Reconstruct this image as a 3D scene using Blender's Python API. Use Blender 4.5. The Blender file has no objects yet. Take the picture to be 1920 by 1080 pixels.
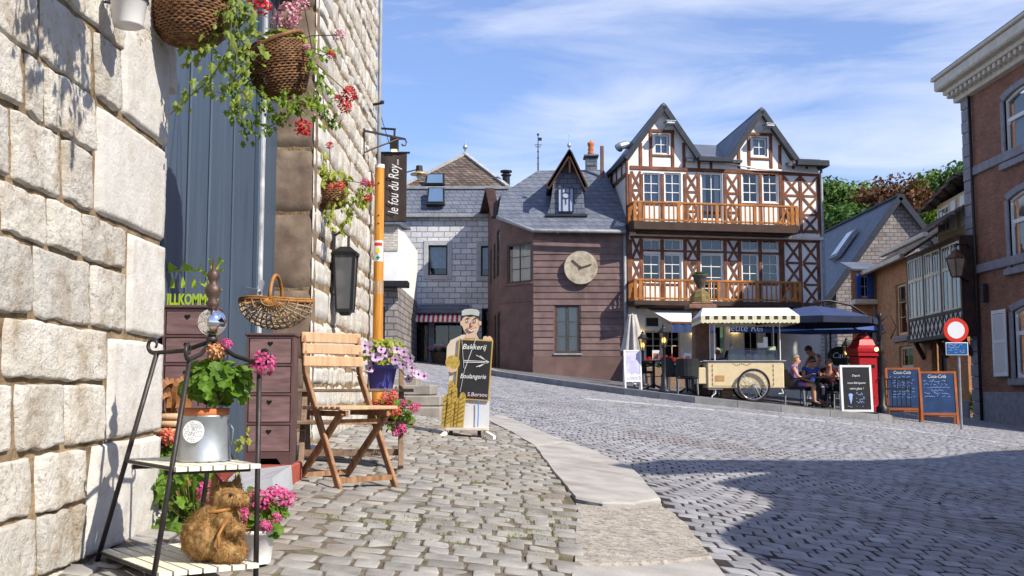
import bpy, bmesh, math, random
import numpy as np
from math import sin, cos, pi, radians, sqrt, atan2
from mathutils import Vector, Matrix, noise
R = random.Random(7)
NR = np.random.default_rng(5)
SC = bpy.context.scene
C = SC.collection
# ---------------------------------------------------------------- camera, sky, sun
F = 2000.0
PIT = math.atan(.093)
CP, SP = cos(PIT), sin(PIT)
cam = bpy.data.cameras.new('camera'); cam.lens = 37.5; cam.sensor_width = 36; cam.clip_end = 2000; cam.clip_start = .05
co = bpy.data.objects.new('camera', cam); C.objects.link(co); co.rotation_euler = (pi/2 + PIT, 0, 0); SC.camera = co
SUN = Vector((.62, -.45, .66)).normalized()
sl = bpy.data.lights.new('sun', 'SUN'); sl.energy = 4.6; sl.angle = radians(.5); sl.color = (1, .93, .80)
so = bpy.data.objects.new('sun', sl); C.objects.link(so); so.rotation_euler = (-SUN).to_track_quat('-Z', 'Y').to_euler(); so.location = (20, -20, 30)
SC.view_settings.view_transform = 'Standard'; SC.view_settings.look = 'None'; SC.view_settings.gamma = 1
SC.view_settings.exposure = 0.62
SC.cycles.use_denoising = True
SC.cycles.max_bounces = 6; SC.cycles.transparent_max_bounces = 12
W = bpy.data.worlds.new('World'); SC.world = W; W.use_nodes = True
def world():
    nt = W.node_tree; N = nt.nodes; L = nt.links; N.clear()
    out = N.new('ShaderNodeOutputWorld'); bg = N.new('ShaderNodeBackground'); bg.inputs[1].default_value = .14
    sky = N.new('ShaderNodeTexSky'); sky.sky_type = 'NISHITA'; sky.sun_disc = False
    sky.sun_elevation = math.asin(SUN.z); sky.sun_rotation = atan2(SUN.x, SUN.y)
    sky.air_density = 1.3; sky.dust_density = .3; sky.ozone_density = 1.5; sky.altitude = 300
    tc = N.new('ShaderNodeTexCoord')
    mp = N.new('ShaderNodeMapping'); mp.inputs['Scale'].default_value = (1.5, 1.0, 8.5); mp.inputs['Rotation'].default_value = (.0, -.40, .3)
    L.new(tc.outputs['Generated'], mp.inputs['Vector'])
    n1 = N.new('ShaderNodeTexNoise'); n1.inputs['Scale'].default_value = 1.9; n1.inputs['Detail'].default_value = 9; n1.inputs['Roughness'].default_value = .58; n1.inputs['Distortion'].default_value = .9
    L.new(mp.outputs[0], n1.inputs['Vector'])
    n2 = N.new('ShaderNodeTexNoise'); n2.inputs['Scale'].default_value = 1.1; n2.inputs['Detail'].default_value = 3
    L.new(mp.outputs[0], n2.inputs['Vector'])
    ad = N.new('ShaderNodeMath'); ad.operation = 'ADD'; L.new(n1.outputs[0], ad.inputs[0]); L.new(n2.outputs[0], ad.inputs[1])
    rp = N.new('ShaderNodeMapRange'); rp.inputs[1].default_value = .93; rp.inputs[2].default_value = 1.38; rp.inputs[3].default_value = .10; rp.inputs[4].default_value = .8
    L.new(ad.outputs[0], rp.inputs[0])
    tint = N.new('ShaderNodeMix'); tint.data_type = 'RGBA'; tint.blend_type = 'MULTIPLY'; tint.inputs[0].default_value = 1; tint.inputs[7].default_value = (.47, .575, .85, 1)
    L.new(sky.outputs[0], tint.inputs[6])
    mx = N.new('ShaderNodeMix'); mx.data_type = 'RGBA'; mx.inputs[7].default_value = (4.9, 5.1, 5.7, 1)
    L.new(rp.outputs[0], mx.inputs[0]); L.new(tint.outputs[2], mx.inputs[6])
    L.new(mx.outputs[2], bg.inputs[0]); L.new(bg.outputs[0], out.inputs[0])
world()
# ---------------------------------------------------------------- pixel -> place helpers (1920x1080 photo)
def ray(u, v):
    yc = (540 - v)/F
    return Vector(((u - 960)/F, CP - yc*SP, SP + yc*CP))
def at(u, v, Y):
    d = ray(u, v); return d*(Y/d.y)
def atx(u, v, X):
    d = ray(u, v); return d*(X/d.x)
def gz(x, y):
    x = min(max(x, -6), 22); y = min(max(y, -12), 60)
    return -.87 + .038*y - .10*x
def gnd(u, v, h=0):
    d = ray(u, v); return d*((-.87 + h)/(d.z - .038*d.y + .10*d.x))
# ---------------------------------------------------------------- mesh builder
class MB:
    def __init__(s): s.v = []; s.f = []; s.m = []; s.mi = 0
    def add(s, vs, fs):
        b = len(s.v); s.v += [tuple(x) for x in vs]; s.f += [tuple(i + b for i in f) for f in fs]; s.m += [s.mi]*len(fs); return s
    def mat(s, i): s.mi = i; return s
    def box(s, x0, y0, z0, x1, y1, z1, b=0, M=None):
        x0, x1 = min(x0, x1), max(x0, x1); y0, y1 = min(y0, y1), max(y0, y1); z0, z1 = min(z0, z1), max(z0, z1)
        if b <= 0:
            vs = [(x, y, z) for x in (x0, x1) for y in (y0, y1) for z in (z0, z1)]
            fs = [(0, 1, 3, 2), (4, 6, 7, 5), (0, 4, 5, 1), (2, 3, 7, 6), (0, 2, 6, 4), (1, 5, 7, 3)]
        else:
            b = min(b, .45*min(x1-x0, y1-y0, z1-z0)); lo = (x0, y0, z0); hi = (x1, y1, z1); vs = []; idx = {}
            for sx in (0, 1):
                for sy in (0, 1):
                    for sz in (0, 1):
                        sg = (sx, sy, sz)
                        for a in range(3):
                            p = [(hi if sg[k] else lo)[k] + (0 if k == a else (-b if sg[k] else b)) for k in range(3)]
                            idx[sg + (a,)] = len(vs); vs.append(p)
            fs = []
            for a in range(3):
                o1, o2 = [k for k in range(3) if k != a]
                for sd in (0, 1):
                    q = []
                    for c1, c2 in ((0, 0), (1, 0), (1, 1), (0, 1)):
                        sg = [0]*3; sg[a] = sd; sg[o1] = c1; sg[o2] = c2; q.append(idx[tuple(sg) + (a,)])
                    fs.append(q)
                for c1 in (0, 1):
                    for c2 in (0, 1):
                        A = [0]*3; B = [0]*3; A[o1] = B[o1] = c1; A[o2] = B[o2] = c2; B[a] = 1
                        fs.append((idx[tuple(A)+(o1,)], idx[tuple(B)+(o1,)], idx[tuple(B)+(o2,)], idx[tuple(A)+(o2,)]))
            for sx in (0, 1):
                for sy in (0, 1):
                    for sz in (0, 1): fs.append(tuple(idx[(sx, sy, sz, a)] for a in range(3)))
        if M is not None: vs = [M @ Vector(p) for p in vs]
        return s.add(vs, fs)
    def bar(s, a, b, w, h, up=(0, 0, 1), bv=0):
        a = Vector(a); b = Vector(b); d = b - a; ln = d.length
        if ln < 1e-6: return s
        d.normalize(); up = Vector(up)
        if abs(d.dot(up)) > .98: up = Vector((0, 1, 0)) if abs(d.y) < .9 else Vector((1, 0, 0))
        sd = d.cross(up).normalized(); u2 = sd.cross(d)
        M = Matrix((( d.x, sd.x, u2.x, a.x), (d.y, sd.y, u2.y, a.y), (d.z, sd.z, u2.z, a.z), (0, 0, 0, 1)))
        return s.box(0, -w/2, -h/2, ln, w/2, h/2, bv, M)
    def tube(s, pts, r, n=8, cap=True):
        pts = [Vector(p) for p in pts]; k = len(pts); rs = r if isinstance(r, (list, tuple)) else [r]*k
        vs = []; pu = None
        for i, p in enumerate(pts):
            d = (pts[min(i+1, k-1)] - pts[max(i-1, 0)])
            d = d.normalized() if d.length > 1e-9 else Vector((0, 0, 1))
            if pu is None:
                pu = Vector((0, 0, 1)) if abs(d.z) < .9 else Vector((1, 0, 0))
            x = d.cross(pu)
            if x.length < 1e-6: x = d.orthogonal()
            x.normalize(); y = x.cross(d).normalized(); pu = y
            for j in range(n):
                a = 2*pi*j/n; vs.append(p + (x*cos(a) + y*sin(a))*rs[i])
        fs = [(i*n+j, i*n+(j+1) % n, (i+1)*n+(j+1) % n, (i+1)*n+j) for i in range(k-1) for j in range(n)]
        if cap: fs += [tuple(range(n-1, -1, -1)), tuple(range((k-1)*n, k*n))]
        return s.add(vs, fs)
    def lathe(s, prof, n=20, c=(0, 0, 0), cap=True, sx=1, sy=1):
        vs = [(c[0] + r*cos(2*pi*j/n)*sx, c[1] + r*sin(2*pi*j/n)*sy, c[2] + z) for r, z in prof for j in range(n)]; k = len(prof)
        fs = [(i*n+j, i*n+(j+1) % n, (i+1)*n+(j+1) % n, (i+1)*n+j) for i in range(k-1) for j in range(n)]
        if cap: fs += [tuple(range(n-1, -1, -1)), tuple(range((k-1)*n, k*n))]
        return s.add(vs, fs)
    def prism(s, poly, h0, h1, M=None):
        n = len(poly); vs = [(x, y, h0) for x, y in poly] + [(x, y, h1) for x, y in poly]
        if M is not None: vs = [M @ Vector(p) for p in vs]
        fs = [tuple(range(n-1, -1, -1)), tuple(range(n, 2*n))] + [(i, (i+1) % n, n+(i+1) % n, n+i) for i in range(n)]
        return s.add(vs, fs)
    def fprism(s, poly, y0, y1):          # polygon in (x,z), thick along y
        n = len(poly); vs = [(x, y0, z) for x, z in poly] + [(x, y1, z) for x, z in poly]
        fs = [tuple(range(n)), tuple(range(2*n-1, n-1, -1))] + [(i, n+i, n+(i+1) % n, (i+1) % n) for i in range(n)]
        return s.add(vs, fs)
    def poly(s, pts, t=0, nrm=None):     # flat 3d polygon, optional thickness along -normal
        pts = [Vector(p) for p in pts]; n = len(pts)
        if t == 0: return s.add(pts, [tuple(range(n))])
        nv = nrm or (pts[1]-pts[0]).cross(pts[2]-pts[0]).normalized()
        q = [p - nv*t for p in pts]
        return s.add(pts + q, [tuple(range(n)), tuple(range(2*n-1, n-1, -1))] + [(i, n+i, n+(i+1) % n, (i+1) % n) for i in range(n)])
    def ball(s, c, r, nu=12, nv=8, sc=(1, 1, 1), M=None):
        vs = []; fs = []
        for i in range(nv+1):
            t = pi*i/nv
            for j in range(nu):
                a = 2*pi*j/nu; p = Vector((sin(t)*cos(a)*r*sc[0], sin(t)*sin(a)*r*sc[1], cos(t)*r*sc[2]))
                if M is not None: p = M @ p
                vs.append(p + Vector(c))
        for i in range(nv):
            for j in range(nu): fs.append((i*nu+j, (i+1)*nu+j, (i+1)*nu+(j+1) % nu, i*nu+(j+1) % nu))
        return s.add(vs, fs)
    def xf(s, M):
        s.v = [tuple(M @ Vector(p)) for p in s.v]; return s
    def build(s, name, mats, parent=None, world=False, smooth=False, fix=True, label=None):
        me = bpy.data.meshes.new(name)
        vs = s.v
        if world and parent is not None:
            Mi = MAT[parent.name].inverted(); vs = [Mi @ Vector(p) for p in vs]
        me.from_pydata([tuple(p) for p in vs], [], s.f)
        if not isinstance(mats, (list, tuple)): mats = [mats]
        for m in mats: me.materials.append(m)
        if len(mats) > 1: me.polygons.foreach_set('material_index', s.m)
        if fix and len(s.f) < 6000:
            bm = bmesh.new(); bm.from_mesh(me); bmesh.ops.recalc_face_normals(bm, faces=bm.faces); bm.to_mesh(me); bm.free()
        if smooth: me.polygons.foreach_set('use_smooth', [True]*len(me.polygons))
        me.update()
        o = bpy.data.objects.new(name, me); C.objects.link(o)
        if parent is not None: o.parent = parent
        if label: o['label'] = label
        return o
MAT = {}
def props(o, label, cat, group=None, kind=None):
    if label: o['label'] = label
    if cat: o['category'] = cat
    if group: o['group'] = group
    if kind: o['kind'] = kind
    return o
def thing(name, label, cat, loc=(0, 0, 0), rot=0, group=None):
    o = bpy.data.objects.new(name, None); C.objects.link(o); o.empty_display_size = .1
    o.location = loc; o.rotation_euler = (0, 0, rot)
    MAT[o.name] = Matrix.Translation(Vector(loc)) @ Matrix.Rotation(rot, 4, 'Z')
    return props(o, label, cat, group)
def dup(root, loc, rot, label=None, group=None):
    r = root.copy(); C.objects.link(r); r.location = loc; r.rotation_euler = (0, 0, rot)
    MAT[r.name] = Matrix.Translation(Vector(loc)) @ Matrix.Rotation(rot, 4, 'Z')
    if label: r['label'] = label
    if group: r['group'] = group
    for ch in list(root.children):
        c = ch.copy(); C.objects.link(c); c.parent = r
        for g in ch.children:
            d = g.copy(); C.objects.link(d); d.parent = c
    return r
def struct(o): o['kind'] = 'structure'; return o
class Fac:                                # a facade plane: x along it, y into the building, z up
    def __init__(s, O, ang): s.O = Vector(O); s.a = ang; s.ex = Vector((cos(ang), sin(ang), 0)); s.ey = Vector((-sin(ang), cos(ang), 0))
    def p(s, u, v, y=0):
        d = ray(u, v); t = (s.O + s.ey*y).dot(s.ey)/d.dot(s.ey); q = d*t - s.O
        return (q.dot(s.ex), q.z)
    def r(s, u0, v0, u1, v1, y=0):
        a = s.p(u0, (v0+v1)/2, y); b = s.p(u1, (v0+v1)/2, y); um = (u0+u1)/2
        return (a[0], s.p(um, v1, y)[1], b[0], s.p(um, v0, y)[1])
def lettering(par, txt, size, mat, M, shear=0, ext=.001, name='lettering', align='CENTER', sx=1, off=0):
    cu = bpy.data.curves.new('t', 'FONT'); cu.body = txt; cu.size = size; cu.shear = shear; cu.extrude = ext; cu.align_x = align; cu.align_y = 'CENTER'; cu.resolution_u = 3; cu.offset = off
    ob = bpy.data.objects.new('t', cu); C.objects.link(ob)
    dg = bpy.context.evaluated_depsgraph_get(); me = bpy.data.meshes.new_from_object(ob.evaluated_get(dg)); bpy.data.objects.remove(ob); bpy.data.curves.remove(cu)
    me.transform(M @ Matrix.Diagonal((sx, 1, 1, 1))); me.materials.clear(); me.materials.append(mat); me.name = name
    o = bpy.data.objects.new(name, me); C.objects.link(o); o.parent = par; return o
UPM = Matrix.Rotation(pi/2, 4, 'X')       # text standing in the xz plane facing -y
# ---------------------------------------------------------------- materials
class NT:
    def __init__(s, name):
        s.m = bpy.data.materials.new(name); s.m.use_nodes = True; s.t = s.m.node_tree; s.N = s.t.nodes; s.b = s.N['Principled BSDF']
        s.tc = s.N.new('ShaderNodeTexCoord')
    def n(s, ty, **kw):
        x = s.N.new('ShaderNode' + ty)
        for k, v in kw.items():
            if k.startswith('_'): setattr(x, k[1:], v)
            else: x.inputs[k].default_value = v
        return x
    def l(s, a, b): s.t.links.new(a, b)
    def mix(s, fac, a, b, mode='MIX'):
        m = s.N.new('ShaderNodeMix'); m.data_type = 'RGBA'; m.blend_type = mode
        for i, x in ((0, fac), (6, a), (7, b)):
            if isinstance(x, (float, int)): m.inputs[i].default_value = x
            elif isinstance(x, tuple): m.inputs[i].default_value = (x + (1,))[:4]
            else: s.l(x, m.inputs[i])
        return m.outputs[2]
    def noise(s, sc, det=5, vec=None, rough=.55, dist=0):
        n = s.n('TexNoise', Scale=sc, Detail=det, Roughness=rough, Distortion=dist); s.l(vec or s.tc.outputs['Object'], n.inputs['Vector']); return n.outputs[0]
    def rng(s, x, a, b, c=0, d=1):
        r = s.N.new('ShaderNodeMapRange'); s.l(x, r.inputs[0])
        for i, q in enumerate((a, b, c, d)): r.inputs[i+1].default_value = q
        return r.outputs[0]
    def math(s, op, a, b=0):
        m = s.N.new('ShaderNodeMath'); m.operation = op
        for i, x in enumerate((a, b)):
            if isinstance(x, (float, int)): m.inputs[i].default_value = x
            else: s.l(x, m.inputs[i])
        return m.outputs[0]
    def bump(s, h, st=.3, d=.01):
        b = s.n('Bump', Strength=st, Distance=d); s.l(h, b.inputs['Height'])
        if s.b.inputs['Normal'].is_linked: s.l(s.b.inputs['Normal'].links[0].from_socket, b.inputs['Normal'])
        s.l(b.outputs[0], s.b.inputs['Normal'])
    def facvec(s):
        x = s.N.new('ShaderNodeSeparateXYZ'); s.l(s.tc.outputs['Object'], x.inputs[0])
        c = s.N.new('ShaderNodeCombineXYZ'); s.l(s.math('ADD', x.outputs[0], x.outputs[1]), c.inputs[0]); s.l(x.outputs[2], c.inputs[1]); return c.outputs[0]
    def isl(s): return s.N.new('ShaderNodeNewGeometry').outputs['Random Per Island']
def dk(c, k): return tuple(min(1, x*k) for x in c[:3])
def mat(name, c, r=.75, var=.2, sc=6., bump=.15, bsc=40., c2=None, metal=0, spec=.3, island=0., trans=0, stretch=None, stain=None, bd=.004):
    t = NT(name); vec = None
    if stretch:
        mp = t.n('Mapping'); mp.inputs['Scale'].default_value = stretch; t.l(t.tc.outputs['Object'], mp.inputs[0]); vec = mp.outputs[0]
    n = t.rng(t.noise(sc, 6, vec), .3, .7)
    col = t.mix(n, dk(c, 1-var), c2 or dk(c, 1+var))
    if stain:
        n2 = t.rng(t.noise(stain[1], 4), .52, .68); col = t.mix(t.math('MULTIPLY', n2, stain[2]), col, stain[0])
    if island: col = t.mix(1.0, col, t.mix(t.isl(), dk((1, 1, 1), 1-island), dk((.98, 1, 1), 1.0)), 'MULTIPLY')
    t.l(col, t.b.inputs['Base Color']); t.b.inputs['Roughness'].default_value = r; t.b.inputs['Metallic'].default_value = metal
    t.b.inputs['Specular IOR Level'].default_value = spec
    if bump: t.bump(t.noise(bsc, 5, vec), bump, bd)
    if trans:
        tr = t.n('BsdfTranslucent'); t.l(t.mix(1., col, (1.2, 1.35, .5), 'MULTIPLY'), tr.inputs[0]); ms = t.n('MixShader'); ms.inputs[0].default_value = trans
        t.l(t.b.outputs[0], ms.inputs[1]); t.l(tr.outputs[0], ms.inputs[2]); t.l(ms.outputs[0], t.N['Material Output'].inputs[0])
    return t.m
def brick(name, c1, c2, mortar, w, h, ms=.012, r=.85, bump=.5, vary=.35, nsc=1.5, off=.5):
    t = NT(name); v = t.facvec()
    dv = t.n('VectorMath', _operation='ADD'); nn = t.n('TexNoise', Scale=3.0, Detail=3); t.l(v, nn.inputs['Vector'])
    sb = t.n('VectorMath', _operation='SCALE'); t.l(nn.outputs['Color'], sb.inputs[0]); sb.inputs['Scale'].default_value = ms*1.6
    t.l(v, dv.inputs[0]); t.l(sb.outputs[0], dv.inputs[1])
    b = t.n('TexBrick', Scale=1.0); b.offset = off; t.l(dv.outputs[0], b.inputs['Vector'])
    b.inputs['Color1'].default_value = c1 + (1,); b.inputs['Color2'].default_value = c2 + (1,); b.inputs['Mortar'].default_value = mortar + (1,)
    b.inputs['Mortar Size'].default_value = ms; b.inputs['Mortar Smooth'].default_value = .3; b.inputs['Brick Width'].default_value = w; b.inputs['Row Height'].default_value = h; b.inputs['Bias'].default_value = 0
    col = t.mix(t.rng(t.noise(nsc, 6), .3, .7), t.mix(1., b.outputs[0], dk((1, 1, 1), 1-vary), 'MULTIPLY'), b.outputs[0])
    col = t.mix(t.rng(t.noise(14, 5), .45, .75, 0, .5), col, t.mix(1., col, (.55, .52, .5), 'MULTIPLY'))
    t.l(col, t.b.inputs['Base Color']); t.b.inputs['Roughness'].default_value = r; t.b.inputs['Specular IOR Level'].default_value = .25
    inv = t.math('SUBTRACT', 1., b.outputs['Fac']); t.bump(t.math('ADD', inv, t.math('MULTIPLY', t.noise(25, 5), .6)), bump, ms)
    return t.m
def glass(name, tint=(.75, .8, .82)):
    t = NT(name); tr = t.n('BsdfTransparent'); tr.inputs[0].default_value = tint + (1,); gl = t.n('BsdfGlossy', Roughness=.03)
    lw = t.n('LayerWeight', Blend=.35); ms = t.n('MixShader'); t.l(t.rng(lw.outputs['Fresnel'], 0, 1, .06, 1), ms.inputs[0]); t.l(tr.outputs[0], ms.inputs[1]); t.l(gl.outputs[0], ms.inputs[2])
    nz = t.n('Bump', Strength=.06, Distance=.02); t.l(t.noise(3, 2), nz.inputs['Height']); t.l(nz.outputs[0], gl.inputs['Normal'])
    t.l(ms.outputs[0], t.N['Material Output'].inputs[0]); return t.m
def emit(name, c, s):
    t = NT(name); t.b.inputs['Base Color'].default_value = c + (1,); t.b.inputs['Emission Color'].default_value = c + (1,); t.b.inputs['Emission Strength'].default_value = s; return t.m
def wood(name, c, r=.6, s=(3, 3, 30)): return mat(name, c, r, .3, 1.0, .25, 1.5, stretch=s)
def masonry(name, c, c2, ochre, dark, island=.2, k=1.):
    t = NT(name); O = t.tc.outputs['Object']
    col = t.mix(t.rng(t.noise(6, 6), .3, .7), c, c2)
    col = t.mix(t.math('MULTIPLY', t.rng(t.noise(4.2, 6, rough=.7), .50, .66), .65*k), col, ochre)
    col = t.mix(t.math('MULTIPLY', t.rng(t.noise(34, 4, rough=.7), .57, .66), .6*k), col, dark)
    col = t.mix(t.math('MULTIPLY', t.rng(t.noise(1.6, 5), .52, .66), .35), col, dk(c2, .72))
    v = t.n('TexVoronoi', Scale=26.); t.l(O, v.inputs['Vector']); pit = t.rng(v.outputs['Distance'], .0, .22)
    col = t.mix(1., col, t.mix(t.isl(), dk((1, 1, 1), 1-island), (1., .99, .97)), 'MULTIPLY')
    t.l(col, t.b.inputs['Base Color']); t.b.inputs['Roughness'].default_value = .92; t.b.inputs['Specular IOR Level'].default_value = .2
    h = t.math('ADD', t.math('MULTIPLY', t.noise(13, 8, rough=.7), 1.0), t.math('ADD', t.math('MULTIPLY', t.noise(70, 6, rough=.7), .45), t.math('MULTIPLY', pit, .18)))
    t.bump(h, .75*k, .028); return t.m
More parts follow.
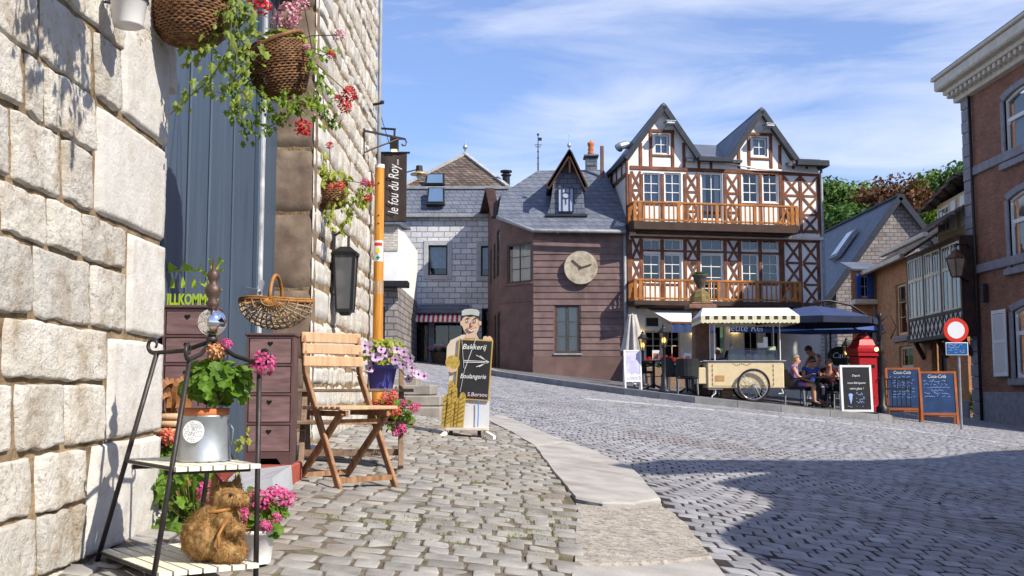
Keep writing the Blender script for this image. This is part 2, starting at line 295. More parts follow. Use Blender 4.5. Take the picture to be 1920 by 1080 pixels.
M = dict(
    rubble=masonry('rubble stone', (.52, .475, .41), (.73, .705, .665), (.34, .235, .13), (.20, .165, .13), .2), quoin=masonry('dressed stone', (.50, .475, .445), (.64, .625, .61), (.40, .32, .235), (.30, .27, .24), .1, .55),
    jamb=mat('brown jamb stone', (.17, .12, .09), .85, .3, 6, .5, 45, c2=(.26, .19, .14), island=.15, stain=((.34, .27, .2), 3, .4)),
    ivory=mat('ivory window paint', (.74, .66, .52), .6, .06), mortar=mat('sandy mortar', (.17, .105, .055), .95, .5, 9, .9, 50, c2=(.34, .25, .15), bd=.012),
    door=mat('blue door paint', (.045, .068, .105), .5, .12, 2, .15, 3, c2=(.062, .092, .138), stretch=(6, 6, .5), spec=.4),
    doorline=mat('dark door groove', (.012, .02, .04), .6, .2), peel=mat('peeling pale paint', (.42, .45, .5), .7, .5, 9, .4, 30, c2=(.6, .6, .62)),
    iron=mat('wrought iron', (.05, .043, .043), .5, .3, 20, .2, 60, metal=.6), black=mat('black metal', (.015, .015, .017), .45, .3),
    zinc=mat('galvanised zinc', (.38, .41, .44), .42, .3, 7, .15, 12, metal=.75, c2=(.60, .63, .66)), chrome=mat('mirror ball', (.80, .80, .82), .07, .08, 5, .05, 6, metal=1),
    terracotta=mat('terracotta', (.46, .14, .05), .8, .2), leaf=mat('geranium leaf', (.095, .20, .02), .5, .35, 30, .3, 40, c2=(.19, .34, .035), island=.35, trans=.35, spec=.25),
    ivy=mat('ivy leaf', (.17, .26, .03), .5, .35, 40, .2, 40, c2=(.38, .45, .11), island=.35, trans=.4, spec=.25), dleaf=mat('dark leaf', (.035, .085, .02), .5, .35, 30, .2, 40, island=.4, trans=.25),
    yleaf=mat('yellow green leaf', (.32, .40, .045), .5, .3, 30, .2, 40, c2=(.52, .54, .10), island=.3, trans=.4), stem=mat('plant stem', (.12, .12, .03), .7, .3),
    pink=mat('pink petal', (.72, .06, .26), .6, .25, 40, .1, c2=(.85, .16, .42), island=.25, trans=.25), lpink=mat('light pink petal', (.75, .28, .42), .6, .2, 40, .1, c2=(.85, .5, .62), island=.2, trans=.25),
    red=mat('red petal', (.62, .02, .02), .6, .3, 40, .1, c2=(.80, .045, .04), island=.3, trans=.2), coral=mat('coral petal', (.80, .16, .11), .6, .2, 40, .1, island=.3, trans=.2),
    orange=mat('faded orange petal', (.62, .28, .12), .6, .3, 40, .1, island=.3), petunia=mat('petunia petal', (.62, .36, .66), .6, .2, 30, .1, c2=(.82, .66, .84), island=.2, trans=.2), petunia_eye=mat('petunia throat', (.16, .01, .16), .7, .2),
    wicker=mat('dark wicker', (.12, .052, .022), .6, .4, 25, .4, 60, c2=(.27, .13, .055), island=.35), wicker2=mat('light wicker', (.30, .19, .10), .65, .3, 25, .4, 60, c2=(.50, .37, .24), island=.3), withy=mat('golden withy', (.34, .15, .04), .6, .3, 25, .3, 60),
    pale=mat('pale slat paint', (.66, .63, .52), .6, .15, 8, .15, 30), drawer=mat('mauve drawer wood', (.15, .085, .085), .6, .3, 2, .2, 4, c2=(.23, .14, .14), stretch=(3, 3, 18)), drawerd=mat('drawer carcass wood', (.10, .055, .055), .6, .25), void=mat('dark hollow', (.004, .004, .005), .9, .1),
    green=mat('lime green metal', (.34, .46, .03), .5, .12), straw=mat('coir straw', (.23, .125, .05), .8, .45, 30, .6, 120, c2=(.42, .26, .10), stretch=(1, 1, .5)), teak=mat('teak wood', (.24, .115, .055), .6, .3, 2, .25, 3, c2=(.38, .21, .11), stretch=(20, 20, 3)),
    teakpale=mat('sunbleached teak', (.50, .32, .19), .6, .2, 2, .2, 3, stretch=(20, 20, 3)), oldwood=mat('weathered plank', (.20, .13, .09), .75, .35, 2, .3, 3, stretch=(12, 4, 12)),
    whitep=mat('white pot glaze', (.72, .70, .68), .5, .06), bluepot=mat('violet blue pot', (.09, .09, .36), .35, .2), post=mat('orange wooden post', (.50, .20, .025), .5, .25, 3, .15, 5, c2=(.62, .29, .05), stretch=(12, 12, 1)),
    white=mat('white paint', (.76, .75, .73), .6, .05, 4, .08), cream=mat('cream plaster', (.62, .52, .38), .85, .08), plaster=mat('white plaster', (.74, .72, .70), .9, .07, 3, .25, 25, stain=((.6, .56, .5), 1.2, .3)),
    timber=mat('red brown timber', (.135, .045, .022), .65, .4, 3, .2, 5, c2=(.23, .088, .042)), timberd=mat('dark brown timber', (.045, .022, .015), .6, .35, 3, .2, 5), railing=mat('orange varnished rail', (.33, .115, .025), .45, .3, 3, .15, 5, c2=(.45, .18, .045)),
    clap=mat('plum clapboard', (.118, .058, .058), .7, .25, 2.5, .25, 8, c2=(.16, .085, .082)), clapd=mat('plum render', (.145, .090, .080), .85, .25, 2, .5, 18, stain=((.095, .058, .05), .8, .5)), slateflat=mat('slate edge', (.022, .027, .04), .6, .3), lead=mat('zinc gutter', (.24, .25, .27), .5, .25),
    slate=brick('blue slate roof', (.135, .155, .205), (.19, .205, .25), (.06, .066, .09), .28, .16, .012, .5, .6, .3), tile=brick('old mottled tile', (.30, .235, .20), (.13, .09, .07), (.06, .045, .035), .22, .11, .02, .9, .9, .55, 2.2),
    greystone=brick('grey stone blocks', (.72, .72, .74), (.55, .555, .58), (.30, .30, .315), .40, .20, .016, .9, .9, .25, .9), darkstone=brick('brown rubble blocks', (.40, .36, .35), (.27, .235, .225), (.15, .135, .13), .38, .19, .02, .9, .8, .4),
    redbrick=brick('dark red brick', (.37, .155, .09), (.265, .10, .06), (.26, .20, .16), .21, .068, .010, .85, .4, .3), orbrick=brick('orange brick', (.74, .31, .115), (.52, .20, .08), (.42, .32, .23), .21, .068, .010, .85, .4, .25), palebrick=brick('whitewashed brick', (.62, .58, .52), (.52, .46, .40), (.42, .37, .32), .22, .075, .012, .9, .5, .2),
    bluestone=mat('blue stone trim', (.25, .245, .27), .8, .2, 5, .3, 40), cornice=mat('cream cornice paint', (.60, .55, .46), .7, .15), glass=glass('window glass'), room=mat('dark room', (.018, .016, .018), .9, .3, 2), curtain=mat('net curtain', (.68, .67, .64), .9, .1, 12, .3, 6, stretch=(8, 8, .3)), blind=mat('pale blue blind', (.36, .42, .52), .8, .1),
    board=mat('chalkboard', (.018, .019, .022), .75, .3, 6), bboard=mat('blue chalkboard', (.014, .045, .13), .6, .3, 4), chalk=mat('chalk', (.72, .72, .74), .9, .1), chalkb=mat('blue chalk', (.30, .42, .75), .9, .1), orangewood=mat('orange frame wood', (.40, .12, .035), .55, .3, 3, .15, 5),
    cartcream=mat('cream cart panel', (.67, .54, .33), .5, .07), navy=mat('navy canvas', (.032, .052, .13), .85, .15, 5, .1), navyd=mat('dark navy canvas', (.02, .025, .05), .85, .2), canvas=mat('white canvas', (.78, .79, .80), .85, .04), dstripe=mat('dark stripe canvas', (.055, .045, .035), .85, .1), redp=mat('red enamel', (.34, .008, .014), .4, .15), signred=mat('sign red', (.60, .035, .02), .45, .1), signblue=mat('sign blue', (.015, .09, .26), .45, .1), signwhite=mat('sign white', (.72, .72, .74), .45, .04),
    urnstone=mat('mossy stone', (.16, .12, .045), .9, .4, 8, .5, 40), pillar=mat('rust brown pillar', (.17, .09, .06), .75, .35, 4, .4, 20), chair=mat('dark rattan', (.02, .02, .022), .7, .4, 60, .4, 120), rubber=mat('tyre rubber', (.03, .016, .012), .7, .2), skin=mat('skin', (.50, .26, .17), .55, .1, 10, 0), hairb=mat('brown hair', (.07, .04, .022), .7, .3), hairg=mat('grey blond hair', (.26, .21, .16), .7, .3),
    bulb=emit('lamp bulb', (1, .72, .28), 2.2), lampglass=glass('lantern glass', (.85, .75, .5)), grass=mat('joint grass', (.24, .27, .05), .8, .4, 20, 0, island=.3, trans=.2),
    sett=mat('granite sett', (.275, .268, .292), .75, .2, 9, .5, 70, c2=(.385, .375, .395), island=.34, stain=((.225, .195, .19), .45, .6)), cobble=mat('pavement cobble', (.29, .272, .258), .85, .25, 8, .7, 60, c2=(.41, .385, .36), island=.32, stain=((.26, .20, .145), 1.6, .6)), slab=mat('concrete slab', (.345, .325, .31), .92, .18, 5, .7, 90, c2=(.41, .39, .37), stain=((.22, .19, .165), 2.2, .65)), rough=mat('rough exposed concrete', (.33, .295, .255), .95, .25, 14, 1.0, 45, c2=(.44, .40, .355), stain=((.12, .10, .09), 30, .8), bd=.014), joint=mat('sandy joint', (.085, .066, .048), .95, .4, 12, .7, 60, c2=(.20, .165, .125), stain=((.10, .10, .04), 2.5, .6)), jointd=mat('dark joint', (.030, .022, .020), .95, .4, 12, .7, 60),
    kerb=mat('kerb stone', (.24, .235, .24), .85, .2, 5, .4, 50, island=.15), terrace=mat('terrace paving', (.12, .115, .12), .85, .25, 5, .3, 30), palesett=mat('pale gutter stone', (.37, .36, .36), .85, .15, 8, .4, 50, island=.2), earth=mat('far ground', (.12, .115, .10), .95, .3, 2), hillm=mat('wooded hillside', (.035, .07, .02), .95, .5, .3, .5, 2), bark=mat('bark', (.07, .05, .035), .9, .4), treel=mat('tree leaf', (.13, .235, .03), .7, .35, .5, 0, c2=(.24, .33, .045), island=.45, trans=.3), treed=mat('dark tree leaf', (.075, .15, .028), .7, .3, .5, 0, island=.5, trans=.25), treec=mat('copper beech leaf', (.12, .05, .03), .7, .35, .5, 0, c2=(.19, .085, .035), island=.5, trans=.2),
)
# ================================================================ GROUND, STREET, PAVEMENT
def np_mesh(name, V, faces_by_k, m, smooth=False):
    """faces_by_k: list of int arrays (n,k)"""
    me = bpy.data.meshes.new(name); V = np.asarray(V, np.float32).reshape(-1, 3)
    me.vertices.add(len(V)); me.vertices.foreach_set('co', V.ravel())
    nl = sum(f.size for f in faces_by_k); npf = sum(len(f) for f in faces_by_k)
    me.loops.add(nl); me.loops.foreach_set('vertex_index', np.concatenate([f.ravel() for f in faces_by_k]).astype(np.int32))
    me.polygons.add(npf)
    tot = np.concatenate([np.full(len(f), f.shape[1], np.int32) for f in faces_by_k]); st = np.concatenate([[0], np.cumsum(tot)[:-1]]).astype(np.int32)
    me.polygons.foreach_set('loop_start', st)
    try: me.polygons.foreach_set('loop_total', tot)
    except Exception: pass
    if smooth: me.polygons.foreach_set('use_smooth', np.ones(npf, bool))
    me.update(calc_edges=True); me.validate(); me.materials.append(m)
    o = bpy.data.objects.new(name, me); C.objects.link(o); return o
def inpoly(P, poly):
    x, y = P[:, 0], P[:, 1]; ins = np.zeros(len(P), bool); n = len(poly)
    for i in range(n):
        x1, y1 = poly[i]; x2, y2 = poly[(i+1) % n]
        c = ((y1 > y) != (y2 > y)) & (x < (x2-x1)*(y-y1)/((y2-y1) + 1e-12) + x1); ins ^= c
    return ins
def npgz(x, y): return -.87 + .038*np.clip(y, -12, 60) - .10*np.clip(x, -6, 22)
def cobbles(name, Q, m, h0, h, base=0., tilt=.006, jit=.05, rnd=.62):
    N = len(Q)
    st = np.array([(-1, -rnd), (-rnd, -1), (rnd, -1), (1, -rnd), (1, rnd), (rnd, 1), (-rnd, 1), (-1, rnd)])
    w = np.stack([(1-st[:, 0])*(1-st[:, 1]), (1+st[:, 0])*(1-st[:, 1]), (1+st[:, 0])*(1+st[:, 1]), (1-st[:, 0])*(1+st[:, 1])], 1)/4
    ctr = Q.mean(1, keepdims=True); P = np.einsum('kc,ncd->nkd', w, Q)
    P = ctr + (P-ctr)*(1 + NR.normal(0, jit, (N, 8, 1)))
    tx = NR.normal(0, tilt, (N, 1)); ty = NR.normal(0, tilt, (N, 1)); dh = NR.normal(0, h*.13, (N, 1)); sz = np.linalg.norm(Q[:, 0]-Q[:, 2], axis=1)[:, None]
    V = np.zeros((N, 33, 3))
    for i, (sc, z) in enumerate(((1.02, h0), (1.0, h*.35), (.95, h*.88), (.84, h))):
        q = ctr + (P-ctr)*sc; d = (q-ctr)/sz[:, :, None]
        V[:, i*8:i*8+8, :2] = q; V[:, i*8:i*8+8, 2] = npgz(q[:, :, 0], q[:, :, 1]) + base + z + (dh + d[:, :, 0]*tx*4 + d[:, :, 1]*ty*4 if z > 0 else 0)
    V[:, 32, :2] = ctr[:, 0]; V[:, 32, 2] = npgz(ctr[:, 0, 0], ctr[:, 0, 1]) + base + h + dh[:, 0]
    j = np.arange(8); k = (j+1) % 8
    q = np.concatenate([np.stack([j, k, 8+k, 8+j], 1), np.stack([8+j, 8+k, 16+k, 16+j], 1), np.stack([16+j, 16+k, 24+k, 24+j], 1)]); t = np.stack([24+j, 24+k, np.full(8, 32)], 1)
    off = (np.arange(N)*33)[:, None, None]
    return struct(np_mesh(name, V, [(q[None]+off).reshape(-1, 4), (t[None]+off).reshape(-1, 3)], m, True))
gp = lambda u, v: tuple(gnd(u, v)[:2])
slabL = [gp(*p) for p in ((1040, 1250), (1072, 1080), (1081, 1000), (1078, 950), (1040, 894), (1003, 842), (955, 812), (905, 788))]
slabR = [gp(*p) for p in ((938, 780), (1045, 826), (1110, 850), (1185, 884), (1240, 942), (1290, 992), (1340, 1062), (1385, 1120), (1480, 1250))]
KERB = [(-1.0, 34.0), (-.75, 31.2), (-.45, 29.3), (1.2, 26.6), (2.6, 25.0), (4.1, 24.05), (6.0, 23.9), (8.3, 24.3), (8.75, 24.7), (9.2, 26.6), (9.6, 34.0)]
PAVE = [(-1.41, 2.0), (slabL[0][0], 2.0)] + slabL + [gp(835, 787), (-1.55, 12.9), (-2.6, 12.9), (-2.6, 11.05), (-1.41, 11.05)]
STREET = [(slabR[-1][0], 2.2)] + slabR[::-1] + [slabL[-1], gp(835, 787), (-1.6, 13.2), (-2.4, 17), (-4.6, 26), (-4.8, 37.6), (-.9, 37.6)] + KERB + [(10.2, 46), (15, 46), (15.0, 30), (21.9, 28), (21.9, 2.2)]
def sheet(name, poly, h, m):
    mb = MB(); mb.add([(x, y, gz(x, y) + h) for x, y in poly], [tuple(range(len(poly)))]); return struct(mb.build(name, m))
def ground():
    xs = [-700, -200, -60, -20, -6, 22, 40, 90, 250, 700]; ys = [-100, -40, -12, 20, 60, 120, 250, 700]; mb = MB()
    mb.add([(x, y, gz(x, y) - .06) for y in ys for x in xs], [(j*10+i, j*10+i+1, (j+1)*10+i+1, (j+1)*10+i) for j in range(7) for i in range(9)])
    struct(mb.build('ground', M['earth']))
    sheet('street_bed', STREET, .0062, M['jointd']); sheet('pavement_bed', PAVE, .0175, M['joint'])
    # street setts laid in waves
    Q = []; p = .148; w0 = .126
    nx, ny = int(24/w0), int(36/p)
    I, J = np.meshgrid(np.arange(nx), np.arange(ny)); I = I.ravel(); J = J.ravel()
    def wv(x, y): return .11*np.cos(2*pi*(x+.15*y)/1.7)+.05*np.sin(x*1.7+y*.9)-.08*x
    xo = -5 + I*w0 + (J % 2)*w0*.5; g = .0058
    rj = NR.normal(0, .008, (len(I), 4, 2)); cs = []
    for (a, b) in ((0, 0), (1, 0), (1, 1), (0, 1)):
        x = xo + a*w0 + (g if a == 0 else -g); y = 2.2 + J*p + b*p + (1.3*g if b == 0 else -1.3*g)
        cs.append(np.stack([x + .06*np.sin(y*2.1), y + wv(x, y)], 1))
    Q = np.stack(cs, 1) + rj*.6
    c = Q.mean(1); k = inpoly(c, STREET) & (c[:, 0] < .62*c[:, 1] + 1.2) & (c[:, 0] > -.25*c[:, 1] - 1); cobbles('street', Q[k], M['sett'], -.03, .010, tilt=.0008, jit=.014, rnd=.90)
    # pavement cobbles
    qs = []; y = 2.3; r = 0
    while y < 12.9:
        d = R.uniform(.115, .155); x = -2.6 + R.uniform(0, .1)
        while x < 1.4:
            w = R.uniform(.09, .165); gg = .0065
            sk = lambda xx: .025*sin(xx*2 + r*.06) - .03*xx
            qs.append([(x+gg, y+gg+sk(x)), (x+w-gg, y+gg+sk(x+w)), (x+w-gg, y+d-gg+sk(x+w)), (x+gg, y+d-gg+sk(x))]); x += w
        y += d; r += 1
    Q = np.array(qs) + NR.normal(0, .0035, (len(qs), 4, 2)); c = Q.mean(1); k = inpoly(c, PAVE); cobbles('pavement', Q[k], M['cobble'], -.02, .014, .008, tilt=.0018, jit=.016, rnd=.86)
    # grass in joints
    gv = []; gf = []
    for _ in range(700):
        cl = R.choice([(.0, 4.85), (.1, 5.0), (-.45, 5.1), (.2, 5.3), (-.2, 4.7), (-.3, 5.8), (.15, 6.2), (-.25, 7.2), (.3, 5.6), (-.6, 4.9), (-.1, 7.9), (.35, 4.5), (-.25, 6.6), (.45, 5.2), (-.5, 4.5)])
        x = cl[0] + R.gauss(0, .16); yy = cl[1] + R.gauss(0, .05)
        if not inpoly(np.array([(x+.03, yy)]), PAVE)[0]: continue
        for _k in range(7):
            a = R.uniform(0, 2*pi); q = R.uniform(.012, .03); xx = x + R.gauss(0, .012); y2 = yy + R.gauss(0, .010); z = gz(xx, y2) + .005; b = len(gv)
            gv += [(xx - .004*sin(a), y2 + .004*cos(a), z), (xx + .004*sin(a), y2 - .004*cos(a), z), (xx + cos(a)*q*.7, y2 + sin(a)*q*.7, z + q)]; gf.append((b, b+1, b+2))
    mb = MB(); mb.v = gv; mb.f = gf; mb.m = [0]*len(gf); props(mb.build('joint_grass', M['grass'], fix=False), 'tufts of yellow green grass in the pavement joints', 'grass', kind='stuff')
    # slabs along the pavement edge
    def slab(name, px, m, h, ns=.012):
        P = [gnd(*q) for q in px]; n = []
        for i in range(len(P)):
            a, b = P[i], P[(i+1) % len(P)]
            for k in range(8):
                q = a.lerp(b, k/8); n.append((q.x + noise.noise(q*9)*ns, q.y + noise.noise(q*9 + Vector((5, 3, 1)))*ns*2))
        cx = sum(q[0] for q in n)/len(n); cy = sum(q[1] for q in n)/len(n); K = len(n); vs = []
        for sc, z in ((1, -.08), (1, h-.012), (.985, h)):
            vs += [(cx+(x-cx)*sc, cy+(y-cy)*sc, gz(x, y)+z) for x, y in n]
        mb = MB(); mb.add(vs, [(r*K+i, r*K+(i+1) % K, (r+1)*K+(i+1) % K, (r+1)*K+i) for r in (0, 1) for i in range(K)] + [tuple(range(2*K, 3*K))])
        struct(mb.build(name, m))
    slab('kerb_slab', ((905, 788), (938, 780), (1045, 826), (1062, 832), (1003, 841), (955, 812)), M['slab'], .028)
    slab('kerb_slab', ((1003, 843), (1066, 834), (1110, 850), (1185, 884), (1240, 944), (1187, 953), (1130, 953), (1078, 942), (1040, 894)), M['slab'], .034)
    slab('kerb_slab', ((1081, 950), (1130, 957), (1187, 957), (1238, 949), (1290, 992), (1334, 1052), (1200, 1066), (1076, 1066)), M['rough'], .02, .02)
    slab('kerb_slab', ((1074, 1072), (1200, 1071), (1338, 1058), (1385, 1120), (1480, 1250), (1040, 1250)), M['slab'], .022)
    # pale gutter strip across the square and along the kerb foot
    line = [gp(*q) for q in ((1090, 748), (1300, 766), (1500, 786), (1700, 808), (1920, 838), (2150, 872))]; qs = []
    for wd, (ln, dy) in ((.15, (line, 0)),):
        for (a, b) in zip(ln, ln[1:]):
            a = Vector(a); b = Vector(b); L = (b-a).length; n = int(L/.42); d = (b-a).normalized(); nn = Vector((-d.y, d.x))
            for i in range(n):
                p = a + d*(i*L/n); q = a + d*((i+1)*L/n - .015); qs.append([tuple(p-nn*wd), tuple(q-nn*wd), tuple(q+nn*wd), tuple(p+nn*wd)])
    cobbles('gutter', np.array(qs), M['palesett'], -.03, .014, .010, jit=.01, tilt=.001, rnd=.85)
    # terrace with its kerb
    TER = KERB + [(9.6, 44), (-1.0, 44)]
    sheet('terrace', TER, .128, M['terrace'])
    mb = MB()
    for a, b in zip(KERB, KERB[1:]):
        a = Vector((a[0], a[1], 0)); b = Vector((b[0], b[1], 0)); L = (b-a).length; n = max(1, round(L/1.1))
        for i in range(n):
            p = a.lerp(b, i/n); q = a.lerp(b, (i+1)/n); d = (q-p).normalized(); q = q - d*.012; nn = Vector((-d.y, d.x, 0))*.26
            V = []
            for z in (-.1, .155):
                for w in (p, q, q+nn, p+nn): V.append((w.x, w.y, gz(w.x, w.y) + z))
            mb.add(V, [(0, 1, 2, 3), (4, 5, 6, 7), (0, 1, 5, 4), (1, 2, 6, 5), (2, 3, 7, 6), (3, 0, 4, 7)])
    struct(mb.build('kerb', M['kerb']))
ground()
# ================================================================ STONE HOUSE ON THE LEFT
XW = -1.42
def rock(mb, q, X, nx, nz, bulge=.03, amp=.012, sd=0, rc=.035, plane='x', drop=.02):
    """q: TL,TR,BR,BL as (Y,z) (or (X,z) on a wall facing -y)"""
    q = [Vector(p) for p in q]; b0 = len(mb.v); vs = []
    for j in range(nz+1):
        for i in range(nx+1):
            a = -1 + 2*i/nx; b = -1 + 2*j/nz
            a2 = a*(1 - rc*b**6); b2 = b*(1 - rc*a**6); s = (a2+1)/2; t = (b2+1)/2
            p = (q[0]*(1-s) + q[1]*s)*(1-t) + (q[3]*(1-s) + q[2]*s)*t
            e = max(abs(a), abs(b)); pr = bulge*(1 - (.8*e**40) - .2*e**5) - (drop if e > .999 else 0)
            w = Vector((p.x*5.5, p.y*5.5, sd*3.7)); h = pr + amp*(.8*noise.noise(w) + .6*noise.noise(w*3.1) + .45*noise.noise(w*8) + .3*noise.noise(w*19))*(1 if e < .999 else .3)
            p2 = p + Vector((noise.noise(w*2.3 + Vector((9, 0, 0))), noise.noise(w*2.3 + Vector((0, 9, 0)))))*amp*1.5
            vs.append((X + h, p2.x, p2.y) if plane == 'x' else (p2.x, X - h, p2.y))
    fs = [(j*(nx+1)+i, j*(nx+1)+i+1, (j+1)*(nx+1)+i+1, (j+1)*(nx+1)+i) for j in range(nz) for i in range(nx)]
    mb.add(vs, fs)
def left_house():
    T = thing('stone_house', 'rough pale limestone house with blue barn door filling the left edge', 'house', (XW, 4.3, gz(XW, 4.3)))
    px = lambda pts: [(atx(u, v, XW).y, atx(u, v, XW).z) for u, v in pts]
    Ln = lambda y0: (lambda u: y0 + (726-y0)*u/960)
    L = [Ln(y) for y in (-420, -250, -98, 61, 188, 332, 437, 590, 714, 858, 985, 1112, 1240)]
    course = [[(-160, 60), (64, 190), (194, 330)], [(-160, -10), (-6, 110), (114, 240), (244, 330)],
        [(-140, 72), (76, 172), (177, 225)], [(-140, 42), (47, 80), (84, 109), (113, 176)], [(-140, 16), (21, 111), (116, 172)], [(-140, -6), (0, 85), (90, 150), (154, 235)],
        [(-140, -46), (-40, 58), (63, 168), (171, 233)], [(-140, -2), (5, 199)], [(-140, 23), (29, 114), (120, 195)], [(-140, 59), (65, 160)], [(-140, 67), (72, 133), (138, 158)], [(-140, 60), (66, 130)]]
    mb = MB(); sd = 0
    for k, row in enumerate(course):
        for (u0, u1) in row:
            g = 2.2; sd += 1; j = lambda s: R.uniform(-s, s)
            gx = 1.3
            q = [(u0+gx, L[k](u0)+g+j(3.5)), (u1-gx, L[k](u1)+g+j(3.5)), (u1-gx+j(3.5), L[k+1](u1)-g+j(3.5)), (u0+gx+j(3.5), L[k+1](u0)-g+j(3.5))]
            rock(mb, px(q), XW, 34, 28, R.uniform(.006, .016), .0065, sd)
    mb.build('rubble_wall', M['rubble'], T, True, True, fix=False)
    Q = [[(228, 42), (316, 97), (314, 281), (227, 213)], [(181, 192), (314, 286), (308, 455), (176, 398)], [(241, 434), (308, 460), (306, 637), (237, 626)], [(203, 631), (306, 641), (302, 808), (199, 829)],
         [(172, 834), (302, 813), (297, 997), (150, 1052)], [(144, 1064), (297, 1002), (293, 1130), (120, 1210)], [(196, -150), (316, -60), (316, 90), (228, 36)]]
    mb = MB()
    for i, q in enumerate(Q): rock(mb, px(q), XW, 22, 30, .012, .003, 50+i, .015)
    # jamb return of the near side
    mb.build('quoin', M['quoin'], T, True, True, fix=False)
    y1 = atx(316, 100, XW).y; mb = MB(); mb.box(-2.6, 1.2, -1.2, XW-.007, y1-.02, 3.4); mb.box(-2.6, y1-.02, 3.0, XW-.03, 11.0, 6.0)
    mb.build('wall_core', M['mortar'], T, True)
    # far part of the front: y 7.75 .. 11
    ya, yb = atx(588, 600, XW).y, 11.0
    mb = MB(); mb.box(-2.6, ya+.02, -1.2, XW-.006, yb, 6.0); mb.build('wall_core', M['mortar'], T, True)
    mb = MB(); z = -.75; r = 0; qm = MB()
    while z < 5.2:
        hh = R.uniform(.11, .27); y = ya + (.62 if r % 2 else .42)
        rock(qm, [(ya+.0, z+hh-.008), (y-.01, z+hh-.008), (y-.01, z+.006), (ya, z+.006)], XW, 8, 6, .012, .004, 90+r, .03)
        while y < yb - .02:
            w = R.uniform(.18, .48); w = min(w, yb-y)
            if yb - y - w < .12: w = yb - y
            rock(mb, [(y+.004+R.uniform(-.02, .02), z+hh-.003+R.uniform(-.03, .02)), (y+w-.003+R.uniform(-.02, .02), z+hh-.003+R.uniform(-.03, .02)), (y+w-.003, z+.003+R.uniform(-.02, .02)), (y+.003, z+.003+R.uniform(-.02, .02))], XW, 10, 7, R.uniform(.001, .011), .010, 120+r*9+int(y*7), drop=.014); y += w
        z += hh; r += 1
    mb.build('rubble_wall', M['rubble'], T, True, True, fix=False); qm.build('quoin', M['quoin'], T, True, True, fix=False)
    # far jamb facing the camera
    mb = MB(); z = -.8; r = 0
    while z < 3.2:
        hh = R.uniform(.42, .62); rock(mb, [(-1.95, z+hh-.006), (XW+.004, z+hh-.006), (XW+.004, z+.006), (-1.95, z+.006)], ya+.004, 10, 12, .006, .005, 300+r, .01, 'y'); z += hh; r += 1
    mb.build('door_jamb', M['jamb'], T, True, True, fix=False)
    # barn door
    XD = -1.72; D = MB(); G = MB(); edges = [4.4, 4.8, 5.2, 5.59, 5.98, 6.49, 7.05]
    for a, b in zip(edges, edges[1:]): D.box(XD-.05, a+.022, -.62, XD, b-.022, 3.2, .008); G.box(XD-.04, b-.022, -.62, XD-.022, b+.022, 3.2); G.box(XD-.03, b-.006, -.62, XD-.004, b+.006, 3.2)
    D.box(XD-.05, 7.16, -.62, XD+.012, ya+.3, 3.2, .01); D.box(XD-.04, 7.055, -.62, XD+.03, 7.08, 3.2, .01)
    G.box(XD-.05, 7.07, -.62, XD-.02, 7.17, 3.2)
    d = D.build('barn_door', M['door'], T, True); G.build('groove', M['doorline'], d)
    p_ = MB(); p_.box(XD-.02, 7.085, -.62, XD+.045, 7.135, 3.2, .006); p_.build('peeling_edge', M['peel'], d)
    d.children[0].location = d.children[1].location = (0, 0, 0)
    Mi = MAT[T.name].inverted()
    for c in d.children:
        c.data.transform(Mi)
    h = MB(); h.bar((XD+.0, 6.86, .62), (XD+.10, 6.80, .60), .03, .05); h.bar((XD+.1, 6.80, .6), (XD+.1, 6.88, .68), .03, .03); hb = h.build('door_latch', M['zinc'], d); hb.data.transform(Mi)
    s = MB(); s.box(-1.72, y1, -.9, XW+.02, ya, -.50, .015); s.build('threshold', M['quoin'], T, True)
    s = MB(); s.box(-1.72, 5.62, -.9, -1.165, 6.0, -.41, .01); s.build('doorstep', mat('red step paint', (.30, .07, .05), .7, .3), T, True)
    g = MB(); g.add([(-1.47, 5.2, -.9), (-1.12, 5.22, -.9), (-1.10, 5.60, -.9), (-1.45, 5.6, -.9), (-1.43, 5.24, -.50), (-1.17, 5.27, -.44), (-1.14, 5.57, -.40), (-1.42, 5.57, -.43)], [(4, 5, 6, 7), (0, 1, 5, 4), (1, 2, 6, 5), (2, 3, 7, 6), (3, 0, 4, 7)])
    g2 = MB(); g2.box(-1.72, 7.3, -.9, -1.36, 7.66, -.40, .02); g2.build('plinth_stone', M['quoin'], T, True)
    g.build('guard_stone', mat('pale blue stone', (.36, .37, .40), .85, .15, 5, .5, 40), T, True)
    g = MB(); g.tube([(XW+.03, 10.97, -.5), (XW+.03, 10.97, 5.8)], .02, 8); g.build('downpipe', M['lead'], T, True, True)
    # roof and eave out of frame
    g = MB(); g.box(-2.6, 1.2, 6.0, XW+.35, 11.1, 6.12); g.build('eave', M['timberd'], T, True)
left_house()
# ================================================================ BUILDING HELPERS
def wall_holes(mb, x0, z0, x1, z1, holes, y=0., rev=.14):
    xs = sorted({x0, x1, *[min(max(h[i], x0), x1) for h in holes for i in (0, 2)]}); zs = sorted({z0, z1, *[min(max(h[i], z0), z1) for h in holes for i in (1, 3)]})
    for a, b in zip(xs, xs[1:]):
        for c, d in zip(zs, zs[1:]):
            mx, mz = (a+b)/2, (c+d)/2
            if any(h[0] < mx < h[2] and h[1] < mz < h[3] for h in holes): continue
            mb.add([(a, y, c), (b, y, c), (b, y, d), (a, y, d)], [(0, 1, 2, 3)])
    for h in holes:
        a, c, b, d = h
        mb.add([(a, y, c), (b, y, c), (b, y, d), (a, y, d), (a, y+rev, c), (b, y+rev, c), (b, y+rev, d), (a, y+rev, d)], [(0, 1, 5, 4), (1, 2, 6, 5), (2, 3, 7, 6), (3, 0, 4, 7)])
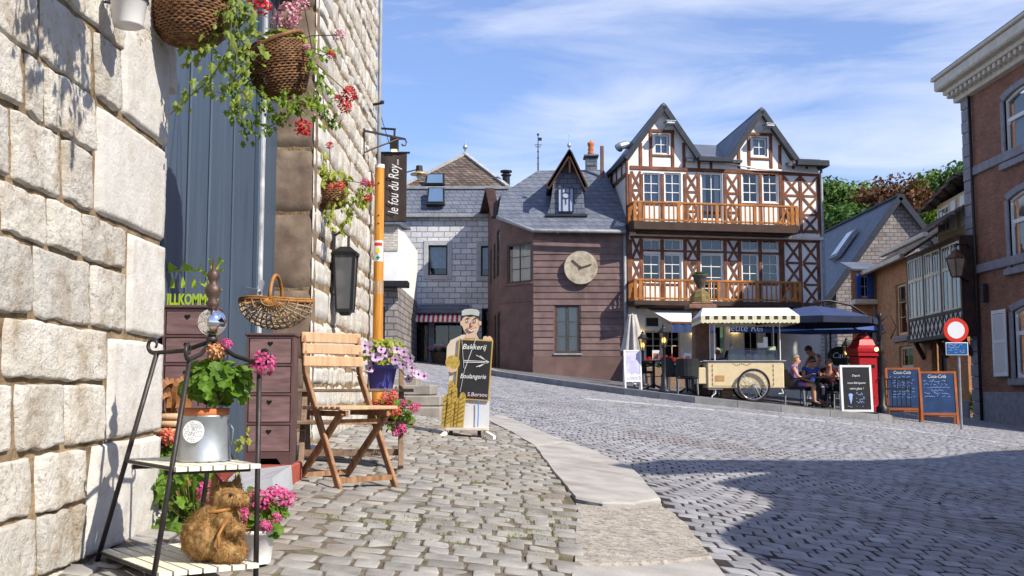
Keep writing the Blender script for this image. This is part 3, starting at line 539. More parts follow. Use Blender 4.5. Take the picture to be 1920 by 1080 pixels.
def window(par, r, cols=2, rows=2, m='white', fw=.05, mw=.022, y=.08, curtain=None, name='window', label=None, tilt=0, room=True, cu=.0):
    x0, z0, x1, z1 = r; f = MB(); b = .006
    f.box(x0, y-.03, z0, x0+fw, y+.03, z1, b); f.box(x1-fw, y-.03, z0, x1, y+.03, z1, b); f.box(x0+fw, y-.03, z0, x1-fw, y+.03, z0+fw, b); f.box(x0+fw, y-.03, z1-fw, x1-fw, y+.03, z1, b)
    for i in range(1, cols):
        x = x0+fw + (x1-x0-2*fw)*i/cols; f.box(x-mw/2, y-.018, z0+fw, x+mw/2, y+.018, z1-fw)
    for j in range(1, rows):
        z = z0+fw + (z1-z0-2*fw)*j/rows; f.box(x0+fw, y-.016, z-mw/2, x1-fw, y+.016, z+mw/2)
    w = f.build(name, M[m], par, label=label)
    g = MB(); g.add([(x0+fw, y, z0+fw), (x1-fw, y, z0+fw), (x1-fw, y, z1-fw), (x0+fw, y, z1-fw)], [(0, 1, 2, 3)]); g.build('pane', M['glass'], w, fix=False)
    if curtain:
        for (a, c, mm) in curtain:
            cb = MB(); A = x0 + (x1-x0)*a; B = x0 + (x1-x0)*c; n = 18; vs = []
            for zz in (z0+cu*(z1-z0)+.01, z1-.01):
                for i in range(n+1):
                    vs.append((A + (B-A)*i/n, y + .09 + .02*sin(i*1.9), zz))
            cb.add(vs, [(i, i+1, n+2+i, n+1+i) for i in range(n)]); cb.build('curtain', M[mm], w, smooth=True, fix=False)
    if room:
        k = MB(); k.add([(x0-.1, y+.5, z0-.1), (x1+.1, y+.5, z0-.1), (x1+.1, y+.5, z1+.1), (x0-.1, y+.5, z1+.1), (x0-.1, y+.12, z0-.1), (x1+.1, y+.12, z0-.1), (x1+.1, y+.12, z1+.1), (x0-.1, y+.12, z1+.1)], [(0, 1, 2, 3), (0, 1, 5, 4), (1, 2, 6, 5), (2, 3, 7, 6), (3, 0, 4, 7)])
        k.build('room', M['room'], w, fix=False)  # near-black box painted to stand for the unlit interior
    return w
def roofplane(mb, pts, t=.08):
    pts = [Vector(p) for p in pts]; n = (pts[1]-pts[0]).cross(pts[2]-pts[0]).normalized()
    if n.z < 0: n = -n
    q = [p - n*t for p in pts]; k = len(pts)
    mb.add(pts+q, [tuple(range(k)), tuple(range(2*k-1, k-1, -1))] + [(i, (i+1) % k, k+(i+1) % k, k+i) for i in range(k)])
# ================================================================ HALF-TIMBERED HOUSE
def timber_house():
    O = at(1180, 700, 33); O.z = gz(O.x+3, O.y) + .10; ang = radians(10.5); f = Fac(O, ang)
    T = thing('timbered_house', 'half-timbered white house with twin pointed gables and two orange balconies', 'house', O, ang)
    P = f.p; zr = lambda v: P(1350, v)[1]
    xl = 0.; xr = P(1539, 500)[0]; D = 8.
    zE = P(1200, 297)[1]; zF = P(1350, 574)[1]
    wins = {}
    up = [(1206, 1238), (1246, 1277), (1315, 1355), (1392, 1422), (1430, 1459)]
    W1 = [f.r(a, 324, b, 380+ (32 if i == 2 else 0)) for i, (a, b) in enumerate(up)]
    W2 = [f.r(a-1, 476, b+1, 524 + (40 if i == 2 else 8)) for i, (a, b) in enumerate(up)]
    W2t = [f.r(a-1, 448, b+1, 470) for a, b in up]
    gw = [f.r(1227, 252, 1254, 289), f.r(1411, 258, 1438, 293)]
    g0 = [f.r(1212, 592, 1241, 614), f.r(1212, 620, 1244, 676), f.r(1248, 620, 1279, 676), f.r(1346, 612, 1362, 735), f.r(1398, 618, 1426, 690), f.r(1438, 618, 1466, 690), f.r(1306, 600, 1334, 660)]
    # walls
    w = MB(); wall_holes(w, xl, zF, xr, zE, W1+W2+W2t)
    a1 = P(1240, 203); l1 = P(1172, 296); r1 = P(1306, 297); a2 = P(1423, 211); l2 = P(1365, 297); r2 = P(1487, 299)
    for a, l, r, hw in ((a1, l1, r1, gw[0]), (a2, l2, r2, gw[1])):
        # gable triangle with a window hole: strips left, right, above, below
        def xa(z, s): t = (z-zE)/(a[1]-zE); e = (max(l[0], 0) if s < 0 else r[0]); return e + (a[0]-e)*min(max(t, 0), 1)
        x0, z0, x1, z1 = hw
        for za, zb in ((zE, z0), (z1, a[1])): w.poly([(xa(za, -1), 0, za), (xa(za, 1), 0, za), (xa(zb, 1), 0, zb), (xa(zb, -1), 0, zb)])
        w.poly([(xa(z0, -1), 0, z0), (x0, 0, z0), (x0, 0, z1), (xa(z1, -1), 0, z1)]); w.poly([(x1, 0, z0), (xa(z0, 1), 0, z0), (xa(z1, 1), 0, z1), (x1, 0, z1)])
    SK = .115; bx = SK*D; w.poly([(0, 0, zF), (bx, D, zF), (bx, D, zE+.3), (0, 0, zE)]); w.poly([(xr, 0, zF), (xr+bx, D, zF), (xr+bx, D, zE), (xr, 0, zE)]); w.poly([(bx, D, zF), (xr+bx, D, zF), (xr+bx, D, zE), (bx, D, zE)])
    w.build('upper_wall', M['plaster'], T, fix=False)
    w = MB(); wall_holes(w, xl, -.8, xr, zF, g0, .12); w.poly([(0, .12, -.8), (0, D, -.8), (0, D, zF), (0, .12, zF)]); w.poly([(xr, .12, -.8), (xr, D, -.8), (xr, D, zF), (xr, .12, zF)])
    w.build('ground_floor_wall', mat('ground floor plaster', (.74, .70, .64), .9, .08), T, fix=False)
    for r in W1[:1]: window(T, r, 2, 3, curtain=[(.1, .9, 'blind')], cu=.0)
    window(T, W1[1], 2, 3, curtain=[(.1, .9, 'blind')])
    window(T, W1[2], 2, 3, curtain=[(.08, .3, 'curtain'), (.7, .92, 'curtain')])
    for r in W1[3:]: window(T, r, 2, 3)
    for i, r in enumerate(W2): window(T, r, 2, 3 if i != 2 else 4)
    for i, r in enumerate(W2t): window(T, r, 2, 1)
    for r in gw: window(T, r, 2, 2, curtain=[(.1, .9, 'blind')])
    for i, r in enumerate(g0):
        if i == 3: continue
        window(T, r, 2 if i else 1, 2 if i else 1, m='cream' if i else 'white', y=.2)
    x0, z0, x1, z1 = g0[3]; k = MB(); k.box(x0, .5, z0, x1, .55, z1); k.build('doorway', M['room'], T)  # dark sheet painted in for the unlit inside
    # timbers: one frame, 3 cm proud
    t = MB()
    def vb(u, v0, v1, wd=.11): 
        a = P(u, v0); b = P(u, v1); x = (a[0]+b[0])/2; t.box(x-wd/2, -.03, b[1], x+wd/2, .02, a[1], .008)
    def hb(v, u0, u1, wd=.11, e=0, y=-.034): 
        a = P(u0, v); b = P(u1, v); z = (a[1]+b[1])/2; t.box(a[0]-e, y, z-wd/2, b[0]+e, .02, z+wd/2, .008)
    def dg(p, q, wd=.085, y=-.014): 
        a = P(*p); b = P(*q); t.bar((a[0], y, a[1]), (b[0], y, b[1]), .03, wd, up=(0, 1, 0) if False else (0, 0, 1))
    cols = [(1184, 1201), (1287, 1308), (1363, 1384), (1471, 1499), (1503, 1532)]
    for (va, vb_, n) in ((326, 434, 3), (449, 572, 3)):
        for (ua, ub) in cols:
            xa_ = P(ua, 380)[0]; xb_ = P(ub, 380)[0]
            for k in range(n):
                z1 = zr(va + (vb_-va)*k/n) - .02; z0 = zr(va + (vb_-va)*(k+1)/n) + .02
                t.bar((xa_, -.012, z0), (xb_, -.012, z1), .03, .075); t.bar((xa_, -.009, z1), (xb_, -.009, z0), .03, .075)
                if k: t.box(xa_, -.022, z1-.035+.02, xb_, .01, z1+.035+.02)
    for u in (1182, 1203, 1242, 1285, 1310, 1360, 1387, 1426, 1464, 1468, 1501, 1535): vb(u, 326, 434); 
    for u in (1182, 1203, 1242, 1285, 1310, 1360, 1387, 1426, 1464, 1468, 1501, 1535): vb(u, 449, 572)
    hb(321, 1181, 1536, .12); hb(447, 1181, 1537, .14); hb(430, 1181, 1537, .10); hb(383, 1206, 1277, .06); hb(383, 1392, 1459, .06); hb(533, 1206, 1277, .06); hb(533, 1392, 1459, .06); hb(472.5, 1205, 1460, .06); hb(569, 1181, 1537, .12)
    for u, v in ((1201, 268), (1282, 268), (1385, 272), (1462, 272)): vb(u, v, 316, .10)
    for ua, ub, v0 in ((1220, 1261, 246), (1404, 1445, 252)):
        vb(ua, v0, 316, .1); vb(ub, v0, 316, .1); hb(v0, ua, ub, .1, .05); hb(v0+46, ua, ub, .07)
    for u in (1310, 1333, 1487, 1512, 1533): vb(u, 299, 317, .08)
    hb(298, 1306, 1365, .06); hb(300, 1487, 1537, .06)
    # side wall timbers under the verge
    for y in (.9, 1.9, 2.9, 3.9, 4.9): t.box(SK*y-.04, y-.04, zE-.5+.037*y, SK*y+.02, y+.04, zE+.037*y)
    t.bar((-.02, 0, zE-.5), (SK*7.5-.02, 7.5, zE-.22), .05, .1); t.box(-.035, -.03, zF, .02, .10, zE)
    t.build('timber_frame', M['timber'], T, fix=True)
    c = MB(); a = P(1180, 439); b = P(1539, 441); c.box(a[0]-.02, -.16, a[1]-.05, b[0]+.02, 0, a[1]+.06, .01); c.build('cornice', M['cornice'], T)
    # balconies
    for v0, v1, vb2, u0, u1 in ((381, 417, 434, 1190, 1494), (525, 563, 574, 1191, 1500)):
        a = P(u0, v0, -.7); b = P(u1, v1, -.7); zt = (P(1340, v0, -.7)[1]); zb = P(1340, v1, -.7)[1]; zs = P(1340, vb2, -.7)[1]
        x0, x1 = a[0], b[0]
        q = MB(); q.box(x0-.05, -.75, zs, x1+.05, -.035, zb-.03, .01); q.box(x0+.2, -.6, zs-.06, x1-.2, -.04, zs-.002); bal = q.build('balcony', M['timberd'], T)
        q = MB(); q.box(x0-.04, -.74, zt-.07, x1+.04, -.66, zt, .012); q.box(x0, -.72, zb, x1, -.68, zb+.06, .006)
        for xx in (x0, x1): q.box(xx-.035, -.66, zt-.065, xx+.035, -.035, zt-.005, .01); q.box(xx-.03, -.67, zb, xx+.03, -.04, zb+.06)
        n = 34
        for i in range(n+1):
            x = x0 + (x1-x0)*i/n; big = i % 8 == 1 or i in (0, n); ww = .05 if big else .02
            q.box(x-ww, -.72 if not big else -.735, zb-.02, x+ww, -.69 if not big else -.665, zt-.06)
        for i in range(1, 6):
            for xx in (x0, x1): q.box(xx-.02, -.7+.12*i, zb, xx+.02, -.67+.12*i, zt-.06)
        for xx in (x1-.28, x1-.6): q.bar((xx, -.7, zb), (xx+.3, -.7, zt-.05), .03, .05)
        q.build('railing', M['railing'], bal)
    # roofs
    rf = MB(); tr = MB()
    yR = 4.9; zR = a2[1] + .05; sx = SK*yR
    mid0 = r1[0]-.4; mid1 = l2[0]+.4
    roofplane(rf, [(mid0, -.22, zE+.02), (mid1, -.22, zE+.02), (mid1+sx+1, yR, zR), (mid0+sx-1, yR, zR)]); roofplane(rf, [(a1[0]+sx+.1, yR, zR-.1), (xr+sx, yR, zR-.1), (xr+sx*2, 2*yR, zE), (a1[0]+sx*2, 2*yR, zE)]); 
    roofplane(rf, [(r2[0]-.3, -.28, zE-.02), (xr+.12, -.28, zE-.02), (xr+.12+SK*3, 3.0, zE+.9), (r2[0]-.3+SK*3, 3.0, zE+.9)])
    for a, l, r in ((a1, l1, r1), (a2, l2, r2)):
        for e, sg in ((l, -1), (r, 1)):
            d = Vector((e[0]-a[0], 0, e[1]-a[1])); k = 1.03; ex = a[0]+d.x*k; ez = a[1]+d.z*k
            up_ = .13
            rise = .2 if (sg < 0 and a is a1) else 0; DG = yR + .3; gx = SK*DG
            roofplane(rf, [(a[0], -.22, a[1]+up_), (ex, -.22, ez+up_*.6), (ex+gx, DG, ez+up_*.6+rise), (a[0]+gx, DG, a[1]+up_)], .1)
            tr.bar((a[0], -.255, a[1]+.0), (ex, -.255, ez-.04), .05, .17)
    rf.build('roof', M['slate'], T); 
    tr.box(r1[0]-.05, -.34, zE-.08, l2[0]+.05, -.20, zE+.08, .02); tr.box(r2[0]-.05, -.42, zE-.10, xr+.2, -.26, zE+.10, .02); tr.box(xr+.02, -.28, zE-.1, xr+.2, 3, zE+.06)
    tr.bar((-.12, -.2, zE-.02), (bx-.12, D, zE+.3), .1, .16); tr.build('bargeboard', M['slateflat'], T)
    # spotlights and flue
    for u, v in ((1254, 231), (1440, 236)):
        x, z = P(u, v, -.4); q = MB(); q.box(x-.14, -.62, z-.07, x+.14, -.28, z+.02, .02); q.box(x-.16, -.64, z+.02, x+.16, -.26, z+.04); q.tube([(x-.0, -.3, z-.04), (x-.3, -.05, z-.3)], .015, 6); q.build('spotlight', M['zinc'], T)
    x, z = P(1168, 276, .6); q = MB(); q.tube([(x+.3, .6, z-.5), (x+.3, .6, z-.05), (x+.22, .55, z+.05), (x+.05, .5, z+.06), (x-.12, .45, z+.0), (x-.2, .42, z-.08)], [.12, .12, .13, .13, .13, .15], 12); q.build('flue', M['zinc'], T, smooth=True)
    q = MB(); q.tube([(xr+.05, -.1, zE), (xr+.05, -.12, -.6)], .045, 8); q.build('downpipe', M['lead'], T, smooth=True)
    q = MB(); q.tube([P(1360, 306, -.08)[0:1] + (-.08,) + P(1360, 306)[1:], (P(1420, 318)[0], -.09, P(1420, 318)[1]), (P(1537, 326)[0], -.08, P(1537, 326)[1])], .03, 6); q.build('cable', M['white'], T)
    # hearts on the lower posts
    for u in (1300, 1374):
        x, z = P(u, 494); q = MB(); q.fprism(heart(x, z, .09), -.05, -.02); q.build('heart_ornament', M['timberd'], T)
    # awning folded out over the ground floor, with name on its valance
    y0 = .1
    for (ua, va, ub, vbb, out, nm) in ((1212, 577, 1306, 605, 1.6, None), (1310, 577, 1500, 590, 1.9, 'Petite Rei')):
        x0 = P(ua, va)[0]; x1 = P(ub, va)[0]; zt = P(1300, va)[1]; q = MB(); k = 10
        zo = zt - .55
        roofplane(q, [(x0, y0, zt), (x1, y0, zt), (x1, -out, zo), (x0+.25, -out, zo)], .015); aw = q.build('awning', M['canvas'], T)
        q = MB(); q.box(x0+.2, -out-.03, zo-.05, x1+.02, -out+.03, zo+.01); q.build('awning_bar', M['timber'], aw)
        q = MB(); n = 24; vs = [(x0+.25+(x1-x0-.25)*i/n, -out-.01+.012*sin(i*1.3), z) for z in (zo-.32, zo-.05) for i in range(n+1)]; q.add(vs, [(i, i+1, n+2+i, n+1+i) for i in range(n)]); q.build('valance', M['navy'], aw)
        if nm: lettering(aw, nm, .30, M['chalk'], Matrix.Translation((P(1394, 612, -out)[0], -out-.04, zo-.19)) @ UPM, .15)
    for u, v in ((1380, 620), (1306, 625), (1200, 625)):
        x, z = P(u, v); q = MB(); q.box(x-.13, .0, z-.06, x+.13, .11, z+.08, .02); q.build('wall_lamp', M['bulb'], T)
    return T
def heart(x, z, s, n=20):
    o = []
    for i in range(n):
        t = 2*pi*i/n; o.append((x + s*16*sin(t)**3/16, z + s*(13*cos(t)-5*cos(2*t)-2*cos(3*t)-cos(4*t))/16))
    return o
timber_house()
# ================================================================ PLUM CLAPBOARD HOUSE
def plum_house():
    O = at(1000, 640, 33); O.z = gz(O.x, O.y) + .05
    f = Fac(O, 0); P = f.p
    T = thing('clapboard_house', 'plum clapboard house with cut corner, slate roof and pointed dormer', 'house', O, 0)
    xr = P(1174, 600)[0]; zE = P(1086, 429)[1]; zB = P(1086, 668)[1]
    wl = f.r(1041, 572, 1087, 662)
    w = MB(); wall_holes(w, 0, zB, xr, zE, [wl]); 
    # overlapping boards with a real lip
    n = 20; bh = (zE-zB)/n; bd = MB()
    for i in range(n):
        z0 = zB + i*bh; z1 = z0 + bh
        segs = [(0, xr)] if z1 <= wl[1] or z0 >= wl[3] else [(0, wl[0]-.04), (wl[2]+.04, xr)]
        for a, b in segs:
            x = a
            while x < b - .01:
                xe = min(b, x + R.uniform(1.1, 2.2)); j = R.uniform(-.003, .003)
                bd.add([(x+.002, -.030+j, z0), (xe-.002, -.030+j, z0), (xe-.002, -.006, z1), (x+.002, -.006, z1), (x+.002, 0, z0), (xe-.002, 0, z0)], [(0, 1, 2, 3), (0, 4, 5, 1)]); x = xe
    w.build('wall', M['clapd'], T, fix=False)
    bd.build('clapboards', mat('plum board', (.175, .108, .100), .7, .25, 2.5, .3, 8, c2=(.24, .158, .148), island=.3, stain=((.13, .078, .07), 1.2, .5)), T, fix=False)
    # rendered base
    q = MB(); q.box(-.02, -.07, -.9, xr, 0, zB-.01); q.build('plinth', M['clapd'], T)
    # chamfer and left face
    c0 = Vector((0, 0, 0)); c1 = Vector((-1.035, 1.035, 0)); L1 = Vector((-1.52, 5.0, 0))
    sl = (at(1060, 323, 36.2).z - O.z - zE)/3.2
    zc = zE + sl*1.035*.62
    cf = Fac(O + c1, -pi/4); cr = cf.r(951, 456, 996, 530)
    ch = thing_local = MB()
    wall_holes(ch, 0, -.9, 1.4637, zE, [(cr[0], cr[1]-0, cr[2], cr[3])], 0, .1); ch.poly([(0, 0, zE), (1.4637, 0, zE), (0, 0, zc)])
    Mc = Matrix.Translation(c1) @ Matrix.Rotation(-pi/4, 4, 'Z'); ch.xf(Mc); ch.build('corner_wall', M['clapd'], T, fix=False)
    def local_window(par, r, Mx, **kw):
        w_ = window(par, r, **kw)
        for o in [w_] + list(w_.children): o.data.transform(Mx)
        return w_
    local_window(T, cr, Mc, cols=2, rows=3, m='darkframe', fw=.06, curtain=[(.12, .88, 'curtain')], y=.05)
    q = MB(); q.box(cr[0]-.06, -.05, cr[1]-.08, cr[2]+.06, .05, cr[1]-.01, .01); q.box(.0, -.025, zB+.62*(zE-zB)-.75, 1.46, 0, zB+.62*(zE-zB)-.70); q.xf(Mc); q.build('sill', M['clapd'], T)
    window(T, wl, 2, 3, m='darkframe', fw=.07, y=.06, curtain=[(.1, .42, 'curtain'), (.58, .9, 'curtain')])
    q = MB(); q.box(wl[0]-.06, -.09, wl[1]-.07, wl[2]+.06, -.01, wl[1]-.01, .01); q.build('sill', M['lead'], T)
    d = (L1-c1); ln = d.length; ang = atan2(-d.y, -d.x); lf = Fac(O+L1, ang); Ml = Matrix.Translation(L1) @ Matrix.Rotation(ang, 4, 'Z')
    gt = at(927, 358, O.y+3).z - O.z; bk = at(914, 395, O.y+5).z - O.z
    lw = MB(); hs = []
    for (ua, va, ub, vb_) in ((931, 430, 937, 520), (925, 455, 929, 525), (919, 465, 922, 535), (932, 585, 938, 690), (926, 590, 930, 690)):
        hs.append(lf.r(ua, va, ub, vb_))
    wall_holes(lw, 0, -.9, ln, min(zc, bk)-.02, hs, 0, .08); zz = min(zc, bk)-.02; lw.poly([(0, 0, zz), (ln, 0, zz), (ln, 0, zc), (ln*.52, 0, gt), (0, 0, bk)]); lw.xf(Ml); lw.build('side_wall', M['clapd'], T, fix=False)
    for h in hs: local_window(T, h, Ml, cols=1, rows=2, m='darkframe', fw=.05, y=.04)
    rv = MB(); rv.bar((ln*.52, -.15, gt+.05), (ln+.05, -.15, zc+.02), .3, .08); rv.bar((ln*.52, -.15, gt+.05), (-.1, -.15, bk-.1), .3, .08); rv.xf(Ml); rv.build('verge', M['timberd'], T)
    # roof: front slope
    ym = 3.2; zr = zE + sl*ym
    def on(u, v):                         # ray onto the slope plane z = zE + sl*(y+.2)
        dd = ray(u, v); k = (zE + sl*.2 + O.z - sl*O.y)/(dd.z - sl*dd.y); return dd*k - O
    rf = MB(); pts = [on(999, 429), on(1173, 431), on(1174, 400), on(1132, 318), on(1008, 320), on(940, 364), on(933, 405)]
    roofplane(rf, pts, .1)
    rp = pts; roofplane(rf, [rp[3], rp[4], rp[4]+Vector((-.2, 3.2, -2.0)), rp[3]+Vector((.4, 3.2, -2.0))], .1); roofplane(rf, [rp[4], rp[5], rp[5]+Vector((-.3, 4, .3)), rp[4]+Vector((-.2, 3.2, -1))], .1)
    rf.build('roof', M['slate'], T)
    g = MB(); g.tube([rp[6]+Vector((-.02, -.1, -.04)), rp[0]+Vector((0, -.1, -.07)), rp[1]+Vector((0, -.1, -.07))], .06, 8); g.build('gutter', M['lead'], T, smooth=True)
    g = MB(); g.tube([(xr-.03, -.08, zE), (xr-.03, -.08, -.4)], .05, 8); g.build('downpipe', M['lead'], T, smooth=True)
    # dormer
    y = .42; q = MB(); D = lambda u, v, yy=y: (P(u, v, yy)[0], P(u, v, yy)[1])
    bl, br = D(1025, 404), D(1099, 405); ml, mr = D(1037, 345), D(1091, 345); tl, tr_ = D(1040, 330), D(1089, 330); ap = D(1068, 286)
    win = f.r(1047, 352, 1075, 398, y-.02)
    q.fprism([bl, D(1031, 388), D(1035, 365), ml, tl, ap, tr_, mr, D(1094, 365), D(1096, 388), br], y, y+1.6)
    dm = q.build('dormer', M['slate'], T)
    q = MB(); x0, z0, x1, z1 = win
    q.box(x0, y-.05, z0, x1, y-.02, z1); q.build('dormer_window', M['blind'], dm)
    q = MB()
    for xx in (x0, x1, x0+.12, x1-.12): q.box(xx-.015, y-.075, z0, xx+.015, y-.045, z1)
    q.box(x0, y-.075, z0, x1, y-.045, z0+.03); q.box(x0, y-.074, z1-.03, x1, y-.045, z1)
    cx, cz = (x0+x1)/2, z0 + (z1-z0)*.68
    for k in range(16):
        a, b = 2*pi*k/16, 2*pi*(k+1)/16; q.bar((cx+.12*cos(a), y-.06, cz+.10*sin(a)), (cx+.12*cos(b), y-.06, cz+.10*sin(b)), .02, .025)
    q.box(cx-.012, y-.07, cz-.28, cx+.012, y-.045, cz-.1); q.box(cx-.012, y-.07, cz+.1, cx+.012, y-.045, z1); q.build('leaded_frame', mat('dark leaded frame', (.03, .03, .09), .5, .2), dm)
    q = MB(); e1, e2 = D(1026, 348, y-.3), D(1100, 350, y-.3); a0 = D(1068, 280, y-.3)
    for e in (e1, e2): 
        roofplane(q, [(a0[0], y-.32, a0[1]), (e[0], y-.32, e[1]), (e[0], y+1.7, e[1]), (a0[0], y+1.9, a0[1])], .07)
    q.build('dormer_roof', M['slateflat'], dm)
    q = MB()
    for e in (e1, e2): q.bar((a0[0], y-.30, a0[1]-.10), (e[0], y-.30, e[1]-.08), .04, .16)
    q.fprism([(a0[0], a0[1]-.12), D(1046, 322, y-.1), D(1091, 322, y-.1)], y-.1, y-.02)
    q.box(a0[0]-.03, y-.3, a0[1]-.75, a0[0]+.03, y-.24, a0[1]-.1); q.build('dormer_barge', M['timberd'], dm)
    q = MB(); q.box(bl[0]-.04, y-.12, bl[1]-.05, br[0]+.04, y+.1, bl[1]+.03, .01); q.build('dormer_sill', M['slateflat'], dm)
    q = MB(); q.lathe([(.012, 0), (.012, .12), (.05, .15), (.065, .2), (.05, .25), (.01, .28), (.008, .55)], 10, (a0[0], y, a0[1])); q.build('finial', M['zinc'], dm, smooth=True)
    # chimney
    b = at(1108, 318, 36.4) - O; q = MB(); sc = 36.4/2000
    q.box(b.x-10*sc, b.y-.25, b.z-.4, b.x+11*sc, b.y+.25, b.z+22*sc, .01); q.box(b.x-14*sc, b.y-.33, b.z+22*sc, b.x+14*sc, b.y+.33, b.z+26*sc, .02); q.box(b.x-8*sc, b.y-.27, b.z+5*sc, b.x+8*sc, b.y-.24, b.z+7*sc); chm = q.build('chimney', M['slate'], T)
    q = MB(); q.lathe([(6*sc, 26*sc), (6*sc, 33*sc), (4.6*sc, 35*sc), (6*sc, 38*sc), (4.4*sc, 42*sc), (6.4*sc, 48*sc), (6.4*sc, 52*sc), (2*sc, 54*sc), (1*sc, 57*sc)], 14, b); q.build('chimney_pot', M['terracotta'], chm, smooth=True)
    b = at(1129, 325, 35.6) - O; q = MB(); q.box(b.x-.06, b.y-.06, b.z-.3, b.x+.06, b.y+.06, b.z+53*.0178, .02); q.build('brick_pipe', M['pillar'], T)
    # weather vane
    b = at(1009, 322, 36.2) - O; q = MB(); s = .0181
    q.tube([b, b+Vector((0, 0, 75*s))], [.03, .012], 6); q.box(b.x-.01, b.y-.01, b.z+60*s, b.x+7*s, b.y+.01, b.z+66*s); q.ball(b+Vector((0, 0, 72*s)), .045, 8, 6)
    for zz, ww in ((52, 7), (48, 5)): q.bar(b+Vector((-ww*s, 0, zz*s)), b+Vector((ww*s, 0, zz*s)), .02, .02)
    for k in range(3): q.ball(b+Vector((0, 0, (15+12*k)*s)), .035, 8, 6)
    q.build('weather_vane', M['iron'], T)
    for u in (1046, 1130):
        x, z = P(u, 435); q = MB(); q.lathe([(.03, 0), (.045, .05), (.02, .1)], 8, (x, -.1, z-.05)); q.build('eave_light', M['white'], T)
    # stone disc clock hung on the wall
    c = at(1089, 502, 32.9); K = thing('wall_clock', 'round pale stone clock disc hung on the plum boards', 'clock', (c.x, 32.965, c.z), 0)
    q = MB(); rr = 31.5/2000*32.9
    q.prism([(rr*cos(2*pi*i/40), rr*sin(2*pi*i/40)) for i in range(40)], 0, .14, Matrix.Rotation(pi/2, 4, 'X')); q.build('disc', mat('sandstone disc', (.40, .33, .24), .85, .35, 5, .4, 30, c2=(.55, .49, .38), stain=((.22, .16, .10), 3, .6)), K)
    q = MB(); q.bar((0, -.16, 0), (-.28, -.16, .24), .02, .04); q.bar((0, -.165, 0), (.33, -.165, .10), .02, .035); q.ball((0, -.16, 0), .04, 8, 6); q.build('hands', mat('brown clock hand', (.10, .06, .04)), K)
M['darkframe'] = mat('dark window paint', (.075, .055, .045), .6, .2)
plum_house()
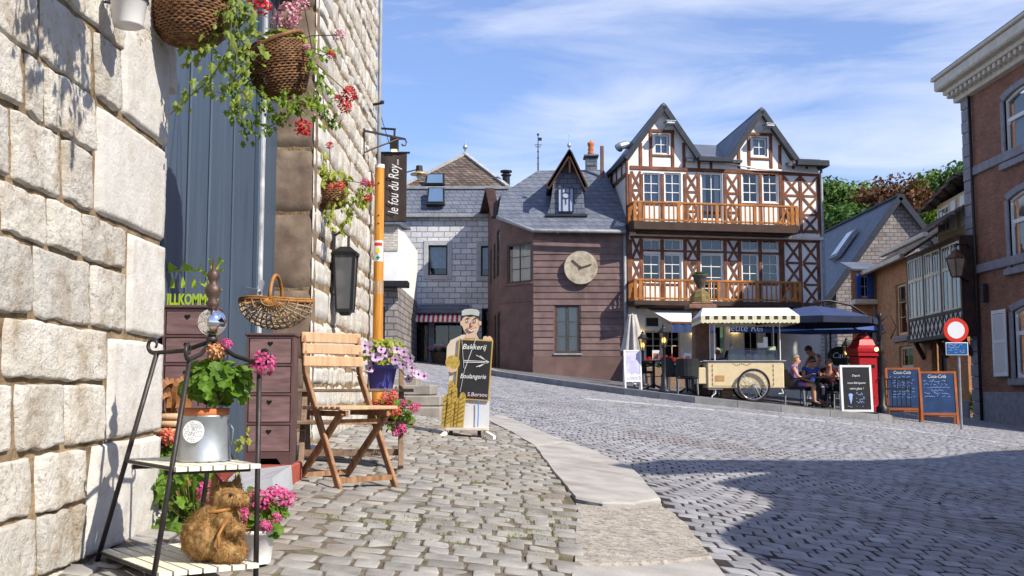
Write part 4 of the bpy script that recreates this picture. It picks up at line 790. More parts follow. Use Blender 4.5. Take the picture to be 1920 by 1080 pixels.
# ================================================================ GREY STONE HOUSE
def grey_house():
    O = at(738, 600, 38); O.z = gz(O.x, O.y) - .02; f = Fac(O, 0); P = f.p
    T = thing('grey_stone_house', 'grey stone house with slate mansard and small bakery shop', 'house', O)
    xr = P(960, 500)[0]; zE = P(820, 404)[1]
    w1 = f.r(803, 460, 839, 516); w2 = f.r(902, 461, 936, 518); dr = f.r(768, 600, 804, 679); sw = f.r(814, 605, 868, 660); d2 = f.r(903, 578, 925, 690)
    w = MB(); wall_holes(w, 0, -1, xr, zE, [w1, w2, dr, sw, d2], 0, .2); w.poly([(xr, 0, -1), (xr, 6, -1), (xr, 6, zE), (xr, 0, zE)]); w.poly([(0, 0, -1), (0, 6, -1), (0, 6, zE), (0, 0, zE)]); w.build('wall', M['greystone'], T, fix=False)
    for r in (w1, w2):
        q = MB(); a, c, b, d = r; e = .17
        q.box(a-e, -.03, c-e, a, .05, d+e, .01); q.box(b, -.03, c-e, b+e, .05, d+e, .01); q.box(a, -.03, d, b, .05, d+e, .01); q.box(a-.02, -.06, c-e, b+.02, .05, c, .01); q.build('window_surround', mat('grey ashlar', (.36, .36, .375), .85, .12, 5, .3, 40), T)
        window(T, r, 1, 1, 'black', .05, y=.12, curtain=[(.05, .95, 'blind')], cu=.25)
    window(T, sw, 2, 1, 'black', .05, y=.14); window(T, dr, 1, 1, 'black', .06, y=.16, name='shop_door'); window(T, d2, 1, 1, 'black', .06, y=.15, name='side_door')
    q = MB(); a = P(762, 592); b = P(880, 592); q.box(P(805, 600)[0], -.04, P(805, 679)[1], P(813, 600)[0], .1, P(813, 598)[1]); q.build('door_post', M['bluestone'], T)
    # lean-to canopy and striped awning
    za, zb = P(820, 571)[1], P(820, 588)[1]; q = MB(); roofplane(q, [(P(757, 571)[0], 0, za), (P(880, 571)[0], 0, za), (P(882, 588)[0], -.75, zb), (P(752, 588)[0], -.75, zb)], .07); q.build('canopy', M['slate'], T)
    q = MB(); x0, x1 = P(770, 592)[0], P(866, 592)[0]; n = 22; z0 = P(820, 590)[1]; z1 = P(820, 602)[1]
    for i in range(n):
        q.mat(i % 2); xa, xb = x0+(x1-x0)*i/n, x0+(x1-x0)*(i+1)/n; q.add([(xa, -.55, z0), (xb, -.55, z0), (xb, -.95, z1), (xa, -.95, z1), (xb, -.96, z1-.09), (xa, -.96, z1-.09)], [(0, 1, 2, 3), (3, 2, 4, 5)])
    q.build('striped_awning', [M['signred'], M['canvas']], T, fix=False)
    # mansard and tiled hip
    zm = P(820, 354, .5)[1]; q = MB(); roofplane(q, [(-.1, -.12, zE), (xr, -.12, zE), (xr, .5, zm), (-.1, .5, zm)], .08); q.build('mansard', M['slate'], T)
    q = MB(); q.box(-.15, -.22, zE-.10, xr, -.06, zE+.03, .02); q.box(-.05, .42, zm-.03, xr, .56, zm+.08, .02); q.build('gutter', M['lead'], T)
    ap = at(872, 290, O.y+4.2) - O; h = zm+.06; bl = at(752, 350, O.y+.5)-O; br = at(952, 350, O.y+.5)-O; bl.z = br.z = h
    b2 = bl + Vector((0, 7.4, 0)); b3 = br + Vector((0, 7.4, 0)); q = MB()
    # slightly wavy ridge lines, split per slope
    roofplane(q, [bl, br, ap], .1); roofplane(q, [bl, ap, b2], .1); roofplane(q, [br, b3, ap], .1); roofplane(q, [b2, ap, b3], .1)
    rf = q.build('tiled_roof', M['tile'], T)
    q = MB()
    for e in (bl, br):
        n = 26
        for i in range(n):
            p = e.lerp(ap, i/n); k = e.lerp(ap, (i+1.15)/n); q.bar(p+Vector((0, 0, .03)), k+Vector((0, 0, .05)), .16, .07)
    q.build('ridge_tiles', M['palesett'], rf)
    q = MB(); q.lathe([(.05, 0), (.03, .1), (.03, .2), (.09, .26), (.1, .33), (.05, .4), (.015, .44), (.01, .6)], 10, ap); q.build('finial', M['zinc'], rf, smooth=True)
    for (u0, v0, u1, v1, ya, yb) in ((800, 332, 833, 352, 1.0, .7), (803, 357, 833, 388, .35, .1)):
        q = MB(); a = P(u0, v0, ya); b = P(u1, v1, yb); 
        vs = [(a[0], ya-.1, a[1]), (b[0], ya-.1, a[1]), (b[0]+.03, yb-.12, b[1]), (a[0]-.03, yb-.12, b[1])]; q.poly(vs, .15); sk = q.build('skylight', M['black'], T)
        q = MB(); c = sum((Vector(p) for p in vs), Vector())/4; q.poly([c + (Vector(p)-c)*.8 + Vector((0, -.16, .09)) for p in vs]); q.build('pane', mat('sky reflecting glass', (.10, .17, .28), .12, .1, 2, 0, spec=.8), sk)  # blue sky reflection is put into the pane colour
    b = at(949, 352, O.y+1.2) - O; q = MB(); q.lathe([(.14, -.2), (.14, .45), (.19, .45), (.19, .5), (.12, .52), (.12, .56), (.22, .58), (.22, .64), (.02, .68)], 14, b); q.build('stove_pipe', M['black'], T, smooth=False)
    q = MB(); q.tube([(P(757, 450)[0], -.05, zE), (P(757, 450)[0], -.05, 0)], .03, 6)
    # bread shaped board by the door
    c = at(750, 618, O.y-.05); K = thing('bread_sign', 'long oval wooden board beside the bakery door', 'sign', (c.x, O.y-.035, c.z-.5))
    q = MB(); s = .019; q.fprism([(5.5*s*cos(2*pi*i/24), .5+22*s*sin(2*pi*i/24)) for i in range(24)], -.06, 0); q.build('board', M['post'], K)
    q = MB()
    for k in range(5): q.bar((-.05, -.065, .22+.12*k), (.05, -.065, .28+.12*k), .02, .02)
    q.build('slashes', M['timberd'], K)
grey_house()
# pale brick house wedged between, mostly behind the banner
def brick_infill():
    O = at(690, 600, 31); O.z = gz(O.x, O.y); f = Fac(O, 0); P = f.p
    T = thing('pale_brick_house', 'narrow pale brick house seen behind the hanging banner', 'house', O)
    xr = P(745, 500)[0]; zt = P(720, 418)[1]; zm = P(720, 533)[1]
    wn = f.r(706, 575, 722, 640)
    w = MB(); wall_holes(w, -3, zm, xr, zt, []); w.poly([(xr, 0, zm), (xr, 6.6, zm), (xr, 6.6, zt), (xr, 0, zt)]); w.build('upper_wall', M['plaster'], T, fix=False)
    w = MB(); wall_holes(w, -3, -1, xr, zm, [wn]); w.poly([(xr, 0, -1), (xr, 6.6, -1), (xr, 6.6, zm), (xr, 0, zm)]); w.build('lower_wall', M['darkstone'], T, fix=False)  # lower storey's shade is put into the darker block colour
    w = MB(); w.box(-3, -.03, P(720, 470)[1], xr+.02, .0, zt); w.build('brick_band', M['palebrick'], T)
    window(T, wn, 1, 2, 'darkframe')
    q = MB(); q.box(-3, -.5, zm-.12, P(768, 533)[0], .0, zm+.06, .02); q.build('sign_beam', M['black'], T)
    q = MB(); roofplane(q, [(-3, -.2, zt), (xr+.1, -.2, zt), (xr+.1, 3, zt+.3), (-3, 3, zt+.3)]); q.build('roof', M['slate'], T)
brick_infill()
# ================================================================ RED BRICK CORNER HOUSE (right)
def arch_rect(r, n=8, rise=.16):
    x0, z0, x1, z1 = r; pts = [(x0, z0), (x1, z0)]
    for i in range(n+1):
        t = i/n; pts.append((x1 + (x0-x1)*t, z1 - rise + rise*(1-(2*t-1)**2)))
    return pts
def brick_house():
    O = gnd(1829, 787); O.z = gz(O.x, O.y); f = Fac(O, -pi/2); P = f.p
    T = thing('brick_corner_house', 'tall dark red brick house with cream cornice and white arched windows', 'house', O, -pi/2)
    L = 9.5; zt = P(1815, 168)[1]
    rw = [f.r(1884, 158, 1955, 290), f.r(1893, 350, 1968, 494), f.r(1902, 568, 1975, 708)]
    gap = 3.4
    wins = [(r[0]+k*gap, r[1], r[2]+k*gap, r[3]) for r in rw for k in (0, 1)]
    w = MB(); wall_holes(w, 0, .9, L, zt, wins, 0, .22); w.poly([(0, 0, -.5), (0, 9, -.5), (0, 9, zt), (0, 0, zt)]); w.poly([(L, 0, -.5), (L, 9, -.5), (L, 9, zt), (L, 0, zt)]); w.build('wall', M['redbrick'], T, fix=False)
    q = MB(); q.box(.62, -.05, -.6, L, .1, .9, .015); q.build('plinth', M['bluestone'], T)
    q = MB(); z = -.6; r = 0
    while z < zt - .35:
        h = .40; q.box(-.05, -.07 if r % 2 else -.055, z, .55 if r % 2 else .46, .3, z+h-.015, .015); z += h; r += 1
    q.build('quoin', M['bluestone'], T)
    for v in (322, 510):
        a = P(1840, v - 6)[1]; q = MB(); q.box(.56, -.10, a-.14, L, .05, a+.14, .02); q.build('string_course', M['bluestone'], T)
    # window surrounds, arched frames
    for i, r in enumerate(wins):
        x0, z0, x1, z1 = r; e = .20; q = MB()
        q.box(x0-e, -.05, z0-.02, x0, .1, z1-.16, .01); q.box(x1, -.05, z0-.02, x1+e, .1, z1-.16, .01); q.box(x0-e-.06, -.14, z0-.22, x1+e+.06, .1, z0-.02, .015)
        n = 10; xm = (x0+x1)/2; ro = (x1-x0)/2
        for k in range(n):
            t0 = -1+2*k/n; t1 = -1+2*(k+1)/n; za = lambda t: z1-.16+.16*(1-t*t)
            q.fprism([(xm+t0*ro, za(t0)), (xm+t1*ro, za(t1)), (xm+t1*(ro+e), za(t1)+e*.9), (xm+t0*(ro+e), za(t0)+e*.9)], -.05, .12)
        q.build('window_surround', M['bluestone'], T)
        g = MB(); y = .12; fw = .08; zi = z0 + (z1-z0)*.62; pts = arch_rect(r)
        for a, b in zip(pts, pts[1:]+pts[:1]): g.bar((a[0], y, a[1]), (b[0], y, b[1]), .09, .13)
        g.box(xm-.05, y-.05, z0, xm+.05, y+.04, zi); g.box(x0, y-.05, zi-.06, x1, y+.04, zi+.06); g.box(x0, y-.04, z0, x1, y+.04, z0+.10)
        for (c0, c1, d0, d1) in ((x0+.05, xm-.05, z0+.08, zi-.06), (xm+.05, x1-.05, z0+.08, zi-.06)):
            for cx, cz in ((c0, d0), (c0, d1), (c1, d0), (c1, d1)): g.prism([(cx+.09*cos(t*pi/3), cz+.09*sin(t*pi/3)) for t in range(6)], -.02, .02, Matrix.Translation((0, y, 0)) @ Matrix(((1, 0, 0, 0), (0, 0, 1, 0), (0, 1, 0, 0), (0, 0, 0, 1))))
        wd = g.build('window', M['white'], T)
        g = MB(); g.poly([(px_, y+.01, pz) for px_, pz in pts]); g.build('pane', M['glass'], wd, fix=False)
        cb = MB(); n = 20; vs = []
        for zz in (z0+.05, z1-.1):
            for k in range(n+1): vs.append((x0+.08+(x1-x0-.16)*k/n, y+.14+.02*sin(k*2.1), zz))
        cb.add(vs, [(k, k+1, n+2+k, n+1+k) for k in range(n)]); cb.build('curtain', mat('sheer grey curtain', (.30, .29, .27), .9, .15, 8, .2, 6, stretch=(8, 8, .3)) if i == 0 else bpy.data.materials['sheer grey curtain'], wd, smooth=True, fix=False)
        k = MB(); k.box(x0-.1, .6, z0-.1, x1+.1, .65, z1+.1); k.build('room', M['room'], wd)  # backing painted near-black for the unlit interior
    # shutters of the ground-floor window
    for r in wins[4:]:
        x0, z0, x1, z1 = r; a = f.r(1868, 572, 1894, 712)
        q = MB(); xa, xb = (a[0], a[2]) if r is wins[4] else (r[0]-.95, r[0]-.25)
        q.box(xa, -.13, z0+.05, xa+.09, -.085, z1-.05, .008); q.box(xb-.09, -.13, z0+.05, xb, -.085, z1-.05, .008)
        for zz in (z0+.05, z0+(z1-z0)*.5, z1-.17): q.box(xa+.09, -.13, zz, xb-.09, -.085, zz+.11, .008)
        n = 34
        for k in range(n):
            zz = z0+.16 + (z1-z0-.34)*k/n; q.add([(xa+.09, -.125, zz), (xb-.09, -.125, zz), (xb-.09, -.095, zz+.055), (xa+.09, -.095, zz+.055)], [(0, 1, 2, 3)])
        q.build('shutter', M['white'], T, fix=False)
    # cornice with brackets
    q = MB(); q.box(-.2, -.24, zt-.30, L, .1, zt, .02); q.box(-.35, -.52, zt, L, .1, zt+.16, .02); q.box(-.5, -.76, zt+.16, L, .1, zt+.52, .05); q.box(-.56, -.84, zt+.52, L, .1, zt+.62, .02)
    cn = q.build('cornice', M['cornice'], T)
    q = MB(); x = -.15
    while x < L: q.box(x, -.48, zt-.16, x+.15, -.24, zt-.005, .02); x += .34
    q.build('dentil_molding', M['cornice'], cn)
    q = MB(); roofplane(q, [(-.55, -.82, zt+.65), (L, -.82, zt+.65), (L, 5, zt+3.4), (2.5, 5, zt+3.4)]); roofplane(q, [(-.55, -.82, zt+.65), (-.55, 9, zt+.65), (2.5, 5, zt+3.4)]); q.build('roof', M['slate'], T)
    q = MB(); q.tube([(.70, -.1, zt-.3), (.70, -.1, -.3)], .05, 8); q.build('downpipe', M['iron'], T, smooth=True)
    z_ = P(1840, 540)[1]; q = MB(); q.box(1.2, -.2, z_-.5, 1.36, -.03, z_+.1, .02); q.build('iron_fitting', M['iron'], T)
brick_house()
# ================================================================ ORIEL HOUSE BEYOND IT
def oriel_house():
    A = Vector((16.05, 46.9, 0)); B = Vector((15.02, 35.2, 0)); d = (B-A); ln = d.length; ang = atan2(d.y, d.x); O = Vector((A.x, A.y, gz(A.x, A.y))); f = Fac(O, ang); P = f.p
    T = thing('oriel_house', 'orange brick house with white latticed oriel bay and arched doorway', 'house', O, ang)
    zt = P(1725, 470)[1]
    w1 = f.r(1680, 532, 1700, 628); w2 = f.r(1686, 648, 1712, 690); dr = f.r(1748, 640, 1776, 770); w3 = f.r(1795, 690, 1818, 760)
    w = MB(); wall_holes(w, 0, -.6, ln, zt, [w1, w2, dr], 0, .2); w.poly([(0, 0, -.6), (0, 8, -.6), (0, 8, zt), (0, 0, zt)]); w.build('wall', M['orbrick'], T, fix=False)
    window(T, w1, 1, 3, 'cream', .1, y=.12); window(T, w2, 2, 1, 'cream', .12, y=.12, curtain=[(.1, .9, 'curtain')], cu=.55)
    q = MB(); x0, z0, x1, z1 = dr; q.box(x0, .25, z0, x1, .3, z1); q.box(x0+.2, .2, z0, x0+.5, .26, z1-.5); dd = q.build('door', M['timberd'], T)
    q = MB(); xm = (x0+x1)/2; rr = (x1-x0)/2
    for k in range(9):
        a = pi*k/9; b = pi*(k+1)/9; q.fprism([(xm+rr*cos(a), z1-rr*.3+rr*.9*sin(a)), (xm+rr*cos(b), z1-rr*.3+rr*.9*sin(b)), (xm+1.35*rr*cos(b), z1-rr*.3+1.25*rr*sin(b)), (xm+1.35*rr*cos(a), z1-rr*.3+1.25*rr*sin(a))], -.04, .02)
    q.build('door_arch', M['redbrick'], T)
    q = MB(); a = P(1680, 640); q.box(w1[0]-.3, -.12, a[1]-.05, w1[2]+.3, .0, a[1]+.12, .01); q.box(0, -.06, -.6, ln, 0, .25, .01); q.build('stone_band', M['bluestone'], T)
    # oriel bay
    pr = .42; b0 = P(1702, 520, -pr)[0]; b1 = P(1803, 520, -pr)[0]; zf = P(1750, 630, -pr)[1]; zt2 = zt - .25; zs = P(1750, 592, -pr)[1]
    q = MB(); q.box(b0, -pr, zf, b1, .0, zs); q.box(b0, -pr, zs, b0+.06, 0, zt2); by = q.build('oriel_bay', M['plaster'], T)
    q = MB(); q.box(b1+.001, -pr, zf, b1+.06, 0, zt2); q.box(b0-.06, -pr-.06, zf-.14, b1+.06, -.02, zf, .01); q.box(b0-.03, -pr-.035, zs-.05, b1+.03, -pr+.02, zs+.05); q.box(b0-.03, -pr-.03, zt2-.15, b1+.03, -pr+.05, zt2)
    n = 13; h = zs-zf-.05
    for i in range(n):
        xa = b0 + (b1-b0)*i/n; xb = b0 + (b1-b0)*(i+1)/n; q.bar((xa, -pr-.012, zf), (xb, -pr-.012, zs-.05), .03, .06); q.bar((xa, -pr-.009, zs-.05), (xb, -pr-.009, zf), .03, .06)
    for i in range(4): xx = b0 + (b1-b0)*i/3; q.box(xx-.06, -pr-.03, zf, xx+.06, -pr+.03, zt2)
    q.build('oriel_timber', M['timberd'], by)
    for xx in (b0+.4, (b0+b1)/2, b1-.5): q = MB(); q.bar((xx, -pr+.1, zf-.14), (xx, -.02, zf-.75), .14, .14); q.build('bracket', M['timberd'], by)
    for i in range(3):
        xa = b0 + (b1-b0)*i/3 + .1; xb = b0 + (b1-b0)*(i+1)/3 - .1; m_ = (xa+xb)/2; zk = zs+.05 + (zt2-.15-zs)*.62
        window(by, (xa, zs+.05, m_, zk), 2, 1, 'ivory', .06, .03, y=-pr, curtain=[(.1, .9, 'curtain')], room=False); window(by, (m_, zs+.05, xb, zk), 2, 1, 'ivory', .06, .03, y=-pr, curtain=[(.1, .9, 'curtain')], room=False)
        window(by, (xa, zk, m_, zt2-.15), 3, 1, 'ivory', .06, .03, y=-pr, room=False); window(by, (m_, zk, xb, zt2-.15), 3, 1, 'ivory', .06, .03, y=-pr, room=False)
    q = MB(); q.box(b0, -.05, zs, b1, -.02, zt2); q.build('bay_room', mat('dim plum room', (.10, .06, .07), .9), by)  # dimness inside the bay is painted on this sheet
    # upper wall above the eave, roof, dormer
    q = MB(); roofplane(q, [(-.3, -.5, zt-.12), (b0-.2, -.5, zt-.12), (b0-.2, 3.0, zt+2.2), (-.3, 3.0, zt+2.2)]); roofplane(q, [(b0-.3, -1.25, zt-.1), (ln+.3, -1.25, zt+.0), (ln+.3, 3.0, zt+3.0), (b0-.3, 3.0, zt+2.6)]); q.build('roof', M['tile'], T)
    q = MB(); q.box(-.3, -.62, zt-.22, b0-.2, -.45, zt-.05, .02); q.box(b0-.3, -1.4, zt-.18, ln+.3, -1.2, zt-.02, .02); q.build('gutter', M['cornice'], T)
    q = MB(); q.bar((.05, -.1, zt-.1), (.05, -.1, -.3), .09, .09); q.build('downpipe', M['lead'], T)
    dx = f.r(1763, 388, 1812, 435, .3)
    q = MB(); q.box(dx[0], .2, dx[1]-.4, ln+.2, 2.5, dx[3]+.3); dmr = q.build('roof_dormer', M['cream'], T)
    window(dmr, (dx[0]+.2, dx[1]+.05, dx[0]+1.5, dx[3]+.1), 3, 3, 'white', .07, .03, y=.17, room=False, name='dormer_window')
    q = MB(); q.box(dx[0]+1.7, .13, dx[1], dx[0]+2.2, .19, dx[3]+.15); q.box(dx[0]+2.7, .13, dx[1], dx[0]+3.2, .19, dx[3]+.15); q.build('shutter', M['white'], dmr)
    q = MB(); roofplane(q, [(dx[0]-.5, -.35, dx[3]+.2), (ln+.3, -.35, dx[3]+.75), (ln+.3, 2.6, dx[3]+1.4), (dx[0]-.5, 2.6, dx[3]+1.0)], .12); q.build('dormer_roof', M['tile'], dmr)
oriel_house()
# ================================================================ LOW BRICK HOUSE WITH BLUE SHUTTERS, STONE GABLE HOUSE
def shutter_house():
    O = at(1600, 690, 47); O.z = gz(O.x, O.y); f = Fac(O, 0); P = f.p
    T = thing('blue_shutter_house', 'low orange brick house with blue shutters under the stone gable', 'house', O)
    xr = P(1655, 600)[0]; zt = P(1625, 505)[1]; w1 = f.r(1611, 517, 1634, 557); w2 = f.r(1612, 612, 1640, 648)
    w = MB(); wall_holes(w, 0, -.8, xr, zt, [w1, w2], 0, .15); w.build('wall', M['orbrick'], T, fix=False)
    window(T, w1, 2, 2, 'white', y=.1); window(T, w2, 2, 1, 'cream', y=.1)
    for a, b in ((1602, 1611), (1622, 1634)):
        r = f.r(a, 515, b, 560); q = MB(); q.box(r[0], -.28, r[1], r[2], -.2, r[3], .02)
        for k in range(8): q.box(r[0]+.05, -.3, r[1]+.1+k*(r[3]-r[1]-.2)/8, r[2]-.05, -.27, r[1]+.16+k*(r[3]-r[1]-.2)/8)
        q.build('shutter', mat('bright blue paint', (.02, .07, .30), .5), T)
    a = P(1596, 560); b = P(1640, 572); q = MB(); q.box(a[0], -.5, b[1], b[0], 0, b[1]+.22, .03); q.build('window_ledge', M['cornice'], T)
    q = MB(); roofplane(q, [(0, -.3, zt), (xr, -.3, zt), (xr, 1.5, zt+.5), (0, 1.5, zt+.5)]); q.build('roof', M['slate'], T)
shutter_house()
def gable_house():
    O = at(1685, 700, 52); O.z = gz(O.x, O.y); f = Fac(O, 0); P = f.p
    T = thing('stone_gable_house', 'steep stone gable house with blue slate roof behind the terrace', 'house', O)
    ap = P(1685, 374); le = P(1562, 546); s = (ap[1]-le[1])/(ap[0]-le[0]); ri = (-le[0]+2*ap[0], le[1])
    w = MB(); w.fprism([(le[0]+.15, -.8), (ri[0], -.8), (ri[0], ri[1]), ap, (le[0]+.15, le[1])], 0, .3); w.poly([(le[0]+.2, .3, -.8), (le[0]+.2, 13, -.8), (le[0]+.2, 13, le[1]), (le[0]+.2, .3, le[1])]); w.build('gable_wall', M['darkstone'], T)
    q = MB(); roofplane(q, [(ap[0], -.25, ap[1]+.15), (le[0]-.4, -.25, le[1]-.4), (le[0]-.4, 13, le[1]-.4), (ap[0], 13, ap[1]+.15)], .15); roofplane(q, [(ap[0], -.25, ap[1]+.15), (ri[0]+.4, -.25, ri[1]-.4), (ri[0]+.4, 13, ri[1]-.4), (ap[0], 13, ap[1]+.15)], .15); q.build('roof', M['slate'], T)
    q = MB(); q.bar((ap[0], -.28, ap[1]+.08), (le[0]-.4, -.28, le[1]-.5), .08, .28); q.bar((ap[0], -.28, ap[1]+.08), (ri[0]+.4, -.28, ri[1]-.5), .08, .28); q.bar((ap[0], -.2, ap[1]+.2), (ap[0], 13, ap[1]+.2), .2, .1); q.build('verge', M['slateflat'], T)
    c = Vector((ap[0]-1.5, 3.6, ap[1]-1.5*s+.15)); q = MB(); u = Vector((0, 1, 0)); v = Vector((1, 0, s)).normalized(); n = Vector((-s, 0, 1)).normalized()
    q.poly([c+n*.28-u*.7-v*.9, c+n*.28+u*.7-v*.9, c+n*.28+u*.7+v*.9, c+n*.28-u*.7+v*.9], .2, n); sk = q.build('skylight', M['lead'], T)
    q = MB(); q.poly([c+n*.31-u*.55-v*.75, c+n*.31+u*.55-v*.75, c+n*.31+u*.55+v*.75, c+n*.31-u*.55+v*.75]); q.build('pane', mat('bright sky glass', (.5, .55, .6), .08, 0, spec=.9), sk)  # pale sky reflection is painted into this pane
gable_house()
# ================================================================ HILL AND TREES
def hill():
    mb = MB(); xs = list(range(-200, 260, 10)); ys = list(range(70, 260, 10)); K = len(xs)
    H = lambda x, y: gz(x, y) - 1 + min(1, max(0, (y-72)/90))*(18 + 5*noise.noise(Vector((x*.02, y*.02, 0)))) * (.0 if x < -40 else min(1, (x+40)/70))
    mb.add([(x, y, H(x, y)) for y in ys for x in xs], [(j*K+i, j*K+i+1, (j+1)*K+i+1, (j+1)*K+i) for j in range(len(ys)-1) for i in range(K-1)])
    struct(mb.build('hill', M['hillm'], smooth=True)); return H
HILL = hill()
def leaf_blob(V, Fc, c, r, n, s, sq=(1, 1, .8)):
    for _ in range(n):
        d = Vector((R.gauss(0, 1), R.gauss(0, 1), R.gauss(0, 1))).normalized(); rr = r*(R.random()**.4)
        p = c + Vector((d.x*sq[0], d.y*sq[1], d.z*sq[2]))*rr; nrm = (d + Vector((R.gauss(0, .6), R.gauss(0, .6), R.gauss(0, .6)+.3))).normalized()
        a = nrm.orthogonal().normalized()*s*R.uniform(.6, 1.2); b = nrm.cross(a).normalized()*s*R.uniform(.5, 1); i = len(V)
        V += [p-a, p+b*.7-a*.1, p+a, p-b*.7+a*.1]; Fc.append((i, i+1, i+2, i+3))
def tree(name, label, pos, h, w, m, blobs=26, n=130, s=.30, crown_from=.3, group='trees on the hill'):
    T = thing(name, label, 'tree', pos, 0, group)
    q = MB(); q.tube([(0, 0, -1), (.1, 0, h*.3), (0, .1, h*.75)], [.04*h*.7, .03*h*.7, .008*h], 8)
    for k in range(6):
        a = R.uniform(0, 6.28); z = h*R.uniform(.28, .55); q.tube([(0, 0, z), (cos(a)*w*.25, sin(a)*w*.25, z+h*.1), (cos(a)*w*.4, sin(a)*w*.4, z+h*.22)], [.012*h, .008*h, .003*h], 5)
    q.build('trunk', M['bark'], T, smooth=True)
    V = []; Fc = []
    for k in range(blobs):
        a = R.uniform(0, 6.28); t = R.uniform(crown_from, 1); pr = sin(pi*min(1, (t-crown_from+.12)/(1.12-crown_from)))**.6; rr = w/2*pr*sqrt(R.random())
        c = Vector((cos(a)*rr, sin(a)*rr, h*t*.93)); leaf_blob(V, Fc, c, w*.16*R.uniform(.7, 1.3), n, s)
    mb = MB(); mb.v = [tuple(p) for p in V]; mb.f = Fc; mb.m = [0]*len(Fc); mb.build('crown', m, T, fix=False)
def trees():
    spec = [(1552, 345, 84, 'broadleaf_tree', 'dark green broad tree just right of the timbered house', 'treed', 13), (1592, 335, 90, 'broadleaf_tree', 'bright green round tree left of the copper beech', 'treel', 14), (1630, 352, 99, 'broadleaf_tree', 'yellow green tree partly behind the copper beech', 'treel', 12),
            (1672, 338, 82, 'copper_beech', 'purple brown copper beech above the stone gable', 'treec', 13), (1738, 332, 94, 'broadleaf_tree', 'pale green tree right of the copper beech', 'treel', 13), (1772, 325, 90, 'broadleaf_tree', 'small light green tree between beech and brick house', 'treel', 12), (1800, 308, 88, 'broadleaf_tree', 'darkest green tree against the brick house corner', 'treed', 13),
            (1530, 380, 90, 'broadleaf_tree', 'low green tree half hidden by the timbered house', 'treel', 12), (1850, 330, 94, 'broadleaf_tree', 'green tree hidden behind the brick corner house', 'treel', 12), (1575, 385, 78, 'broadleaf_tree', 'low dark tree behind the slate roof ridge', 'treed', 10), (1722, 392, 76, 'copper_beech', 'small copper brown tree behind the gable slope', 'treec', 8), (1762, 385, 74, 'broadleaf_tree', 'low bright green tree beside the small copper tree', 'treel', 9)]
    for u, v, Y, nm, lb, m, w in spec:
        p = at(u, v, Y); z0 = HILL(p.x, Y); tree(nm, lb, (p.x, Y, z0), (p.z - z0)*1.02, w*.85, M[m], 44, 380, .23)
trees()
# ================================================================ UNSEEN CUTOUT ADDED BESIDE THE SQUARE (shaped to cast the shadow on the setts)
def shade_cutout():
    A = Vector((6.2, 4.6, 0)); dirv = Vector((.65, .76, 0)).normalized(); ang = atan2(dirv.y, dirv.x)
    pix = [(1160, 884), (1260, 868), (1480, 868), (1640, 868), (1780, 862), (1860, 850), (2000, 843), (2500, 850), (2900, 1400), (1700, 1400), (1560, 1105), (1480, 1070), (1410, 1035), (1385, 1015), (1420, 990), (1480, 962), (1478, 948), (1440, 930), (1392, 920), (1366, 914), (1400, 904), (1470, 893), (1490, 886), (1420, 883), (1300, 884), (1210, 888)]
    O = Vector((A.x, A.y, gz(A.x, A.y))); nrm = Vector((-dirv.y, dirv.x, 0)); pts = []
    for u, v in pix:
        g = gnd(u, v); k = (O - g).dot(nrm)/SUN.dot(nrm); p = g + SUN*k - O; pts.append((p.dot(dirv), p.z))
    T = thing('shade_panel', 'unseen flat cutout added beyond the frame; its roofline shades the square', 'house', O, ang)
    q = MB(); q.fprism(pts, -.15, .15); q.build('outline', M['timberd'], T)  # thin added panel, its edge traced back from the shadow along the sun
shade_cutout()
# ================================================================ PLANT BUILDERS
def disc_leaf(V, Fc, p, nrm, s, lob=9):
    a = nrm.orthogonal().normalized(); th = R.uniform(0, 6.28); b = nrm.cross(a); a, b = a*cos(th)+b*sin(th), b*cos(th)-a*sin(th); i = len(V); V.append(p - nrm*s*.18)
    for k in range(lob*2):
        t = 2*pi*k/(lob*2); rr = s*(1 if k % 2 == 0 else .86)*(.55 if k == 0 else 1); V.append(p + a*rr*cos(t) + b*rr*sin(t) + nrm*s*.10*sin(3*t+th))
    for k in range(lob*2): Fc.append((i, i+1+k, i+1+(k+1) % (lob*2)))
IVY = [(0, -.55), (.35, -.75), (.42, -.25), (.95, -.15), (.50, .25), (.42, .60), (.0, 1.0), (-.42, .60), (-.50, .25), (-.95, -.15), (-.42, -.25), (-.35, -.75)]
def ivy_leaf(V, Fc, p, nrm, s, down=Vector((0, 0, -1))):
    b = (down - nrm*down.dot(nrm)); b = b.normalized() if b.length > .05 else nrm.orthogonal().normalized(); a = b.cross(nrm); i = len(V); V.append(p + nrm*s*.12)
    for x, y in IVY: V.append(p + a*x*s*.75 + b*y*s - nrm*s*.18*abs(x))
    for k in range(12): Fc.append((i, i+1+k, i+1+(k+1) % 12))
def bloom(V, Fc, c, r, n=130, ps=None, up=Vector((.3, -.5, .5))):
    ps = ps or r*.42
    for _ in range(n):
        d = (Vector((R.gauss(0, 1), R.gauss(0, 1), R.gauss(0, 1))).normalized() + up*.35).normalized(); p = c + d*r*R.uniform(.75, 1.05); nrm = (d + Vector((R.gauss(0, .35), R.gauss(0, .35), R.gauss(0, .35)))).normalized()
        a = nrm.orthogonal().normalized()*ps; b = nrm.cross(a); th = R.uniform(0, 6.28); a, b = a*cos(th)+b*sin(th), b*cos(th)-a*sin(th); i = len(V)
        V += [p, p+a*.5+b*.35+nrm*ps*.2, p+a*.95+b*.12+nrm*ps*.25, p+a*.95-b*.2+nrm*ps*.25, p+a*.5-b*.35+nrm*ps*.2]; Fc.append((i, i+1, i+2, i+3, i+4))
def raw(name, V, Fc, m, par, smooth=False):
    mb = MB(); Mi = MAT[par.name].inverted(); mb.v = [tuple(Mi @ Vector(p)) for p in V]; mb.f = Fc; mb.m = [0]*len(Fc); return mb.build(name, m, par, fix=False, smooth=smooth)
